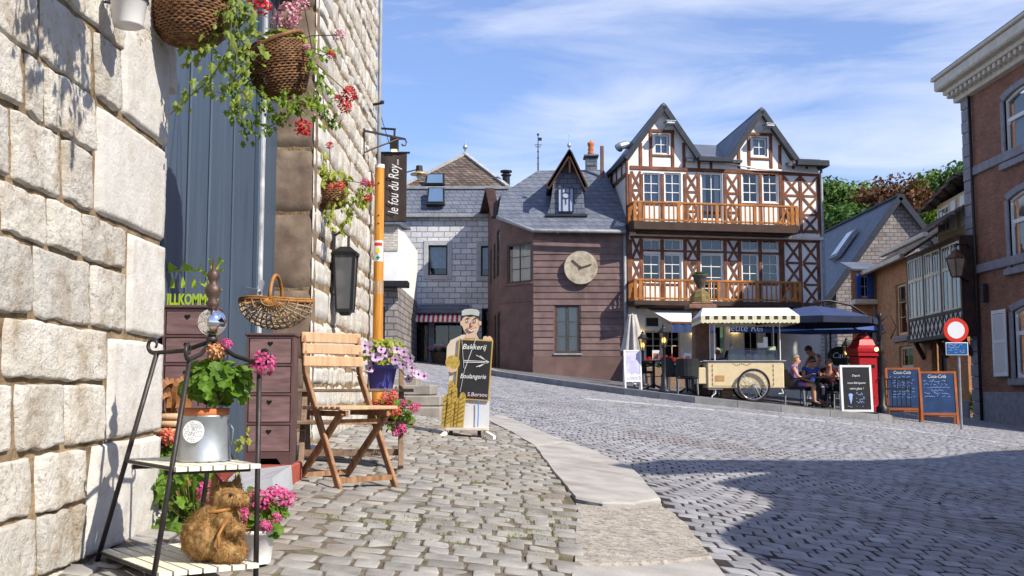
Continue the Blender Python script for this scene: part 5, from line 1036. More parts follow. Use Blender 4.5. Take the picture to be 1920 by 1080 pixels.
def foliage(T, c, rad, n, s, m='leaf', kind='disc', name='leaves', stems=True):
    c = Vector(c); V = []; Fc = []; q = MB()
    for _ in range(n):
        d = Vector((R.gauss(0, 1), R.gauss(0, 1), R.gauss(0, 1)+.35)).normalized(); rr = R.random()**.35
        p = c + Vector((d.x*rad[0], d.y*rad[1], d.z*rad[2]))*rr; nrm = (d*.7 + Vector((R.gauss(0, .35)+.2, R.gauss(0, .35)-.35, .6+R.gauss(0, .3)))).normalized()
        (disc_leaf if kind == 'disc' else ivy_leaf)(V, Fc, p, nrm, s*R.uniform(.6, 1.2))
        if stems and R.random() < .3: q.tube([c + Vector((0, 0, -rad[2])), (c+p)/2 + Vector((0, 0, -.01)), p], s*.05, 4, False)
    raw(name, V, Fc, M[m], T)
    if stems and q.v: raw('stems', q.v, q.f, M['stem'], T)
def blooms(T, lst, name='flower'):
    """lst: (x,y,z,r,mat, root) ; each bloom its own part with its stem"""
    for (x, y, z, r, m, root) in lst:
        V = []; Fc = []; c = Vector((x, y, z)); bloom(V, Fc, c, r); b = raw(name, V, Fc, M[m], T)
        if root is not None:
            q = MB(); root = Vector(root); q.tube([root, root.lerp(c, .5)+Vector((0, 0, .02)), c], .0028, 5, False); raw('flower_stem', q.v, q.f, M['stem'], T)
def vine(V, Fc, q, pts, n, s, spread=.02):
    pts = [Vector(p) for p in pts]; L = len(pts)-1; q.tube(pts, .0022, 4, False)
    for i in range(n):
        t = (i+R.random()*.6)/n*L; k = min(int(t), L-1); p = pts[k].lerp(pts[k+1], t-k) + Vector((R.gauss(0, spread), R.gauss(0, spread), R.gauss(0, spread)))
        ivy_leaf(V, Fc, p, Vector((R.gauss(0, .4)+.25, -.8+R.gauss(0, .3), .35+R.gauss(0, .3))).normalized(), s*R.uniform(.55, 1.2))
def wicker(mb, c, prof, rows, rt=.009, stakes=22, sx=1, sy=1, wob=.006):
    """woven basket wall: prof = [(r,z)...] bottom to top"""
    def at_(t):
        k = t*(len(prof)-1); i = min(int(k), len(prof)-2); f_ = k-i; return prof[i][0]*(1-f_)+prof[i+1][0]*f_, prof[i][1]*(1-f_)+prof[i+1][1]*f_
    for j in range(rows):
        r, z = at_(j/(rows-1)); n = stakes*2; ring = []
        for i in range(n+1):
            a = 2*pi*i/n; w = wob*cos(a*stakes + pi*j); ring.append((c[0]+(r+w)*cos(a)*sx, c[1]+(r+w)*sin(a)*sy, c[2]+z+R.uniform(-.0015, .0015)))
        mb.tube(ring, rt*R.uniform(.85, 1.1), 5, False)
    for i in range(stakes):
        a = 2*pi*(i+.5)/stakes; mb.tube([(c[0]+at_(t)[0]*cos(a)*sx, c[1]+at_(t)[0]*sin(a)*sy, c[2]+at_(t)[1]) for t in (0, .25, .5, .75, 1)], rt*.7, 4, False)
    r, z = prof[0]; mb.lathe([(.001, z), (r, z)], 20, c, False, sx, sy)
    mb.lathe([(prof[-1][0]*.9, prof[-1][1]-.02), (.001, prof[-1][1]-.025)], 20, c, False, sx, sy)
# ================================================================ ETAGERE AND WHAT STANDS ON IT
def etagere():
    T = thing('plant_etagere', 'tapering wrought iron etagere with pale slatted shelves and mirror ball finial', 'plant stand', (-1.07, 3.5, gz(-1.07, 3.5)))
    bot = [Vector((-1.065, 3.2, 0)), Vector((-1.385, 3.62, 0)), Vector((-.795, 3.38, 0)), Vector((-1.11, 3.80, 0))]; top = [Vector((-.995, 3.30, .085)), Vector((-1.19, 3.58, .115)), Vector((-.808, 3.42, .075)), Vector((-1.0, 3.70, .09))]
    for b in bot: b.z = gz(b.x, b.y)
    C0 = Vector((-.985, 3.5, .150))
    for b, t in zip(bot, top):
        q = MB(); q.tube([b, t], .0085, 8); q.build('leg', M['iron'], T, True, True)
        d = (t - C0); d.z = 0; d.normalize(); e = t + d*.012
        pts = [C0, C0.lerp(t, .5)+Vector((0, 0, -.012)), t]
        for k in range(13):
            a = -pi/2 + k*pi*1.75/12; rr = .026*(1-.045*k); pts.append(e + d*(rr*cos(a)+.004) + Vector((0, 0, .026+rr*sin(a))))
        q = MB(); q.tube(pts, [.0075]*3+[.0075-.0003*k for k in range(13)], 7); q.build('scroll_arm', M['iron'], T, True, True)
    def onleg(i, z): t = (z-bot[i].z)/(top[i].z-bot[i].z); return bot[i].lerp(top[i], t)
    for z in (-.245, -.548):
        a, b, c, d = (onleg(i, z) for i in range(4))      # FL, BL, FR, BR ; slats run FL->BL
        q = MB(); n = 7
        for i in range(n):
            t0 = (i+.08)/n; t1 = (i+.92)/n; e0 = (a-b).normalized()*.03
            P_ = [a.lerp(c, t0)+e0, a.lerp(c, t1)+e0, b.lerp(d, t1)-e0, b.lerp(d, t0)-e0]
            lo = [p - Vector((0, 0, .008)) for p in P_]; hi = [p + Vector((0, 0, .006)) for p in P_]
            q.add(lo+hi, [(0, 1, 2, 3), (4, 5, 6, 7), (0, 1, 5, 4), (1, 2, 6, 5), (2, 3, 7, 6), (3, 0, 4, 7)])
        s = q.build('shelf', M['pale'], T, True); q = MB()
        for t in (.15, .85): q.bar(a.lerp(b, t)-Vector((0, 0, .016)), c.lerp(d, t)-Vector((0, 0, .016)), .02, .014)
        q.tube([a, c, d, b, a], .005, 6); o = q.build('shelf_rail', M['iron'], s, False); o.data.transform(MAT[T.name].inverted())
    q = MB(); q.ball(C0+Vector((0, 0, .062)), .046, 28, 18); q.build('mirror_ball', M['chrome'], T, True, True)
    q = MB(); q.lathe([(.018, -.005), (.02, .01), (.01, .02)], 12, C0); q.build('collar', M['iron'], T, True, True); q = MB(); b = C0+Vector((0, 0, .105)); q.lathe([(.009, 0), (.018, .008), (.024, .02), (.014, .032), (.022, .045), (.028, .062), (.022, .078), (.012, .085), (.017, .098), (.022, .112), (.014, .128), (.006, .135), (.003, .165)], 14, b)
    q.build('finial', mat('dark bronze', (.10, .065, .055), .5, .3, 20, .4, 60, metal=.5), T, True, True)
    # zinc bucket, terracotta pot, geranium
    c = Vector((-1.0, 3.5, -.237)); B = thing('zinc_bucket', 'galvanised zinc bucket with round white label on the upper slatted shelf', 'bucket', c)
    q = MB(); q.lathe([(.001, .002), (.086, .0), (.0865, .006), (.084, .012), (.074, .138), (.0765, .142), (.0765, .147), (.071, .147), (.078, .03), (.001, .03)], 36, cap=False); q.build('body', M['zinc'], B, smooth=True)
    lm = Matrix.Translation((-.012, -.081, .096)) @ Matrix.Rotation(radians(-10), 4, 'Z') @ Matrix.Rotation(radians(84), 4, 'X')
    q = MB(); q.prism([(.036*cos(2*pi*i/32), .036*sin(2*pi*i/32)) for i in range(32)], 0, .003, lm); lb = q.build('label', M['signwhite'], B)
    q = MB()
    for k in range(5):
        for i in range(26):
            a = 2*pi*i/26; rr = .006+.006*k
            if R.random() < .45: q.box(rr*cos(a)-.0012, rr*sin(a)-.0012, .003, rr*cos(a)+.0012, rr*sin(a)+.0012, .0036, M=lm)
    q.build('label_print', M['lead'], lb)
    q = MB(); q.tube([(-.086, 0, .12), (-.088, -.02, .08), (-.09, -.03, .04)], .003, 6); q.build('handle', M['zinc'], B, smooth=True); q = MB(); q.tube([(.074, 0, .13), (.090, .01, .10), (.084, .01, .05)], .003, 6); q.build('handle', M['zinc'], B, smooth=True)
    G = thing('potted_geranium', 'geranium with bushy green leaves and one pink bloom in the zinc bucket', 'potted plant', c+Vector((0, 0, .11)))
    q = MB(); q.lathe([(.055, -.07), (.064, .03), (.076, .032), (.078, .058), (.070, .058), (.064, .045), (.001, .044)], 30, cap=False); q.build('pot', M['terracotta'], G, smooth=True)
    g = Vector((-.955, 3.47, .03)); foliage(G, g+Vector((0, 0, -.015)), (.115, .10, .075), 150, .030)
    blooms(G, [(-.795, 3.42, .075, .036, 'pink', g), (-.925, 3.46, .14, .017, 'pink', g), (-.958, 3.44, .115, .026, 'orange', g)])
    # straw animal
    c = Vector((-.945, 3.42, -.542)); A = thing('straw_animal', 'seated coir straw animal with round ears on the lower slatted shelf', 'garden figure', c)
    body = [((0, 0, .0), 0), ]
    me = blob_mesh([((-.004, 0, .072), .094, (1, .95, .82)), ((.004, 0, .115), .070, (1, .95, .9)), ((.020, 0, .150), .045, (1, 1, .9)), ((.042, -.004, .192), .052, (.95, .9, .95)), ((.078, -.012, .188), .036, (1, .95, .85)), ((.099, -.016, .186), .026, (1, 1, .9)),
        ((.05, -.055, .125), .030, (1, .9, 1)), ((.076, -.062, .105), .025, (1, 1, 1)), ((.100, -.058, .102), .022, (1, 1, .9)), ((.05, .05, .12), .028, (1, 1, 1)), ((.055, -.06, .034), .040, (1, .9, .85)), ((.095, -.066, .026), .029, (1.1, .9, .9)), ((.06, .05, .03), .036, (1.2, .9, .8)),
        ((.012, .004, .226), .026, (.8, .7, 1.1)), ((.004, .004, .252), .018, (.7, .6, 1.2)), ((.066, .012, .226), .025, (.8, .7, 1.0)), ((.074, .014, .248), .017, (.7, .6, 1.1))], .006)
    V = [Vector(v.co) for v in me.vertices]; nz = lambda p: noise.noise(p*38)*.006
    for v in me.vertices: v.co = v.co + v.normal*(nz(v.co) + .004*noise.noise(v.co*95))
    me.materials.append(M['straw']); o = bpy.data.objects.new('body', me); C.objects.link(o); o.parent = A
    me.polygons.foreach_set('use_smooth', [True]*len(me.polygons))
    # fibres
    q = MB(); polys = list(me.polygons)
    for _ in range(3400):
        p = R.choice(polys); c_ = Vector(p.center); n = Vector(p.normal); t = n.cross(Vector((R.gauss(0, 1), R.gauss(0, 1), R.gauss(0, .6)))).normalized(); l = R.uniform(.012, .034); w = n.cross(t)*.0006
        a0 = c_ + n*.001; a1 = c_ + t*l*.5 + n*R.uniform(.002, .006); a2 = c_ + t*l + n*R.uniform(-.002, .008); b = len(q.v); q.v += [tuple(x) for x in (a0-w, a0+w, a1-w, a1+w, a2)]; q.f += [(b, b+1, b+3, b+2), (b+2, b+3, b+4)]; q.m += [0, 0]
    f_ = q.build('fibres', mat('loose coir fibre', (.36, .17, .045), .8, .3, 3, 0, island=.55), A, fix=False)
    q = MB(); ring = [(.022+.050*cos(a), .050*sin(a)-.002, .156+.008*cos(a)) for a in [2*pi*i/24 for i in range(25)]]; q.tube(ring, .006, 6, False); q.tube([(.05, -.04, .156), (.062, -.075, .13), (.045, -.098, .09), (.05, -.104, .05)], .005, 6); q.build('rope_bow', M['withy'], A, smooth=True)
    q = MB(); q.ball((.068, -.048, .208), .006, 8, 6); q.ball((.121, -.020, .188), .010, 8, 6); q.build('eyes', M['black'], A)
def blob_mesh(balls, vox):
    q = MB()
    for c, r, sc in balls: q.ball(c, r, 20, 14, sc)
    me = bpy.data.meshes.new('b'); me.from_pydata(q.v, [], q.f); ob = bpy.data.objects.new('b', me); C.objects.link(ob); m = ob.modifiers.new('r', 'REMESH'); m.mode = 'VOXEL'; m.voxel_size = vox; s = ob.modifiers.new('s', 'SMOOTH'); s.factor = .6; s.iterations = 4
    dg = bpy.context.evaluated_depsgraph_get(); out = bpy.data.meshes.new_from_object(ob.evaluated_get(dg)); bpy.data.objects.remove(ob); bpy.data.meshes.remove(me); return out
def skin_mesh(vs, es, extra=(), sub=1, root=0):
    vs = list(vs) + list(extra); me = bpy.data.meshes.new('s'); me.from_pydata([v[0] for v in vs], es, []); ob = bpy.data.objects.new('s', me); C.objects.link(ob)
    m = ob.modifiers.new('k', 'SKIN'); m.use_smooth_shade = True
    if not me.skin_vertices: 
        raise RuntimeError('no skin layer')
    for i, v in enumerate(vs):
        sv = me.skin_vertices[0].data[i]; sv.radius = (v[1], v[2] if len(v) > 2 else v[1]); sv.use_root = (i == root)
    s = ob.modifiers.new('u', 'SUBSURF'); s.levels = s.render_levels = sub
    dg = bpy.context.evaluated_depsgraph_get(); out = bpy.data.meshes.new_from_object(ob.evaluated_get(dg)); bpy.data.objects.remove(ob); bpy.data.meshes.remove(me); return out
etagere()
# ================================================================ FLOWERS AND THINGS AROUND THE DOOR
def door_things():
    # white pot with pink geranium behind the straw animal
    b = Vector((-.89, 3.78, 0)); b.z = gz(b.x, b.y) + .03
    G = thing('potted_geranium', 'white pot of bright pink geraniums on the cobbles behind the straw animal', 'potted plant', b)
    q = MB(); q.lathe([(.05, 0), (.062, .10), (.066, .10), (.066, .115), (.058, .115), (.001, .10)], 24, cap=False); q.build('pot', M['whitep'], G, smooth=True)
    g = b + Vector((.0, -.0, .16)); foliage(G, g, (.11, .09, .09), 80, .026)
    P = lambda u, v, Y: at(u, v, Y)
    bl = []
    for u, v, Y, r in ((488, 938, 3.72, .034), (518, 930, 3.74, .036), (540, 936, 3.76, .026), (452, 962, 3.66, .028), (497, 988, 3.62, .022), (470, 935, 3.78, .03), (518, 972, 3.7, .018), (388, 922, 3.88, .036), (408, 908, 3.88, .024)):
        p = P(u, v, Y); bl.append((p.x, p.y, p.z, r, 'pink', g))
    blooms(G, bl)
    # ivy-leaved greenery at the wall corner
    b = Vector((-1.30, 4.42, 0)); b.z = gz(b.x, b.y); G = thing('climbing_plant', 'large leaved green climber growing at the foot of the door corner', 'plant', b)
    V = []; Fc = []; q = MB()
    for _ in range(95):
        p = P(R.uniform(285, 398), R.uniform(868, 1010), R.uniform(4.2, 4.55)); ivy_leaf(V, Fc, p, Vector((R.gauss(.2, .4), -.8, .4+R.gauss(0, .35))).normalized(), R.uniform(.03, .06)); q.tube([b+Vector((R.gauss(0, .05), R.gauss(0, .03), 0)), (b+p)/2, p], .003, 4, False)
    raw('leaves', V, Fc, M['leaf'], G); raw('stems', q.v, q.f, M['stem'], G)
    b = Vector((-1.49, 4.72, 0)); b.z = gz(b.x, b.y); G = thing('potted_geranium', 'coral geranium low in the doorway under the wood bundle', 'potted plant', b)
    q = MB(); q.lathe([(.06, 0), (.08, .14), (.085, .15), (.001, .14)], 20, cap=False); q.build('pot', M['terracotta'], G, smooth=True)
    g = P(322, 860, 4.7); foliage(G, g, (.08, .06, .07), 50, .026); p = P(314, 818, 4.66); p2 = P(330, 828, 4.7); blooms(G, [(p.x, p.y, p.z, .032, 'coral', g), (p2.x, p2.y, p2.z, .02, 'coral', g)])
    # small ivy right of the bucket
    b = P(447, 850, 4.9); b.z = gz(b.x, 4.9); G = thing('ivy_sprig', 'thin yellow green ivy sprig climbing in front of the narrow drawers', 'plant', b); V = []; Fc = []; q = MB(); vine(V, Fc, q, [b, P(440, 845, 4.9), P(456, 826, 4.9), P(470, 808, 4.9)], 12, .022, .012); raw('leaves', V, Fc, M['yleaf'], G); raw('stems', q.v, q.f, M['stem'], G)
    # drawer chests
    def chest(O, w, d, h, n, lab, yaw, base=.06):
        T = thing('drawer_chest', lab, 'drawers', O, yaw, 'mauve drawer chests with heart cutouts'); q = MB(); t = .012
        q.box(-w/2, 0, 0, -w/2+t, d, h); q.box(w/2-t, 0, 0, w/2, d, h); q.box(-w/2-.008, -.008, h, w/2+.008, d, h+.014, .003); q.box(-w/2+t, d-.01, 0, w/2-t, d, h); dh = (h-base)/n
        for i in range(n+1): q.box(-w/2+t, .0, base+i*dh-.006 - (.006 if i == n else 0), w/2-t, d-.01, base+i*dh+.006 - (.006 if i == n else 0))
        q.fprism([(-w/2+t, .0), (-w*.28, .0), (-w*.18, base*.55), (w*.18, base*.55), (w*.28, 0), (w/2-t, 0), (w/2-t, base-.006), (-w/2+t, base-.006)], .001, .012)
        q.build('carcass', M['drawerd'], T)
        for i in range(n):
            z0 = base+i*dh+.008; z1 = base+(i+1)*dh-.008; q = MB(); q.box(-w/2+t+.003, .004, z0, w/2-t-.003, d-.03, z1, .003); dr = q.build('drawer', M['drawer'], T)
            q = MB(); q.fprism(heart(0, z1-.034, .0145), .0015, .006); q.build('painted_heart', M['void'], dr)  # dark heart on the front; the hole's shade is painted
    O = Vector((-1.585, 5.2, gz(-1.585, 5.2)+.02)); chest(O, .235, .24, .385-O.z, 6, 'taller mauve drawer chest half hidden by the wall corner', radians(4))
    O2 = Vector((-1.295, 5.72, -.41)); chest(O2, .25, .26, .275-O2.z, 4, 'shorter mauve drawer chest on the red step carrying the wicker basket', radians(6))
    # welcome sign
    S = thing('welcome_sign', 'lime green metal welcome sign with birds on a branch', 'sign', (-1.585, 5.30, .40)); f = Fac((-1.585, 5.30, .40), 0); p = lambda u, v: f.p(u, v)
    q = MB(); a = p(305, 571); q.box(-.16, -.012, .0, .115, .012, .006); q.build('base_bar', M['green'], S)
    lettering(S, 'WILLKOMMEN', .075, M['green'], Matrix.Translation((-.03, -.004, .033)) @ UPM, 0, .002, sx=.62, off=.0022)
    q = MB(); Tt = .0025
    def limb(pts, ws):
        for k, (p0, p1) in enumerate(zip(pts, pts[1:])):
            A = Vector(p(*p0)); B_ = Vector(p(*p1)); d = (B_-A).normalized(); n = Vector((-d.y, d.x)); w0, w1 = ws[k]/2, ws[k+1]/2
            q.fprism([tuple(A+n*w0-d*.001), tuple(A-n*w0-d*.001), tuple(B_-n*w1+d*.001), tuple(B_+n*w1+d*.001)], -Tt-.0004*k, Tt+.0004*k)
    limb([(270, 511), (305, 511), (340, 507), (375, 506), (390, 518), (400, 540), (402, 571)], [.006, .008, .009, .012, .016, .022, .026])
    limb([(400, 530), (404, 512), (409, 497), (412, 484)], [.018, .014, .011, .006]); limb([(404, 512), (396, 500), (393, 487)], [.012, .009, .006]); limb([(409, 497), (417, 490)], [.01, .006]); limb([(400, 545), (385, 536), (373, 530)], [.012, .01, .005]); limb([(404, 508), (416, 507)], [.009, .006]); limb([(376, 507), (376, 494)], [.007, .005]); limb([(400, 552), (388, 547)], [.01, .006]); limb([(385, 536), (387, 527)], [.008, .005]); limb([(402, 540), (416, 543)], [.01, .006])
    for u, v, r in ((412, 484, .008), (393, 487, .007), (418, 490, .007), (417, 506, .007), (374, 530, .006)):
        x, z = p(u, v); q.fprism([(x+r*cos(k*pi/4), z+r*sin(k*pi/4)) for k in range(8)], -Tt-.0006, Tt+.0006)
    for u in (320, 350): q.fprism([p(u-8, 494), p(u-3, 492), p(u+3, 496), p(u+14, 502), p(u+4, 505), p(u-1, 508), p(u-5, 506), p(u-6, 498)], -Tt-.001, Tt+.001)
    for u in (323, 343, 363): q.fprism([p(u, 519), p(u+4, 530), p(u+3.5, 540), p(u-3.5, 540), p(u-3, 530)], -Tt, Tt)
    q.build('tree_branch', M['green'], S)
    # wicker melon basket on the lower chest
    c = Vector((-1.30, 5.86, .315)); K = thing('wicker_basket', 'shallow ribbed wicker basket with hoop handle on the narrow drawer chest', 'basket', c); rx, ry, rz = .20, .15, .155
    q = MB(); rim = [(rx*cos(2*pi*i/40), ry*sin(2*pi*i/40), rz+.006*sin(4*pi*i/40)) for i in range(41)]; q.tube(rim, .008, 7, False); q.tube([(x*1.0, y*1.0, z+.012) for x, y, z in rim], .006, 6, False); q.build('rim', M['withy'], K, smooth=True)
    q = MB()
    for k in range(-8, 9):
        a = k/8*pi/2*.97; q.tube([(rx*sin(a)*sin(t), -ry*cos(t), rz-rz*.98*cos(a)*sin(t)) for t in [pi*j/14 for j in range(15)]], .0045, 5, False)
    q.build('ribs', M['wicker2'], K, smooth=True); q = MB()
    for j in range(1, 12):
        t = pi*j/12 + R.uniform(-.02, .02); ring = []
        for i in range(41):
            a = -pi/2 + pi*i/40; w = 1 + .02*cos(i*2.51+pi*j)
            ring.append((rx*sin(a)*sin(t)*w, -ry*cos(t), rz-rz*.98*cos(a)*sin(t)*w))
        q.tube(ring, .0035, 4, False)
        if j < 4 or j > 8: q.tube([(x*.99, y-.012, z) for x, y, z in ring], .0035, 4, False)
    q.build('weave', M['wicker2'], K, smooth=True)
    q = MB(); q.tube([(.0, -ry*cos(t)*1.02, rz+.145*sin(t)) for t in [pi*j/16 for j in range(17)]], .010, 8); 
    for k in range(-6, 7): q.tube([(0, -ry-.008, rz+.012), (.012*k, -ry*.97-.006, rz-.03-.03*(1-abs(k)/7))], .004, 5); 
    q.build('handle', M['withy'], K, smooth=True)
    # wood bundle with ribbon loops
    c = Vector((-1.52, 4.75, -.12)); K = thing('wood_bundle', 'stacked pale sticks under curled brown wood ribbons in the doorway', 'wood bundle', c)
    q = MB(); q.box(-.10, -.05, -.45, .10, .2, -.13, .01); q.build('crate', M['oldwood'], K)
    for j in range(4):
        q = MB()
        for i in range(7): q.tube([(-.11, -.05+.035*i, -.105+.032*j+R.uniform(-.004, .004)), (.115, -.05+.035*i, -.105+.032*j+R.uniform(-.004, .004))], .015, 8)
        q.build('stick_layer', M['teakpale'], K, smooth=True)
    q = MB()
    for k in range(9):
        x = R.uniform(-.04, .07); w = R.uniform(.03, .06); h = R.uniform(.05, .14); y = R.uniform(-.06, .08); a0 = R.uniform(-.5, .5); pr = None
        for i in range(15):
            t = pi*1.15*i/14; P3 = Vector((x + w*cos(t), y + .03*sin(t*2+a0), .03 + h*sin(t)))
            if pr is not None: q.bar(pr, P3, .022, .003, up=(0, 1, 0))
            pr = P3
    q.build('wood_ribbons', mat('wood ribbon', (.24, .10, .035), .6, .35, 12), K)
door_things()
# ================================================================ HANGING BASKETS
def hanging():
    P = at
    def chains(T, c, r, top, n=3):
        q = MB()
        for k in range(n): a = 2*pi*k/n+.4; q.tube([(c.x+r*cos(a), c.y+r*sin(a), c.z), (c.x, c.y, top)], .0025, 5, False)
        raw('chain', q.v, q.f, M['iron'], T)
    # A: big round one at the top edge, ivy
    c = P(357, 86, 4.14); T = thing('hanging_basket', 'big round dark wicker basket at the top edge trailing variegated ivy', 'hanging basket', c, 0, 'hanging baskets on the stone house')
    q = MB(); wicker(q, (0, 0, 0), [(.05, 0.004), (.10, .02), (.135, .06), (.15, .115), (.152, .17), (.15, .22)], 27, .0058, 30, wob=.004); q.build('basket', M['wicker'], T, smooth=True)
    chains(T, c+Vector((0, 0, .22)), .15, c.z+.8); V = []; Fc = []; q = MB()
    for k in range(60):
        a = R.uniform(-2.2, 1.2); p = c + Vector((.17*cos(a), .15*sin(a), .22+R.uniform(-.03, .05))); ivy_leaf(V, Fc, p, Vector((.3, -.7, .6)).normalized(), R.uniform(.018, .03))
    for pts, n in (([(425, 5), (425, 50), (400, 85), (370, 110), (352, 108)], 16), ([(430, 20), (440, 60), (470, 100), (500, 105)], 12), ([(435, 30), (430, 90), (395, 150), (350, 185), (318, 215)], 20), ([(440, 20), (450, 80), (445, 140), (415, 175), (372, 160)], 18), ([(440, 10), (465, 30), (470, 70), (440, 110)], 14), ([(415, 10), (400, 60), (385, 90), (365, 105)], 12), ([(430, 0), (455, 10), (470, 30), (450, 50)], 16), ([(445, 90), (440, 150), (470, 190), (430, 215)], 14)):
        vine(V, Fc, q, [P(u, v, 4.05+.03*i) for i, (u, v) in enumerate(pts)], int(n*1.5), .027, .02)
    raw('ivy', V, Fc, M['ivy'], T); raw('stems', q.v, q.f, M['stem'], T)
    p = P(488, 8, 4.5); blooms(T, [(p.x, p.y, p.z, .048, 'red', (p.x-.05, p.y, p.z+.15))])
    # B: middle basket with geraniums
    c = P(532, 184, 4.92); T = thing('hanging_basket', 'brown wicker basket crowned with pink geraniums in front of the blue door', 'hanging basket', c, 0, 'hanging baskets on the stone house')
    q = MB(); wicker(q, (0, 0, 0), [(.06, 0.004), (.10, .02), (.125, .08), (.138, .15), (.137, .21), (.130, .25)], 29, .0056, 30, wob=.0045); q.tube([(.135*cos(a), .135*sin(a), .25+.04*cos(a)) for a in [2*pi*i/30 for i in range(31)]], .011, 7, False); o = q.build('basket', M['wicker'], T, smooth=True)
    o.rotation_euler = (radians(8), radians(-9), 0); chains(T, c+Vector((0, 0, .25)), .13, c.z+.9)
    g = c+Vector((0, 0, .26)); foliage(T, g+Vector((-.01, -.03, .01)), (.13, .11, .05), 85, .023, 'yleaf'); V = []; Fc = []; q = MB()
    for pts, n in (([(480, 100), (450, 120), (430, 105), (418, 125)], 10), ([(485, 110), (510, 95), (525, 105), (522, 112)], 12), ([(478, 120), (430, 160), (440, 200), (460, 245)], 26), ([(580, 110), (600, 140), (605, 180), (612, 235)], 26), ([(540, 185), (500, 195), (480, 225), (462, 255)], 26), ([(560, 188), (590, 200), (620, 215), (615, 240)], 22), ([(500, 180), (470, 160), (448, 175), (425, 215)], 18), ([(545, 190), (545, 215), (520, 230), (490, 245)], 18), ([(580, 95), (605, 105), (625, 95)], 10), ([(520, 190), (570, 195), (598, 185)], 16)):
        vine(V, Fc, q, [P(u, v, 4.80+.03*i) for i, (u, v) in enumerate(pts)], int(n*2.0), .022, .022)
    raw('trailing_leaves', V, Fc, mat('fresh leaf', (.16, .27, .03), .5, .35, 30, .3, 40, c2=(.30, .42, .05), island=.35, trans=.38, spec=.25), T); raw('stems', q.v, q.f, M['stem'], T); bl = []
    for u, v, r, m in ((540, 28, .052, 'lpink'), (520, 40, .03, 'lpink'), (562, 8, .036, 'lpink'), (548, 44, .03, 'lpink'), (637, 66, .024, 'lpink'), (655, 176, .034, 'red'), (648, 200, .030, 'red'), (568, 240, .036, 'red'), (575, 196, .022, 'red'), (620, 103, .020, 'red'), (634, 185, .018, 'red'), (575, 90, .02, 'lpink')):
        p = P(u, v, 4.85); bl.append((p.x, p.y, p.z, r, m, g if v > 60 else g+Vector((0, 0, .05))))
    blooms(T, bl)
    # C: far basket on the wall
    c = P(618, 390, 7.9); T = thing('hanging_basket', 'small wicker wall basket with yellow green foliage above the wall lantern', 'hanging basket', c, 0, 'hanging baskets on the stone house')
    q = MB(); wicker(q, (0, 0, 0), [(.07, 0.004), (.10, .03), (.12, .10), (.125, .18)], 18, .007, 22, wob=.004); q.build('basket', M['wicker'], T, smooth=True); q = MB(); q.bar((-.05, .08, .2), (-.08, .1, .6), .01, .01); q.build('hanger', M['iron'], T)
    V = []; Fc = []; q = MB(); g = c+Vector((0, 0, .19)); foliage(T, g+Vector((.03, -.02, .03)), (.15, .12, .07), 80, .032, 'yleaf', 'ivy')
    for pts, n in (([(600, 345), (592, 310), (600, 285)], 14), ([(640, 360), (670, 365), (690, 350)], 14), ([(640, 375), (655, 400), (640, 435)], 16), ([(655, 375), (675, 385), (690, 378)], 14), ([(620, 380), (615, 410), (622, 440)], 12), ([(600, 345), (615, 330), (612, 300)], 12)):
        vine(V, Fc, q, [P(u, v, 7.75+.03*i) for i, (u, v) in enumerate(pts)], int(n*1.6), .034, .02)
    raw('trailing_leaves', V, Fc, M['yleaf'], T); raw('stems', q.v, q.f, M['stem'], T); bl = []
    for u, v, r, m in ((684, 344, .032, 'pink'), (696, 346, .026, 'red'), (690, 372, .03, 'red'), (638, 349, .034, 'coral'), (622, 350, .024, 'coral'), (618, 273, .026, 'red')): p = P(u, v, 7.7); bl.append((p.x, p.y, p.z, r, m, g))
    blooms(T, bl)
    # D: white pot; E: out-of-frame leafy basket that shades the wall
    c = P(240, 50, 3.55); T = thing('white_wall_pot', 'small white ceramic pot hanging on the wall at the top edge', 'pot', c)
    q = MB(); q.lathe([(.001, .0), (.046, .0), (.05, .006), (.062, .10), (.066, .102), (.066, .12), (.058, .12), (.001, .10)], 28, cap=False); q.build('pot', M['whitep'], T, smooth=True); q = MB(); q.tube([(.064*cos(a), .064*sin(a), .09) for a in [2*pi*i/24 for i in range(25)]], .003, 5, False); q.tube([(-.06, .02, .09), (XW-c.x, .03, .1)], .004, 5); q.build('pot_holder', M['iron'], T); foliage(T, c+Vector((0, 0, .2)), (.09, .08, .09), 45, .022, 'leaf', 'ivy')
    c = Vector((-.93, 2.86, 1.62)); T = thing('hanging_basket', 'ivy basket hanging above the top left of the frame', 'hanging basket', c, 0, 'hanging baskets on the stone house'); q = MB(); wicker(q, (0, 0, 0), [(.05, 0), (.12, .05), (.14, .15)], 8, .012, 18); q.build('basket', M['wicker'], T, smooth=True); V = []; Fc = []; q = MB()
    for k in range(16):
        a = R.uniform(0, 6.28); p0 = c+Vector((.14*cos(a), .14*sin(a), .14)); vine(V, Fc, q, [p0, p0+Vector((.05*cos(a), .05*sin(a), -.05)), p0+Vector((.07*cos(a), .09*sin(a), -R.uniform(.15, .42)))], 16, .028, .02)
    raw('ivy', V, Fc, M['ivy'], T); raw('stems', q.v, q.f, M['stem'], T)
hanging()
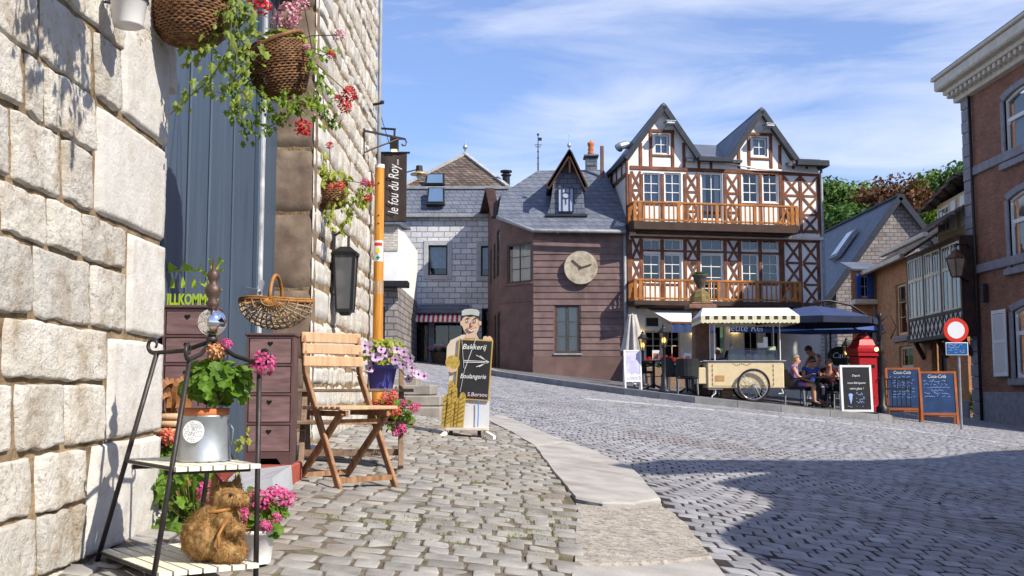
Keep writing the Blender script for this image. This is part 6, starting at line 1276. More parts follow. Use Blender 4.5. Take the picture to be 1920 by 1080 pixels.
# ================================================================ WALL FITTINGS, BANNER, POST
def wall_fittings():
    # lantern
    y = 8.35; c = Vector((XW, y, .83)); LS = .84; T = thing('wall_lantern', 'dark tapered box lantern on the sunlit stone wall', 'lantern', c)
    def frust(q, z0, w0, z1, w1, x=.13):
        w0 *= .8; w1 *= .8; x *= .85; q.add([(x-w0, -w0, z0), (x+w0, -w0, z0), (x+w0, w0, z0), (x-w0, w0, z0), (x-w1, -w1, z1), (x+w1, -w1, z1), (x+w1, w1, z1), (x-w1, w1, z1)], [(0, 1, 2, 3), (4, 5, 6, 7), (0, 1, 5, 4), (1, 2, 6, 5), (2, 3, 7, 6), (3, 0, 4, 7)])
    q = MB(); frust(q, -.22, .075, .20, .098); q.build('lantern_glass', mat('grey lantern glass', (.09, .09, .095), .12, .2, 5, .05, spec=.8), T)
    q = MB(); frust(q, .20, .115, .225, .12); frust(q, .225, .115, .27, .05); frust(q, -.245, .085, -.22, .082); frust(q, -.27, .04, -.245, .06)
    for sx in (-1, 1):
        for sy in (-1, 1): q.bar((.11+sx*.062, sy*.062, -.22), (.11+sx*.08, sy*.08, .2), .014, .014)
    q.build('lantern_frame', M['black'], T); q = MB(); q.box(-.0, -.05, .05, .02, .05, .40); q.tube([(.01, 0, .36), (.08, 0, .40), (.13, 0, .36), (.13, 0, .27)], .012, 6); q.build('bracket', M['iron'], T)
    # hook bracket
    c = Vector((XW, 10.0, 2.44)); T = thing('sign_bracket', 'empty wrought iron bracket with curled hook high on the wall', 'bracket', c); q = MB()
    q.tube([(0, 0, -.02), (0, 0, .02)], .012, 6); q.bar((.0, 0, .0), (.36, .4, .01), .018, .018); q.bar((.005, 0, -.26), (.005, 0, .02), .02, .02); q.tube([(0, 0, -.22), (.1, .12, -.14), (.22, .25, -.06), (.30, .33, -.005)], .009, 6); q.tube([(.30, .33, -.005), (.36, .4, .01), (.372, .42, -.02), (.36, .40, -.055), (.34, .38, -.06), (.33, .37, -.045)], .008, 6); q.build('ironwork', M['iron'], T)
    c = Vector((XW, 10.6, (726-185)/2000*10.6)); T = thing('iron_spike', 'short black iron spike sticking out of the wall above the hook bracket', 'spike', c); q = MB(); q.tube([(-.02, 0, -.02), (.10, .02, .01)], .014, 7); q.lathe([(.02, 0), (.022, .03)], 8, (.10, .02, .0)); q.build('spike', M['black'], T)
    # banner
    Y = 11.05; a = at(697, 288, Y); b = at(762, 415, Y); T = thing('hanging_banner', 'dark brown vertical banner with white script hanging behind the orange post', 'banner', ((a.x+b.x)/2, Y, (a.z+b.z)/2)); w = (b.x-a.x)/2; h = (a.z-b.z)/2
    q = MB(); n = 12; vs = [(x, .012*sin(i*.9)*(1-j*.5), z) for j, z in enumerate((-h, h)) for i, x in [(i, -w+2*w*i/n) for i in range(n+1)]]; q.add(vs, [(i, i+1, n+2+i, n+1+i) for i in range(n)]); q.build('cloth', mat('brown banner cloth', (.055, .042, .040), .85, .2), T, smooth=True)
    lettering(T, 'le fou du Roy...', .155, M['chalk'], Matrix.Translation((.055, -.03, .0)) @ UPM @ Matrix.Rotation(pi/2, 4, 'Z'), .35, .001, sx=.62)
    q = MB(); q.tube([(-w-.08, 0, h+.01), (w+.03, 0, h+.01)], .012, 7); q.build('top_rod', M['black'], T); q = MB(); q.tube([(-w, 0, -h), (w, 0, -h)], .008, 6); q.build('bottom_rod', M['black'], T); q = MB(); q.tube([(-w-.05, 0, h+.28), (w*.35, 0, h+.26)], .012, 6); q.box(w*.05, -.05, h+.04, w*.5, .05, h+.17); q.tube([(w*.28, 0, h+.16), (w*.28, 0, h+.27)], .012, 6); q.build('lamp_arm', M['black'], T)
    q = MB(); q.box(w*.12, -.03, h+.025, w*.42, .03, h+.04); q.build('spotlight', M['bulb'], T)
    q = MB(); q.tube([(-w-.06, 0, h+.9), (-.0, 0, h+.1)], .004, 4); q.build('guy_wire', M['iron'], T)
    # trail post
    Y = 10.5; p = at(712, 310, Y); z0 = gz(p.x, Y); T = thing('trail_post', 'round orange wooden post with trail marks beside the house corner', 'post', (p.x, Y, z0)); r = .047; H = p.z-z0
    q = MB(); q.lathe([(r*1.12, 0), (r, H-.02), (r*.9, H)], 18); q.build('post_body', M['post'], T, smooth=False)
    q = MB(); q.lathe([(r*1.04, H-.03), (r*1.04, H+.006), (.001, H+.012)], 18, cap=False); q.build('cap', M['signwhite'], T)
    zz = lambda v: at(712, v, Y).z - z0
    def patch(v0, v1, m, sub=0, wd=1.0): 
        q = MB(); n = 8; rr = r*1.075+.0015+sub; vs = [(rr*sin(t), -rr*cos(t), z) for z in (zz(v1), zz(v0)) for t in [-1.0*wd+2.0*wd*i/n for i in range(n+1)]]; q.add(vs, [(i, i+1, n+2+i, n+1+i) for i in range(n)]); q.build('trail_mark', m, T)
    patch(452, 491, M['signwhite'], 0, 1.1); patch(456, 462, M['signred'], .002, .8)
    def dia(v, m, dx, dz):
        q = MB(); y = -r*1.075-.006; z = zz(v); q.fprism([(dx, z), (0, z+dz), (-dx, z), (0, z-dz)], y-.001, y+.002); q.build('trail_mark', m, T)
    dia(471, mat('yellow mark', (.75, .52, .02)), .022, .04); q = MB(); z = zz(484); y = -r*1.075-.006; q.box(-.02, y, z-.007, .02, y+.003, z+.007); q.box(-.007, y-.001, z-.02, .007, y+.002, z+.02); q.build('trail_mark', mat('green mark', (.0, .20, .10)), T)
    q = MB()
    for v in (345, 405, 420): q.ball((0, -r*1.02, zz(v)), .009, 8, 6)
    q.build('bolts', M['black'], T)
    patch(528, 552, M['zinc'], 0, 3.14)
    # lamp on a long arm
    a = Vector((XW+.02, 10.95, at(700, 318, 10.95).z)); b = at(786, 326, 11.6); T = thing('street_lamp', 'dish shaped street lamp on a thin arm in front of the tiled roof', 'street lamp', a)
    q = MB(); q.tube([a, a.lerp(b, .6)+Vector((0, 0, -.01)), b+Vector((-.02, 0, .05))], .008, 6); q.lathe([(.035, .09), (.04, .03), (.03, .02)], 12, b); raw('arm', q.v, q.f, M['iron'], T); q = MB(); q.lathe([(.03, .03), (.06, .015), (.095, .0), (.10, -.012), (.09, -.010), (.001, .0)], 20, b, False); raw('dish', q.v, q.f, mat('brass dish', (.55, .42, .22), .4, .15, metal=.5), T, True); q = MB(); q.ball(b+Vector((0, 0, -.03)), .032, 10, 8); raw('bulb', q.v, q.f, M['signwhite'], T, True)
wall_fittings()
# ================================================================ FOLDING CHAIR, PLANT TIER, STEPS, BAKER SIGN
def folding_chair():
    c = Vector((-.93, 6.02, 0)); c.z = gz(c.x, c.y); T = thing('folding_chair', 'slatted wooden folding chair with crossed legs beside the stone wall', 'chair', c, radians(45))
    w = .20
    slope = lambda x, y: 0
    for s in (-1, 1):
        x = s*(w-.012); q = MB(); q.bar((x, -.22, -.02), (x, .02, .42), .022, .042, bv=.004); q.bar((x, .02, .42), (x, .13, .62), .022, .040, bv=.004); q.bar((x, .13, .62), (x, .16, .84), .022, .036, bv=.004); q.build('upright', M['teak'], T)
        x = s*(w-.04); q = MB(); q.bar((x, .26, -.01), (x, -.18, .415), .022, .042, bv=.004); q.build('crossed_leg', M['teak'], T)
    q = MB()
    for i in range(7): q.box(-w+.002, -.215+.052*i, .425, w-.002, -.215+.052*i+.044, .445, .004)
    q.build('seat', M['teakpale'], T)
    q = MB()
    for s in (-1, 1): q.bar((s*(w-.06), -.20, .405), (s*(w-.06), .14, .405), .02, .03)
    q.build('seat_rail', M['teak'], T)
    q = MB(); 
    for k, z in enumerate((.665, .735, .80)): q.box(-w-.005, .118+.012*k, z, w+.005, .134+.012*k, z+.058, .004)
    q.build('backrest', M['teakpale'], T)
    for (ya_, za_, e_) in ((-.185, .05, .02), (.19, .06, .05), (-.12, .36, .05)): q = MB(); q.bar((-w+e_, ya_, za_), (w-e_, ya_, za_), .02, .028); q.build('stretcher', M['teak'], T)
    # second chair folded behind it, seen as A-frame legs
    c = Vector((-1.14, 6.95, 0)); c.z = gz(c.x, c.y); T = thing('plant_ladder', 'low weathered wooden plant ladder holding flower pots behind the folding chair', 'plant stand', c, radians(6))
    for x in (-.20, .42):
        q = MB(); q.bar((x, -.22, -.01), (x, .10, .62), .035, .05, bv=.004); q.build('front_leg', M['oldwood'], T); q = MB(); q.bar((x, .32, -.01), (x, .10, .62), .035, .05, bv=.004); q.build('rear_leg', M['oldwood'], T)
    for (y0, y1, z) in ((-.26, .02, .26), (-.05, .24, .46)):
        q = MB()
        for k in range(3): yy = y0 + (y1-y0)*k/3; q.box(-.27, yy, z, .50, yy+(y1-y0)/3-.012, z+.022, .004)
        q.build('shelf', M['oldwood'], T)
    q = MB(); q.bar((-.20, -.14, .08), (.42, -.14, .08), .025, .04); q.build('stretcher', M['oldwood'], T)
    # pots
    b = at(714, 738, 7.05); b = Vector((-.86, 7.05, c.z+.482)); G = thing('potted_petunia', 'violet blue pot overflowing with lilac petunias behind the chair', 'potted plant', b)
    q = MB(); q.lathe([(.075, 0), (.10, .13), (.108, .13), (.108, .155), (.095, .155), (.001, .14)], 26, cap=False); q.build('pot', M['bluepot'], G, smooth=True)
    g = b+Vector((.02, -.02, .24)); foliage(G, g, (.17, .15, .10), 130, .022, 'yleaf', 'disc'); trumpets(G, [(684, 648), (694, 660), (700, 682), (712, 668), (704, 670), (722, 663), (735, 660), (757, 660), (741, 675), (748, 665), (762, 680), (772, 690), (769, 672), (785, 702), (795, 705), (766, 710), (715, 655), (730, 672), (692, 648), (755, 684), (778, 700), (694, 690), (744, 655)], 6.92, .030, g)
    b = Vector((-.85, 6.88, c.z+.282)); G = thing('potted_geranium', 'coral and pink geraniums on the lower plant shelf below the petunias', 'potted plant', b)
    q = MB(); q.lathe([(.07, 0), (.09, .11), (.095, .115), (.001, .11)], 22, cap=False); q.build('pot', M['terracotta'], G, smooth=True); g = at(737, 778, 6.8); foliage(G, g, (.15, .10, .12), 110, .027); bl = []
    for u, v, r, m in ((722, 746, .032, 'coral'), (737, 742, .03, 'coral'), (718, 772, .03, 'coral'), (740, 772, .034, 'coral'), (730, 756, .026, 'red'), (777, 765, .034, 'pink'), (752, 805, .03, 'pink'), (742, 812, .024, 'pink'), (706, 756, .024, 'coral'), (757, 756, .022, 'pink')): p = at(u, v, 6.68); bl.append((p.x, p.y, p.z, r, m, g))
    blooms(G, bl)
    # stone steps
    T = thing('stone_steps', 'four worn grey stone steps beyond the house corner', 'steps', (-1.3, 12, gz(-1.3, 12)))
    z0 = gz(-.8, 11.8)
    for k, (x1, y0_, h) in enumerate(((-.78, 11.75, .13), (-.80, 12.0, .25), (-.93, 12.3, .37), (-1.12, 12.65, .46))):
        q = MB(); q.box(-2.4, y0_, z0-.4 if k == 0 else z0+h-.125, x1-.42, 13.4, z0+h, .015); q.box(x1-.41, y0_+.01, z0-.4 if k == 0 else z0+h-.122, x1, 13.4, z0+h-.004, .015); q.build('step', mat('worn step stone', (.27, .245, .22), .9, .25, 5, .5, 30) if k == 0 else bpy.data.materials['worn step stone'], T, True)
def trumpets(G, lst, Y, s, g):
    for (u, v) in lst:
        p = at(u, v, Y+R.uniform(-.06, .06)); nrm = Vector((R.gauss(.15, .25), -1, .25+R.gauss(0, .2))).normalized(); a = nrm.orthogonal().normalized(); b = nrm.cross(a); V = [p - nrm*s*.5]; Fc = []; n = 15
        for ring, (rr, d) in enumerate(((.28, -.1), (1.0, .05))):
            for k in range(n): t = 2*pi*k/n; w = rr*s*(1+(.10*cos(5*t) if ring else 0)); V.append(p + a*w*cos(t) + b*w*sin(t) + nrm*s*(d+(.1*cos(10*t) if ring else 0)))
        for k in range(n): Fc.append((1+k, 1+(k+1) % n, 1+n+(k+1) % n, 1+n+k))
        fl = raw('flower', V, Fc, M['petunia'], G); Vt = V[:1+n]; mb = MB(); Mi = MAT[G.name].inverted(); mb.v = [tuple(Mi @ Vector(x)) for x in Vt]; mb.f = [(0, 1+k, 1+(k+1) % n) for k in range(n)]; mb.m = [0]*n; mb.build('throat', M['petunia_eye'], fl, fix=False)
        q = MB(); q.tube([g, (g+p)/2, p-nrm*s*.4], .003, 4, False); raw('flower_stem', q.v, q.f, M['stem'], G)
folding_chair()
def baker_sign():
    Y = 9.6; O = gnd(872, 822); O = Vector((O.x, O.y, gz(O.x, O.y))); f = Fac((O.x, O.y, 0), 0); p = lambda u, v: (f.p(u, v)[0], f.p(u, v)[1]-O.z)
    T = thing('baker_sign', 'cut-out baker figure holding a chalkboard with arrow and baguettes on castors', 'sign', O)
    skinm = mat('painted skin', (.52, .37, .27), .6, .06); shirt = mat('painted cream shirt', (.52, .455, .38), .6, .1); pw = mat('painted white', (.56, .57, .60), .6, .05); hair = mat('painted black', (.03, .022, .02), .6); bread = mat('painted bread', (.38, .25, .035), .6, .3, 30, .1, c2=(.48, .35, .09)); breadd = mat('painted crust', (.17, .09, .012), .6); cap = mat('painted pale cap', (.40, .42, .42), .6, .1); blue = mat('painted blue line', (.03, .22, .60), .6)
    lay = [0]
    def flat(name, poly, m, y0=None, par=None):
        lay[0] += 1; q = MB(); y = (-.002 - .0012*lay[0]) if y0 is None else y0; q.fprism([p(*c) for c in poly], y, y+.012 if y0 is None else y+.0015); return q.build(name, m, par or T)
    def ell(u, v, a, b, n=24): return [(u+a*cos(2*pi*i/n), v+b*sin(2*pi*i/n)) for i in range(n)]
    flat('trousers', [(872, 745), (918, 745), (917, 806), (868, 803)], pw)
    flat('torso', [(866, 628), (893, 626), (900, 640), (900, 750), (866, 760), (846, 745), (840, 690), (837, 672), (838, 650), (845, 638)], shirt)
    flat('apron', [(857, 640), (866, 632), (868, 700), (880, 760), (848, 760), (850, 700)], pw)
    hd = flat('head', [(866, 602), (867, 612), (870, 620), (876, 628), (884, 631), (892, 628), (897, 619), (899, 610), (899, 596), (895, 588), (870, 588)], skinm); flat('neck', [(875, 624), (893, 624), (896, 634), (872, 634)], skinm)
    flat('ear', ell(866, 606, 3, 5), skinm); flat('ear', ell(900, 606, 2.6, 4.5), skinm)
    flat('hair', [(865, 602), (865, 590), (872, 586), (897, 587), (901, 595), (900, 602), (897, 597), (890, 592), (882, 594), (874, 592), (868, 596)], hair, par=T)
    flat('cap', [(866, 592), (866, 583), (872, 580), (884, 579), (896, 581), (899, 585), (898, 593), (884, 590), (874, 591)], cap)
    for u in (877, 891): flat('eye', ell(u, 602, 2.6, 2.2), pw); flat('pupil', ell(u+.4, 602, 1.2, 1.5), hair); flat('eyebrow', [(u-3.5, 598), (u, 596), (u+3.5, 597.5), (u, 597.5)], hair)
    flat('nose', [(884, 603), (887, 611), (883, 611.5)], mat('painted blush', (.55, .30, .20), .6)); flat('mouth', [(877, 615), (884, 618), (892, 614), (890, 619), (884, 622), (879, 620)], pw); flat('smile_line', [(876, 614), (884, 617.6), (893, 613), (892.5, 614.5), (884, 619), (877, 616)], mat('painted red lip', (.42, .10, .08), .6))
    flat('hand', [(905, 637), (907, 631), (912, 630), (914, 632), (918, 630), (921, 632), (924, 636), (922, 640), (908, 640)], skinm)
    bd = flat('board_frame', [(861, 635), (925, 638), (917, 752), (852, 748)], mat('yellow board frame', (.42, .27, .06), .6))
    flat('blackboard', [(863.5, 637.5), (922.5, 640.5), (914.8, 749.5), (855, 745.7)], M['board'])
    yb = -.002-.0012*lay[0]-.003
    tx = lambda u, v: Matrix.Translation((p(u, v)[0], yb, p(u, v)[1])) @ UPM @ Matrix.Rotation(radians(-2), 4, 'Z')
    lettering(T, 'Bakkerij', .066, M['chalk'], tx(889, 651), .25, .0005); lettering(T, 'Boulangerie', .060, M['chalk'], tx(887, 706), .25, .0005, sx=.82); lettering(T, 'S.Borsou', .05, mat('pink chalk', (.62, .50, .60)), tx(895, 740), .1, .0005)
    def stroke(a, b, w=.006, m='chalk', nm='chalk_arrow'):
        A = p(*a); B = p(*b); q = MB(); q.bar((A[0], yb, A[1]), (B[0], yb, B[1]), .002, w); q.build(nm, M[m], T)
    for a, b in (((870, 676), (914, 678)), ((870, 679), (910, 680)), ((893, 666), (917, 679)), ((917, 679), (893, 688)), ((900, 667), (911, 676)), ((911, 681), (898, 688))): stroke(a, b, .005)
    flat('round_loaf', ell(849, 680, 13.5, 13.5), bread)
    flat('hand', [(838, 690), (842, 686), (848, 692), (854, 692), (858, 688), (856, 696), (848, 699), (841, 697)], skinm)
    for u0, v0, u1, w in ((838, 738, 833, 5.5), (847, 713, 841, 5.5), (853, 722, 850, 5), (868, 735, 863, 6), (860, 745, 856, 5), (846, 745, 840, 5)):
        flat('baguette', [(u1-w, 800), (u0-w, v0+8), (u0-w*.6, v0+2), (u0, v0), (u0+w*.6, v0+2), (u0+w, v0+8), (u1+w, 800)], bread); y = -.002-.0012*lay[0]-.002; q = MB()
        for k in range(6):
            v = v0+12+(786-v0)*k/6; uu = u0+(u1-u0)*(v-v0)/(800-v0); A = p(uu-w*.7, v+3); B = p(uu+w*.7, v-2); q.bar((A[0], y, A[1]), (B[0], y, B[1]), .002, .007)
        A = p(u0-w, v0+8); B = p(u1-w, 800); q.bar((A[0], y, A[1]), (B[0], y, B[1]), .002, .006); q.build('crust_lines', breadd, T)
    for a, b in (((866, 632), (870, 690)), ((893, 634), (872, 692)), ((872, 690), (863, 735))):
        A = p(*a); B = p(*b); q = MB(); q.bar((A[0], yb-.002, A[1]), (B[0], yb-.002, B[1]), .003, .005); q.build('apron_string', pw, T)
    A = p(897, 752); B = p(896, 800); q = MB(); q.tube([(A[0], yb, A[1]), (B[0]+.005, yb, (A[1]+B[1])/2), (B[0], yb, B[1])], .005, 5); q.build('trouser_line', blue, T)
    a = p(836, 806); b = p(914, 798); q = MB(); q.box(a[0], -.10, a[1]-.004, b[0]+.01, .12, a[1]+.022, .004); q.build('base_board', mat('pale base board', (.52, .46, .40), .7), T)
    for u in (846, 899):
        x, z = p(u, 808); q = MB(); q.box(x-.016, -.07, .0, x+.016, -.03, a[1], .004); q.build('castor', M['black'], T)
    for (u0, v0, u1, v1) in ((838, 812, 828, 822), (909, 812, 928, 824)):
        A = p(u0, 818); B = p(u1, 820); q = MB(); q.bar((A[0], -.06, .06), (B[0], -.20, .015), .03, .03); q.build('foot', M['whitep'], T)
baker_sign()
# ================================================================ TERRACE OF THE CAFE
def tz(x, y): return gz(x, y) + .132
def tp(u, v, Y): p = at(u, v, Y); return Vector((p.x, Y, tz(p.x, Y)))
def terrace_things():
    # ---- white A-board
    b = tp(1188, 730, 25.6); T = thing('menu_board', 'white framed A-board with pale lilac poster at the kerb', 'menu board', b, radians(6)); s = .0128; w = 22*s; h = 66*s
    def aboard(T, w, h, leg, mf, mp, lean=.16, fw=.035, back=True):
        q = MB(); L = lambda x, z, y=0: (x, y + lean*z, z)
        for x in (-w/2, w/2): q.bar(L(x, 0), L(x, h), fw, .03)
        for z in (leg, h-fw/2): q.bar(L(-w/2+fw*.5, z), L(w/2-fw*.5, z), .03, fw)
        q.build('frame', M[mf], T); q = MB(); q.add([L(-w/2+fw*.4, leg, -.004), L(w/2-fw*.4, leg, -.004), L(w/2-fw*.4, h-fw*.6, -.004), L(-w/2+fw*.4, h-fw*.6, -.004), L(-w/2+fw*.4, leg, .01), L(w/2-fw*.4, leg, .01), L(w/2-fw*.4, h-fw*.6, .01), L(-w/2+fw*.4, h-fw*.6, .01)], [(0, 1, 2, 3), (4, 5, 6, 7), (0, 1, 5, 4), (1, 2, 6, 5), (2, 3, 7, 6), (3, 0, 4, 7)]); pn = q.build('panel', mp, T)
        if back:
            q = MB()
            for x in (-w/2, w/2): q.bar((x, 2*lean*h, 0), (x, lean*h+.03, h), fw*.8, .025)
            q.bar((-w/2, 1.8*lean*h, h*.15), (w/2, 1.8*lean*h, h*.15), .02, .03); q.build('rear_leg', M[mf], T)
        return pn, lambda x, z, d=-.008: Matrix.Translation((x, lean*z + d, z)) @ Matrix.Rotation(pi/2 - math.atan(lean), 4, 'X')
    def scribble(par, X, x0, x1, z, amp, m='chalk', name='chalk_writing', th=.007):
        q = MB(); n = int((x1-x0)/.022); x = x0; pr = None; gap = 0
        for i in range(n):
            x = x0 + (x1-x0)*i/n; y = amp*R.uniform(-.5, .5) + (amp*.8 if R.random() < .15 else 0)
            if R.random() < .16: pr = None; continue
            P_ = X @ Vector((x, y, 0)) if False else None
            c = (x, z + y)
            if pr: 
                M_ = X(0, z); a = M_ @ Vector((pr[0], pr[1]-z, 0)); b_ = M_ @ Vector((c[0], c[1]-z, 0)); q.bar(a, b_, th, .002, up=(0, -1, .2))
            pr = c
        if q.v: q.build(name, M[m], par)
    pn, X = aboard(T, w*1.9/2+.12, h*1.12, .20, 'white', mat('lilac poster', (.42, .40, .62), .5, .15, 4, c2=(.60, .58, .74)), .12)
    for z, m in ((.78, 'chalk'), (.60, 'chalk')): scribble(pn, X, -.16, .16, z, .04, m, 'poster_lines')
    q = MB()
    for k in range(7): q.prism([(.05*cos(t*pi/4)*R.uniform(.7, 1.2)-.15+.05*k, .04*sin(t*pi/4)+R.uniform(-.03, .05)) for t in range(8)], -.0002*k, .001+.0004*k, X(0, .32))
    q.build('poster_flowers', M['chalk'], pn)
    # ---- lantern posts
    def lantern_post(b, H, lab):
        T = thing('lantern_post', lab, 'lamp post', b, .3, 'lantern posts on the terrace'); q = MB(); q.lathe([(.16, 0), (.16, .06), (.09, .10), (.06, .35), (.04, .40), (.035, H-.5), (.06, H-.46), (.06, H-.42)], 12); q.build('pole', M['black'], T, smooth=True)
        q = MB(); z = H-.42; q.lathe([(.07, z), (.125, z+.30)], 6, cap=False); q.build('lantern_glass', M['lampglass'], T, fix=False)
        q = MB()
        for k in range(6): a = 2*pi*k/6; q.bar((.07*cos(a), .07*sin(a), z), (.125*cos(a), .125*sin(a), z+.3), .014, .014)
        q.lathe([(.15, z+.30), (.155, z+.32), (.06, z+.42), (.04, z+.45), (.05, z+.47), (.01, z+.52)], 6); q.build('lantern_cage', M['black'], T); q = MB(); q.ball((0, 0, z+.13), .045, 10, 8, (1, 1, 1.5)); q.build('bulb', M['bulb'], T, smooth=True)
    b = tp(1246, 735, 25.4); lantern_post(b, at(1246, 615, 25.4).z-b.z, 'black lantern post at the kerb between the A-board and the stone pillar')
    b = tp(1206, 720, 29.2); lantern_post(b, at(1206, 627, 29.2).z-b.z, 'black lantern post against the house wall behind the A-board')
    b = tp(1590, 750, 28.6); lantern_post(b, at(1590, 640, 28.6).z-b.z, 'black lantern post in front of the oval chalk sign')
    # ---- closed parasol
    b = tp(1187, 722, 30.6); H = at(1190, 588, 30.6).z - b.z; T = thing('closed_parasol', 'furled off-white parasol standing by the plum house downpipe', 'parasol', b); q = MB(); q.tube([(0, 0, 0), (0, 0, H)], .025, 8); q.build('pole', M['white'], T); n = 32; vs = []
    prof = [(.36, .95), (.31, 1.15), (.22, 1.6), (.12, 2.0), (.05, H-.05)]
    for r, z in prof:
        for i in range(n): a = 2*pi*i/n; rr = r*(.72+.28*cos(a*8)); vs.append((rr*cos(a), rr*sin(a), z))
    q = MB(); q.add(vs, [(j*n+i, j*n+(i+1) % n, (j+1)*n+(i+1) % n, (j+1)*n+i) for j in range(4) for i in range(n)]); q.build('canopy', mat('ecru canvas', (.42, .39, .36), .9, .15), T, smooth=True)
    # ---- pillar with urn
    b = tp(1316, 742, 26.95); b.z -= .03; T = thing('stone_pillar', 'rust brown stone pillar topped by a mossy dome and planted urn', 'pillar', b); Z = lambda v: at(1316, v, 26.95).z - b.z; s = .0135; q = MB()
    q.box(-15*s, -.2, 0, 15*s, .2, Z(583), .03); q.box(-18*s, -.24, 0, 18*s, .24, .25, .03); q.build('shaft', M['pillar'], T)
    q = MB(); q.box(-26*s, -.34, Z(580), 26*s, .34, Z(572), .02); q.box(-20*s, -.27, Z(572), 20*s, .27, Z(568), .02); q.build('capital', M['pillar'], T)
    q = MB(); q.lathe([(20*s, Z(568)), (19*s, Z(558)), (15*s, Z(549)), (10*s, Z(545)), (7*s, Z(542))], 8); q.build('dome', M['urnstone'], T)
    q = MB(); q.lathe([(6*s, Z(545)), (4*s, Z(540)), (8*s, Z(534)), (12*s, Z(526)), (12.5*s, Z(520)), (15*s, Z(518)), (15*s, Z(515)), (11*s, Z(515))], 18); q.build('urn', mat('dark urn stone', (.06, .05, .04), .85, .3), T, smooth=True); V = []; Fc = []
    for _ in range(60): disc_leaf(V, Fc, b+Vector((R.gauss(0, .09), R.gauss(0, .09), Z(514)+R.uniform(0, .06))), Vector((R.gauss(0, .4), -.5, .8)).normalized(), .03)
    raw('succulents', V, Fc, M['dleaf'], T)
    # ---- ice cream cart
    Y = 25.6; b = tp(1398, 750, Y); T = thing('ice_cream_cart', 'cream ice cream cart with big spoked wheels and striped canopy', 'cart', b, radians(-2)); s = Y/2000; zz = lambda v: at(1398, v, Y).z - b.z; xx = lambda u: (u-1398)*s
    z0, z1 = zz(728), zz(678); D = .85
    q = MB(); q.box(xx(1328), -.02, z0, xx(1470), D, z1, .02); q.build('body', M['cartcream'], T); q = MB(); q.box(xx(1311), .02, zz(720), xx(1327.6), D-.05, zz(689), .015); q.build('side_box', M['cartcream'], T)
    q = MB(); q.box(xx(1320), -.05, z1+.001, xx(1474), D+.03, z1+.03, .008); q.tube([(xx(1316), .05, z1+.0), (xx(1328), .05, z1)], .015, 6); q.build('counter', M['lead'], T)
    q = MB(); m = mat('brown ornament', (.20, .09, .03))
    for u in (1337, 1450):
        for v in (686, 694, 703, 712, 720): x, z = xx(u), zz(v); q.fprism([(x, z-.03), (x+.018, z), (x, z+.03), (x-.018, z)], -.026, -.021)
        q.box(xx(u)-.004, -.024, z0+.06, xx(u)+.004, -.0205, z1-.06)
    for k in range(-4, 5): x = xx(1392)+k*.05; z = z1-.07+.018*cos(k*1.4); q.fprism([(x-.02, z), (x, z-.014), (x+.02, z), (x, z+.014)], -.026, -.021)
    q.box(xx(1337), -.024, z0+.05, xx(1450), -.0205, z0+.06); q.build('ornament', m, T); q = MB(); q.box(xx(1342), -.025, zz(715), xx(1359), -.021, zz(704)); q.build('name_plate', mat('tan plate', (.45, .25, .10)), T)
    def wheel(x, y, r, nm='wheel'):
        q = MB(); n = 40; ring = [(x+r*cos(2*pi*i/n), y, r+r*sin(2*pi*i/n)-.0) for i in range(n+1)]; q.tube(ring, .024, 8, False); w_ = q.build(nm, M['rubber'], T, smooth=True); q = MB(); q.tube([(x+(r-.035)*cos(2*pi*i/n), y, r+(r-.035)*sin(2*pi*i/n)) for i in range(n+1)], .014, 6, False); q.build('rim', M['chrome'], w_, smooth=True); q = MB()
        for i in range(24): a = 2*pi*i/24; q.tube([(x+.03*cos(a+.6*(-1)**i), y+.03*(-1)**i, r+.03*sin(a+.6*(-1)**i)), (x+(r-.04)*cos(a), y, r+(r-.04)*sin(a))], .0035, 4, False)
        q.tube([(x, y-.06, r), (x, y+.06, r)], .035, 10); q.build('spokes', M['zinc'], w_)
    r = 29*s; wheel(xx(1412), -.10, r); wheel(xx(1416), D+.10, r)
    q = MB(); q.tube([(xx(1412), -.1, r), (xx(1416), D+.1, r)], .02, 8); q.build('axle', M['zinc'], T)
    q = MB(); q.tube([(xx(1330), .05, z0-.02), (xx(1357), .05, z0-.02)], .018, 6); q.tube([(xx(1343), .05, z0-.02), (xx(1343), .05, z0-.13), (xx(1337), .05, z0-.18), (xx(1334), .05, .0)], .016, 6); q.tube([(xx(1466), .1, z0), (xx(1470), .1, z0-.12), (xx(1461), .1, z0-.13)], .016, 6); q.build('prop_stand', M['white'], T)
    q = MB(); p0 = []
    for u in (1343, 1465):
        for y in (.06, D-.06): q.tube([(xx(u), y, z1), (xx(u), y, zz(600))], .014, 8)
    q.build('canopy_posts', M['white'], T)
    # canopy: pitched roof with checked valance
    xa, xb, ya, yb = xx(1313), xx(1494), -.42, D+.42; za, zt = zz(594), zz(579); h = .17; q = MB(); r0, r1 = xx(1326), xx(1489); ym = (ya+yb)/2
    q.add([(xa, ya, za), (xb, ya, za), (r1, ym, zt+.05), (r0, ym, zt+.05), (xa, yb, za), (xb, yb, za)], [(0, 1, 2, 3), (5, 4, 3, 2), (0, 3, 4), (1, 5, 2)]); cn = q.build('canopy', M['canvas'], T, fix=False)
    q = MB(); n = 23
    def valance(P0, P1, n):
        P0 = Vector(P0); P1 = Vector(P1)
        for i in range(n):
            a = P0.lerp(P1, i/n); c = P0.lerp(P1, (i+1)/n); dn = Vector((0, 0, -h*.55)); d2 = Vector((0, 0, -h)); md = (a+c)/2
            q.mat(i % 2); q.add([a, c, c+dn, a+dn], [(0, 1, 2, 3)]); q.mat(0); q.add([a+dn, c+dn, c+d2*.92, md+d2*1.08, a+d2*.92], [(0, 1, 2, 3, 4)])
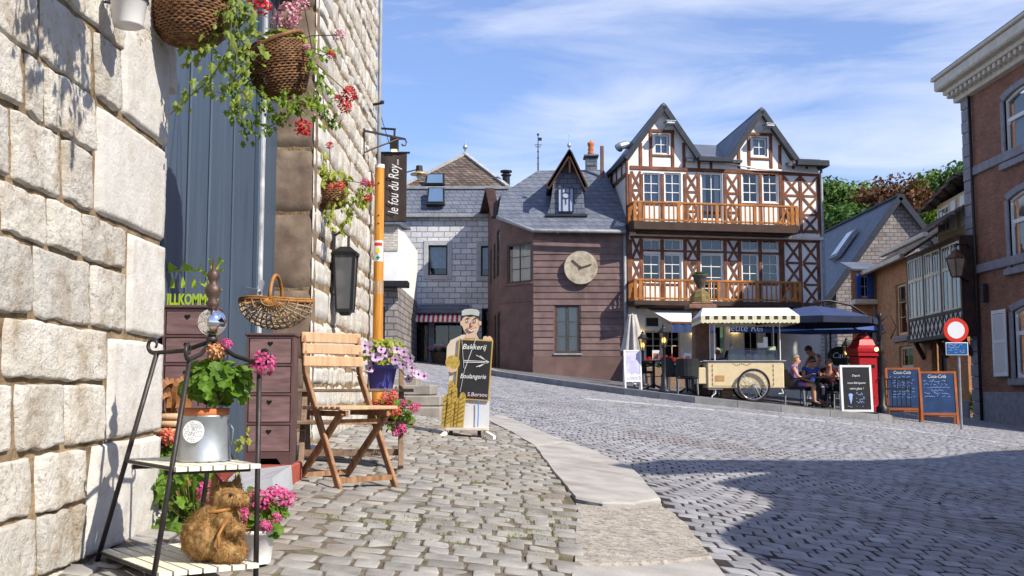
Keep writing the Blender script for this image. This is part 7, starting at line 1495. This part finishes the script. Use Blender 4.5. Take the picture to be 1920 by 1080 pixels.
    valance((xa, ya-.004, za), (xb, ya-.004, za), 23); valance((xb+.004, ya, za), (xb+.004, yb, za), 18); valance((xa-.004, yb, za), (xa-.004, ya, za), 18); valance((xb, yb+.004, za), (xa, yb+.004, za), 23)
    q.build('valance', [mat('cream canvas', (.66, .60, .42), .85, .06), M['dstripe']], cn, fix=False)
    # glass case with tubs
    q = MB(); c0, c1 = xx(1367), xx(1463); k1 = z1+.03; k2 = zz(656); q.add([(c0, .08, k1), (c1, .08, k1), (c1, .18, k2), (c0+.05, .18, k2), (c0, D-.15, k1), (c1, D-.15, k1), (c1, D-.2, k2), (c0+.05, D-.2, k2)], [(0, 1, 2, 3), (4, 5, 6, 7), (0, 4, 7, 3), (1, 5, 6, 2), (3, 2, 6, 7)]); q.build('glass_case', M['glass'], T, fix=False)
    cols = [(.70, .62, .35), (.62, .66, .40), (.72, .45, .35), (.66, .64, .58), (.55, .60, .30), (.70, .55, .2)]
    for k in range(6):
        q = MB(); x = c0+.14+(c1-c0-.2)*k/6; q.box(x, .2, k1+.0, x+.16, .55, k1+.10); q.ball((x+.08, .37, k1+.10), .085, 10, 8, (1, 1.5, .8)); q.build('ice_cream_tub', mat('ice cream %d' % k, cols[k], .6, .1), T, smooth=False)
    q = MB(); q.add([(0, 0, 0)], []); q = MB(); q.box(xx(1427), .3, zz(651), xx(1446), .33, zz(642)); q.box(xx(1438), .3, zz(642)+.001, xx(1446), .33, zz(631)); q.build('price_sign', M['white'], T)
    q = MB(); q.box(xx(1447), .25, k2, xx(1460), .5, zz(649)); q.build('napkin_box', mat('pale green box', (.45, .50, .32)), T); q = MB(); q.lathe([(.03, k2), (.035, k2+.1), (.012, k2+.18), (.012, k2+.42)], 10, (xx(1378), .4, 0)); q.build('bottle', M['glass'], T)
    # crate under the cart
    b2 = tp(1364, 751, 25.9); K = thing('wooden_crate', 'small grey wooden crate under the ice cream cart', 'crate', b2); q = MB(); q.box(-.13, 0, 0, .13, .3, .29, .01); q.build('crate_box', M['oldwood'], K); q = MB()
    for z in (.03, .12, .21): q.box(-.135, -.014, z, .135, -.001, z+.07, .004)
    q.build('crate_slats', M['oldwood'], K)
    # ---- tables and chairs
    def table(b, lab, top, w, d, h=.74, cat='table', rot=0):
        T = thing('cafe_table', lab, cat, b, rot, 'terrace tables'); q = MB(); q.box(-w/2, -d/2, h-.03, w/2, d/2, h, .01); q.build('tabletop', top, T); q = MB(); q.tube([(0, 0, .03), (0, 0, h-.03)], .035, 8); q.build('pedestal', M['black'], T)
        for k in range(4): a = pi/4+pi/2*k; q = MB(); q.tube([(0, 0, .12), (.14*cos(a), .14*sin(a), .08), (.30*cos(a), .30*sin(a), .015)], [.03, .02, .018], 6); q.build('foot', M['black'], T)
        return T
    t1 = table(tp(1288, 742, 26.6), 'small white topped cafe table right of the kerb lantern', M['white'], .7, .7); t0 = table(tp(1226, 728, 27.4), 'dark topped cafe table left of the kerb lantern', M['black'], .7, .7)
    t2 = table(tp(1535, 755, 25.9), 'long dark table where the guests sit', M['black'], 1.0, .75); t3 = table(tp(1610, 752, 29.5), 'dark table behind the red letter box', M['black'], .8, .8)
    for u, v, Y, lab in ((1230, 687, 27.2, 'white menu card standing on the dark cafe table'), (1289, 684, 26.4, 'white menu card with coloured picture on the white table')):
        b = at(u, v, Y); K = thing('menu_card', lab, 'menu card', (b.x, Y, tz(b.x, Y)+.74 if True else 0), radians(-8), 'menu cards'); q = MB(); q.box(-.09, -.0, .0, .09, .012, .27); q.build('card', M['white'], K); q = MB(); q.box(-.06, -.004, .05, .06, -.001, .19); q.build('picture', M['orange'] if u > 1250 else M['terracotta'], K)
    proto = []
    def arm_chair(b, rot, lab):
        if proto: return dup(proto[0], b, rot, lab)
        T = thing('rattan_chair', lab, 'chair', b, rot, 'dark rattan chairs on the terrace'); proto.append(T); q = MB(); q.box(-.25, -.26, .38, .25, .22, .44, .02); q.build('seat', M['chair'], T); q = MB(); n = 12; vs = []
        for z, k in ((.44, 1.), (.68, 1.02), (.86, 1.08)):
            for i in range(n+1): a = -.35 + (pi+.7)*i/n; vs.append((.29*k*cos(a), .0 + .27*k*sin(a), z if 2 < i < n-2 else min(z, .66)))
        q.add(vs, [(j*(n+1)+i, j*(n+1)+i+1, (j+1)*(n+1)+i+1, (j+1)*(n+1)+i) for j in (0, 1) for i in range(n)]); k = len(q.v); q.add([(x*.92, y*.92, z) for x, y, z in vs], [(j*(n+1)+i, j*(n+1)+i+1, (j+1)*(n+1)+i+1, (j+1)*(n+1)+i) for j in (0, 1) for i in range(n)]); q.build('backrest', M['chair'], T, fix=False)
        for x in (-.22, .22):
            for y in (-.22, .20): q = MB(); q.tube([(x, y, .38), (x*1.08, y*1.08, 0)], .016, 6); q.build('leg', M['lead'], T)
        return T
    CH = [(1262, 735, 26.6, 1.9, 'empty dark rattan chair left of the white table'), (1312, 742, 26.9, -1.6, 'dark rattan chair half behind the stone pillar'), (1290, 745, 25.8, 3.0, 'dark rattan chair between kerb lantern and pillar seen from behind'), (1205, 728, 27.6, 1.4, 'dark rattan chair behind the white A-board'), (1489, 752, 26.0, 1.35, 'dark rattan chair under the woman in pink'), (1523, 742, 26.9, .1, 'dark rattan chair of the man in blue'), (1560, 748, 27.1, -.25, 'dark rattan chair of the elderly man in maroon'), (1575, 758, 26.2, -1.5, 'empty dark rattan chair left of the ice cream chalkboard')]
    for u, v, Y, a, l in CH: arm_chair(tp(u, v, Y), a + pi*0, l)
    # ---- parasols
    def big_parasol(u, Y, vt, vr, W_, rot, lab, mtop):
        b = tp(u, 750, Y); T = thing('navy_parasol', lab, 'parasol', b, rot, 'navy parasols'); za = at(u, vt, Y).z-b.z; zr = at(u, vr, Y).z-b.z; q = MB(); h = W_/2; c = [(-h, -h, zr), (h, -h, zr), (h, h, zr), (-h, h, zr)]
        n = 8; rim = [(h*1.12*cos(2*pi*i/8+pi/8), h*1.12*sin(2*pi*i/8+pi/8), zr) for i in range(8)]; mid = [(x*.5, y*.5, zr+(za-zr)*.62) for x, y, z in rim]
        q.add([(0, 0, za)]+mid+rim, [(0, 1+i, 1+(i+1) % 8) for i in range(8)] + [(1+i, 9+i, 9+(i+1) % 8, 1+(i+1) % 8) for i in range(8)]); cn = q.build('canopy', mtop, T, fix=False); q = MB()
        for i in range(8): q.add([rim[i], rim[(i+1) % 8], (rim[(i+1) % 8][0], rim[(i+1) % 8][1], zr-.16), (rim[i][0], rim[i][1], zr-.16)], [(0, 1, 2, 3)])
        q.build('valance', M['navyd'] if mtop is M['navy'] else mtop, cn, fix=False)
        for i in range(8): q = MB(); q.tube([(0, 0, za-.06), (mid[i][0], mid[i][1], mid[i][2]-.04), (rim[i][0], rim[i][1], rim[i][2]-.03)], .012, 5); q.build('rib', M['black'], T)
        return T, za, zr
    T, za, zr = big_parasol(1530, 27.0, 573, 599, 2.9, .25, 'big navy parasol hung from a curved arm over the guests', M['navy'])
    q = MB(); q.tube([(0, 0, za-.02), (0, 0, za+.10), (.4, -.05, za+.13), (1.0, -.1, za+.02), (1.55, -.15, za-.32), (1.75, -.15, za-.55)], .03, 8); q.tube([(1.05, -.1, zr-.2), (1.6, -.15, zr-.5)], .02, 6); q.tube([(1.75, -.15, za-.4), (1.75, -.15, 0)], .045, 8); q.build('curved_arm', M['black'], T, smooth=True)
    T, za, zr = big_parasol(1560, 30.0, 592, 612, 2.6, .6, 'blue parasol hanging lower behind the navy one', mat('mid blue canvas', (.06, .11, .30), .85, .1)); q = MB(); q.tube([(0, 0, 0), (0, 0, za)], .025, 8); q.build('pole', M['black'], T)
    # ---- red letter box
    b = tp(1621, 770, 26.9); T = thing('letter_box', 'tall red letter box with pyramid cap behind the ice cream chalkboard', 'letter box', b, radians(12)); s = .01345; Z = lambda v: at(1621, v, 26.9).z-b.z; q = MB(); q.box(-19*s, -.24, 0, 19*s, .24, Z(668), .02); q.box(-21*s, -.27, 0, 21*s, .27, .14, .02); q.build('box_body', M['redp'], T); q = MB(); zs = [(668, 24), (662, 24), (660, 26), (654, 26), (650, 22), (648, 19), (637, 15), (634, 10), (630, 9), (626, 5)]
    q.lathe([(w*s*1.25, Z(v)) for v, w in zs], 4); q.xf(Matrix.Rotation(pi/4, 4, 'Z')); q.build('cap', M['redp'], T); q = MB(); q.box(-13*s, -.25, Z(690), 13*s, -.235, Z(684)); q.build('letter_slot', M['void'], T)  # slot's dark inside is painted as a black strip
    q = MB(); q.box(-14*s, -.255, Z(745), 14*s, -.241, Z(700), .01); q.build('collection_door', M['redp'], T)
    # ---- ice cream chalkboard
    b = at(1608, 766, 24.75); b.z = gz(b.x, b.y)+.156; T = thing('chalk_board', 'white framed ice cream chalkboard leaning at the kerb before the red letter box', 'chalkboard', b, radians(-4)); w = 54*.0123; h = 88*.0123
    pn, X = aboard(T, w, h, .03, 'white', M['board'], .10, .05)
    for t, z, sz, x in (('Depuis', .84, .075, 0.0), ('nous fabriquons', .67, .075, 0), ('votre glace !', .54, .075, 0)): lettering(pn, t, sz, M['chalk'], X(x, z), .3, .0005, sx=.85)
    for z in (.40, .31, .22): scribble(pn, X, -.02, .2, z, .045, 'chalkb')
    scribble(pn, X, -.22, .2, .12, .035, 'chalkb'); q = MB(); q.prism([(-.04, .0), (.04, 0), (.0, -.17)], 0, .002, X(-.14, .34)); q.prism([(.05*cos(2*pi*i/12), .045*sin(2*pi*i/12)) for i in range(12)], 0, .002, X(-.14, .385)); q.build('ice_cream_drawing', M['chalkb'], pn)
    # ---- double chalkboard with orange frames (two boards)
    for (u0, u1, v0, v1, lab) in ((1668, 1727, 690, 786, 'orange framed blue chalkboard next to the letter box, listing many lines'), (1732, 1795, 697, 796, 'orange framed blue chalkboard beneath the no-entry sign, shorter list')):
        um = (u0+u1)/2; b = gnd(um, v1); s = b.y/2000; w = (u1-u0)*s; h = (v1-v0)*s; T = thing('menu_board', lab, 'menu board', b, radians(-9), 'orange framed boards'); pn, X = aboard(T, w, h, .26, 'orangewood', M['bboard'], .13, .055)
        lettering(pn, 'Coca-Cola', .12, M['chalk'], X(-.02, h-.13), .25, .001, sx=.85)
        zs = [h-.25-.075*k for k in range(8 if u0 < 1700 else 6)]
        for k, z in enumerate(zs):
            if z < .32: break
            scribble(pn, X, -w*.40, w*(.36 if k % 3 else .25), z, .04, 'chalkb', th=.008)
    # ---- no-entry sign
    Y = 24.6; p = at(1792, 619, Y); b = Vector((p.x, Y, gz(p.x, Y))); T = thing('no_entry_sign', 'round red rimmed white road sign above a small blue plate on a post', 'road sign', b, radians(-3)); z = p.z-b.z; s = Y/2000; q = MB(); q.tube([(.06, .04, 0), (.06, .04, z+.28)], .03, 8); q.build('post', M['lead'], T)
    q = MB(); R_ = 23*s; q.prism([(R_*cos(2*pi*i/40), R_*sin(2*pi*i/40)) for i in range(40)], 0, .02, Matrix.Translation((0, 0, z)) @ UPM); dk_ = q.build('disc', M['signred'], T); q = MB(); q.prism([(R_*.69*cos(2*pi*i/40), R_*.69*sin(2*pi*i/40)) for i in range(40)], .02, .023, Matrix.Translation((0, 0, z)) @ UPM); q.build('disc_centre', M['signwhite'], dk_)
    q = MB(); zc = z-35*s; q.box(-21*s+.01, -.02, zc-12*s, 21*s, 0, zc+12*s, .006); q.build('plate_border', M['signwhite'], T); q = MB(); q.box(-19.5*s+.01, -.024, zc-10.5*s, 19.5*s, -.018, zc+10.5*s); pl = q.build('blue_plate', M['signblue'], T)
    XX = lambda x, zz_: Matrix.Translation((x, -.027, zz_)) @ UPM
    for k in range(4): scribble(pl, XX, -16*s, 16*s, zc+7*s-4.6*s*k, .03, 'chalkb', 'plate_writing', .008)
    # ---- corner lantern on its bracket
    Y = 33.6; p = at(1794, 500, Y); T = thing('corner_lantern', 'hexagonal copper street lantern on an iron bracket at the brick corner', 'street lamp', p); s = Y/2000; q = MB(); q.lathe([(11*s, -18*s), (19*s, 14*s)], 6, cap=False); q.build('lantern_glass', mat('amber lantern glass', (.32, .24, .17), .2, .2, spec=.7), T, fix=False); q = MB()
    for k in range(6): a = 2*pi*k/6; q.bar((11*s*cos(a), 11*s*sin(a), -18*s), (19*s*cos(a), 19*s*sin(a), 14*s), .04, .04)
    q.lathe([(20*s, 14*s), (21*s, 16*s), (9*s, 26*s), (8*s, 30*s), (2*s, 34*s)], 6); q.lathe([(11*s, -20*s), (11*s, -18*s)], 6); q.build('lantern_cage', mat('copper brown', (.13, .065, .04), .5, .3, metal=.4), T); q = MB(); q.tube([(0, 0, 34*s), (0, 0, 42*s), (.35, .1, 44*s), (.8, .8, 40*s)], .03, 6); q.build('bracket', M['iron'], T); q = MB(); q.tube([(.1, .0, -20*s), (.3, .2, -24*s), (.75, .8, -24*s)], .03, 6); q.build('bracket', M['iron'], T)
    # ---- ornate black column
    Y = 25.9; b = tp(1655, 775, Y); b.z = gz(b.x, Y); T = thing('iron_column', 'ornate black iron column with small lanterns right of the letter box', 'lamp post', b); H = at(1655, 585, Y).z-b.z; q = MB(); q.lathe([(.16, 0), (.15, .3), (.08, .36), (.10, .7), (.06, .9), (.05, H*.6), (.09, H*.62), (.05, H*.66), (.04, H-.2), (.08, H-.1), (.03, H)], 10); q.tube([(0, 0, H*.9), (.25, 0, H*.98), (.40, 0, H*.86), (.25, 0, H*.75)], .014, 6); q.tube([(0, 0, H*.7), (-.12, -.05, H*.72), (-.12, -.05, H*.68)], .014, 6); q.build('column', M['black'], T, smooth=True)
    q = MB()
    for k in range(14): a = k*.9; z = .5+k*.12; q.tube([(.06*cos(a), .06*sin(a), z), (.14*cos(a), .14*sin(a), z+.05), (.09*cos(a+.5), .09*sin(a+.5), z+.13)], .012, 5)
    q.build('scrollwork', M['black'], T); q = MB(); q.ball((-.12, -.05, H*.65), .05, 8, 6); q.build('bulb', M['bulb'], T)
    q = MB()
    for z in (.95, .72, .3): q.box(.1, -.02, z, .72, .02, z+.04)
    for k in range(6): q.tube([(.14+.11*k, 0, .3), (.14+.11*k, 0, .98)], .012, 5)
    q.build('gate_rail', M['black'], T)
    # ---- oval chalk sign on the far wall
    Y = 31.5; p = at(1575, 668, Y); T = thing('oval_sign', 'oval black cafe chalk sign with white script beyond the guests', 'sign', (p.x, Y, p.z)); s = Y/2000; q = MB(); q.fprism([(22*s*cos(2*pi*i/32), 17*s*sin(2*pi*i/32)) for i in range(32)], -.03, 0); q.build('board', M['board'], T); lettering(T, 'Caffe', .24, M['chalk'], Matrix.Translation((0, -.035, .02)) @ UPM, .3, .001); q = MB(); q.tube([(0, .02, 15*s), (0, .02, -(p.z-tz(p.x, Y)))], .03, 6); q.build('stand', M['black'], T)
    q = MB(); ring = [(22.5*s*cos(2*pi*i/32), -.01, 17.5*s*sin(2*pi*i/32)) for i in range(33)]; q.tube(ring, .02, 5, False); q.build('rim', M['iron'], T)
    # ---- box bush at the brick corner
    b = gnd(1816, 775); T = thing('box_bush', 'small clipped dark bush at the foot of the brick corner', 'bush', b); V = []; Fc = []
    for k in range(14): leaf_blob(V, Fc, b+Vector((R.gauss(0, .12), R.gauss(0, .12), R.uniform(.12, .75))), .24, 60, .05)
    raw('leaves', V, Fc, M['dleaf'], T); q = MB(); q.tube([(0, 0, 0), (0, 0, .5)], .03, 6); q.build('trunk', M['bark'], T)
    # ---- window planters
    for u, lab in ((1229, 'dark planter of red flowers under the left cafe window'), (1268, 'dark planter of red flowers left of the stone pillar')):
        b = tp(u, 700, 31.5); z = at(u, 684, 31.5).z; T = thing('window_planter', lab, 'planter', (b.x, 31.5, z-.35), radians(10), 'planters along the cafe front'); q = MB(); q.box(-.32, -.12, 0, .32, .12, .28, .02); q.box(-.28, -.1, -(z-.35-b.z), .28, .1, 0, .01); q.build('trough', M['oldwood'], T); foliage(T, Vector((b.x, 31.5, z+.05)), (.34, .15, .16), 90, .055, 'dleaf', stems=False); bl = []
        for k in range(7): bl.append((b.x-.3+.1*k, 31.4+R.uniform(-.08, .05), z+.08+R.uniform(0, .16), .06, 'red', None))
        blooms(T, bl)
    # ---- planters by the bakery door
    b = at(826, 668, 37); T = thing('flower_tub', 'brown tub of white and lilac flowers by the bakery window', 'planter', (b.x, 37.2, gz(b.x, 37.2))); q = MB(); q.lathe([(.28, 0), (.36, .38), (.39, .40), (.36, .40)], 16); q.build('tub', M['oldwood'], T, smooth=True); g = Vector((b.x, 37.2, gz(b.x, 37.2)+.48)); foliage(T, g, (.42, .3, .14), 60, .07, 'dleaf', stems=False); blooms(T, [(g.x-.35+.14*k, 37.05, g.z+.1+R.uniform(-.04, .1), .08, 'petunia' if k % 2 else 'lpink', None) for k in range(6)])
    b = at(760, 664, 36.6); T = thing('chalk_board', 'small plum coloured board standing at the bakery corner', 'chalkboard', (b.x, 36.6, gz(b.x, 36.6))); q = MB(); q.box(-.3, 0, 0, .3, .05, .75, .02); q.build('panel', M['drawerd'], T); q = MB(); q.box(-.24, -.01, .12, .24, -.001, .68); q.build('slate', M['board'], T)
terrace_things()
# ================================================================ PEOPLE
def person(label, b, yaw, J, shirt, legs='skin', hair='hairb', sh_r=1., shoes='black', glasses=False, sleeve=.35, hairlen=0, head_turn=0, apron=None, group=None):
    """J: joint dict in local metres (front = -y). b = ground point below the seat"""
    T = thing('person', label, 'person', b, yaw, group); V = []; E = []; ix = {}
    def add(n, p, r, par=None):
        ix[n] = len(V); V.append((p, r[0], r[1]))
        if par is not None: E.append((ix[par], ix[n]))
    L = Vector
    add('pel', J['pel'], (.13, .10)); add('waist', L(J['pel']).lerp(L(J['chest']), .5), (.115, .085), 'pel'); add('chest', J['chest'], (.135, .095), 'waist'); add('neck', J['neck'], (.058, .058), 'chest'); add('jaw', J['jaw'], (.070, .078), 'neck'); add('skull', J['skull'], (.084, .094), 'jaw'); add('crown', J['crown'], (.062, .068), 'skull')
    fd = (L(J['nose'])-L(J['jaw'])); add('nose', J['nose'], (.016, .018), 'jaw')
    for s in 'lr':
        add('sh'+s, J['sh'+s], (.055, .055), 'chest'); add('el'+s, J['el'+s], (.040, .040), 'sh'+s); add('wr'+s, J['wr'+s], (.026, .024), 'el'+s); d = (L(J['wr'+s])-L(J['el'+s])).normalized(); sd = d.cross(L((0, 0, 1))); sd = sd.normalized() if sd.length > .1 else L((1, 0, 0)); pm = L(J['wr'+s])+d*.075; add('pm'+s, pm, (.032, .016), 'wr'+s)
        for k in range(4): o = (k-1.5)*.019; a_ = pm+d*.035+sd*o; add('f%s%d' % (s, k), a_, (.009, .009), 'pm'+s); add('t%s%d' % (s, k), a_+d*(.045+.008*(1-abs(k-1.5)))+L((0, 0, -.02)), (.0075, .0075), 'f%s%d' % (s, k))
        th = L(J['wr'+s])+d*.04+sd*(.035 if s == 'l' else -.035); add('th'+s, th, (.011, .011), 'wr'+s); add('tt'+s, th+d*.04+sd*(.012 if s == 'l' else -.012), (.009, .009), 'th'+s)
        add('hp'+s, J['hp'+s], (.095, .09), 'pel'); add('kn'+s, J['kn'+s], (.062, .062), 'hp'+s); add('cf'+s, L(J['kn'+s]).lerp(L(J['an'+s]), .35), (.058, .058), 'kn'+s); add('an'+s, J['an'+s], (.036, .036), 'cf'+s); add('to'+s, J['to'+s], (.04, .03), 'an'+s)
    me = skin_mesh(V, E, sub=1); me.materials.append(M['skin']); me.polygons.foreach_set('use_smooth', [True]*len(me.polygons)); o = bpy.data.objects.new('body', me); C.objects.link(o); o.parent = T
    def cloth(name, chain, m, sub=1):
        vs = []; es = []; idx = {}
        for n, p, r, par in chain:
            idx[n] = len(vs); vs.append((p, r[0], r[1]));
            if par: es.append((idx[par], idx[n]))
        c = skin_mesh(vs, es, sub=sub); c.materials.append(m if not isinstance(m, str) else M[m]); c.polygons.foreach_set('use_smooth', [True]*len(c.polygons)); q = bpy.data.objects.new(name, c); C.objects.link(q); q.parent = T; return q
    ch = [('p', J['pel'], (.165, .138), None), ('w', L(J['pel']).lerp(L(J['chest']), .5), (.158, .128), 'p'), ('c', J['chest'], (.185, .14), 'w'), ('n', L(J['chest']).lerp(L(J['neck']), .6), (.085, .08), 'c')]
    for s in 'lr': ch += [('s'+s, J['sh'+s], (.088, .085), 'c'), ('e'+s, L(J['sh'+s]).lerp(L(J['el'+s]), sleeve), (.072, .07), 's'+s)]
    cloth('shirt', ch, shirt)
    ch = [('p', J['pel'], (.152, .12), None)]
    for s in 'lr':
        ch += [('h'+s, J['hp'+s], (.108, .102), 'p'), ('k'+s, J['kn'+s] if legs == 'long' else L(J['hp'+s]).lerp(L(J['kn'+s]), .75), (.08, .08), 'h'+s)]
        if legs == 'long': ch += [('a'+s, L(J['kn'+s]).lerp(L(J['an'+s]), .9), (.055, .055), 'k'+s)]
    cloth('trousers', ch, J.get('tm', 'navyd'))
    q = MB(); c = L(J['skull']); up = (L(J['crown'])-L(J['jaw'])).normalized(); fw = (fd - up*fd.dot(up)).normalized(); sd = fw.cross(up); Mr = Matrix((sd, fw, up)).transposed().to_4x4(); 
    vs0 = len(q.v); q.ball((0, 0, 0), .104, 14, 10, (.88, 1.02, 1.05)); keep = []
    vv = [Vector(v) for v in q.v]; fs = [f for f in q.f if not all(vv[i].y > .035 and vv[i].z < .055 for i in f) and not all(vv[i].z < (-.045-hairlen) for i in f)]
    q2 = MB(); q2.add([c + up*.018 - fw*.012 + (Mr @ v) for v in vv], fs); q2.build('hair', M[hair], T, smooth=True, fix=False)
    for s in (-1, 1):
        q = MB(); q.ball(c + sd*.032*s + fw*.086 - up*.012, .011, 8, 6); q.build('eye', M['black'], T)
        q = MB(); q.ball(c + sd*.083*s - up*.02, .022, 8, 6, (.45, .8, 1.2)); q.build('ear', M['skin'], T, smooth=True)
    q = MB(); q.bar(c+fw*.085-up*.065-sd*.022, c+fw*.085-up*.065+sd*.022, .012, .008); q.build('mouth', mat('lip', (.35, .12, .10)) if 'lip' not in bpy.data.materials else bpy.data.materials['lip'], T)
    if glasses: q = MB(); q.bar(c+fw*.092-up*.010-sd*.068, c+fw*.092-up*.010+sd*.068, .02, .034); q.build('sunglasses', M['black'], T)
    for s in 'lr':
        q = MB(); a = L(J['an'+s]); t = L(J['to'+s]); q.tube([a+L((0, .03, -.05)), a.lerp(t, .5)+L((0, 0, -.02)), t+L((0, 0, -.005))], [.05, .05, .038], 8); q.build('shoe', M[shoes], T, smooth=True)
    return T
def seated(lean=0, armh=.76, reach=.34, tm='navyd', turn=0):
    J = dict(pel=(0, .03, .52), chest=(0, .05-lean*.5, .84), neck=(0, .03-lean, .965), jaw=(0, -.0-lean*1.15, 1.045), skull=(0, .0-lean*1.2, 1.115), crown=(0, .01-lean*1.2, 1.18), nose=(turn, -.110-lean*1.2, 1.075), shl=(.17, .05-lean*.7, .92), shr=(-.17, .05-lean*.7, .92), ell=(.24, -.04-lean*.7, .70), elr=(-.24, -.04-lean*.7, .70), wrl=(.16, -reach, armh), wrr=(-.16, -reach, armh), hpl=(.09, -.0, .50), hpr=(-.09, 0, .50), knl=(.11, -.42, .50), knr=(-.11, -.42, .50), anl=(.10, -.40, .09), anr=(-.12, -.44, .09), tol=(.10, -.55, .04), tor=(-.13, -.58, .04)); J['tm'] = tm; return J
def people():
    pinkm = mat('pink and blue print', (.55, .05, .22), .8, .4, 7, c2=(.22, .25, .62)); 
    person('woman in pink and blue top seated with her back half turned left of the table', tp(1492, 752, 26.0), radians(75), seated(.03, .60, .30, pinkm), pinkm, 'short', 'hairg', sleeve=.12)
    person('man in blue shirt and sunglasses seated facing the camera', tp(1521, 742, 26.9), radians(8), seated(.08, .77, .36), mat('royal blue shirt', (.035, .08, .33), .8, .15), 'long', 'hairb', glasses=True)
    person('elderly man in maroon seated right of the table reading', tp(1556, 748, 27.0), radians(-20), seated(.12, .78, .30), mat('maroon shirt', (.08, .012, .02), .85, .2), 'long', 'hairg')
    b = tp(1540, 742, 27.75); J = dict(pel=(0, .12, .95), chest=(0, -.14, 1.24), neck=(0, -.27, 1.33), jaw=(0, -.34, 1.37), skull=(0, -.40, 1.43), crown=(0, -.44, 1.48), nose=(0, -.46, 1.36), shl=(.18, -.19, 1.29), shr=(-.18, -.19, 1.29), ell=(.22, -.30, 1.04), elr=(-.22, -.32, 1.04), wrl=(.16, -.50, .84), wrr=(-.16, -.52, .84), hpl=(.09, .12, .90), hpr=(-.09, .12, .90), knl=(.10, .04, .48), knr=(-.10, .08, .48), anl=(.10, .1, .08), anr=(-.10, .14, .08), tol=(.11, -.06, .04), tor=(-.11, -.02, .04), tm='navyd')
    person('waiter in a white shirt bending over the table behind the seated man', b, radians(-62), J, mat('white shirt', (.72, .76, .76), .8, .06), 'long', 'hairb', sleeve=.45)
    person('person in blue vest seated behind the left end of the cart', tp(1346, 744, 27.4), radians(160), seated(.05, .70, .28), mat('faded blue vest', (.05, .10, .24), .85, .2), 'long', 'hairg', sleeve=.05)
people()
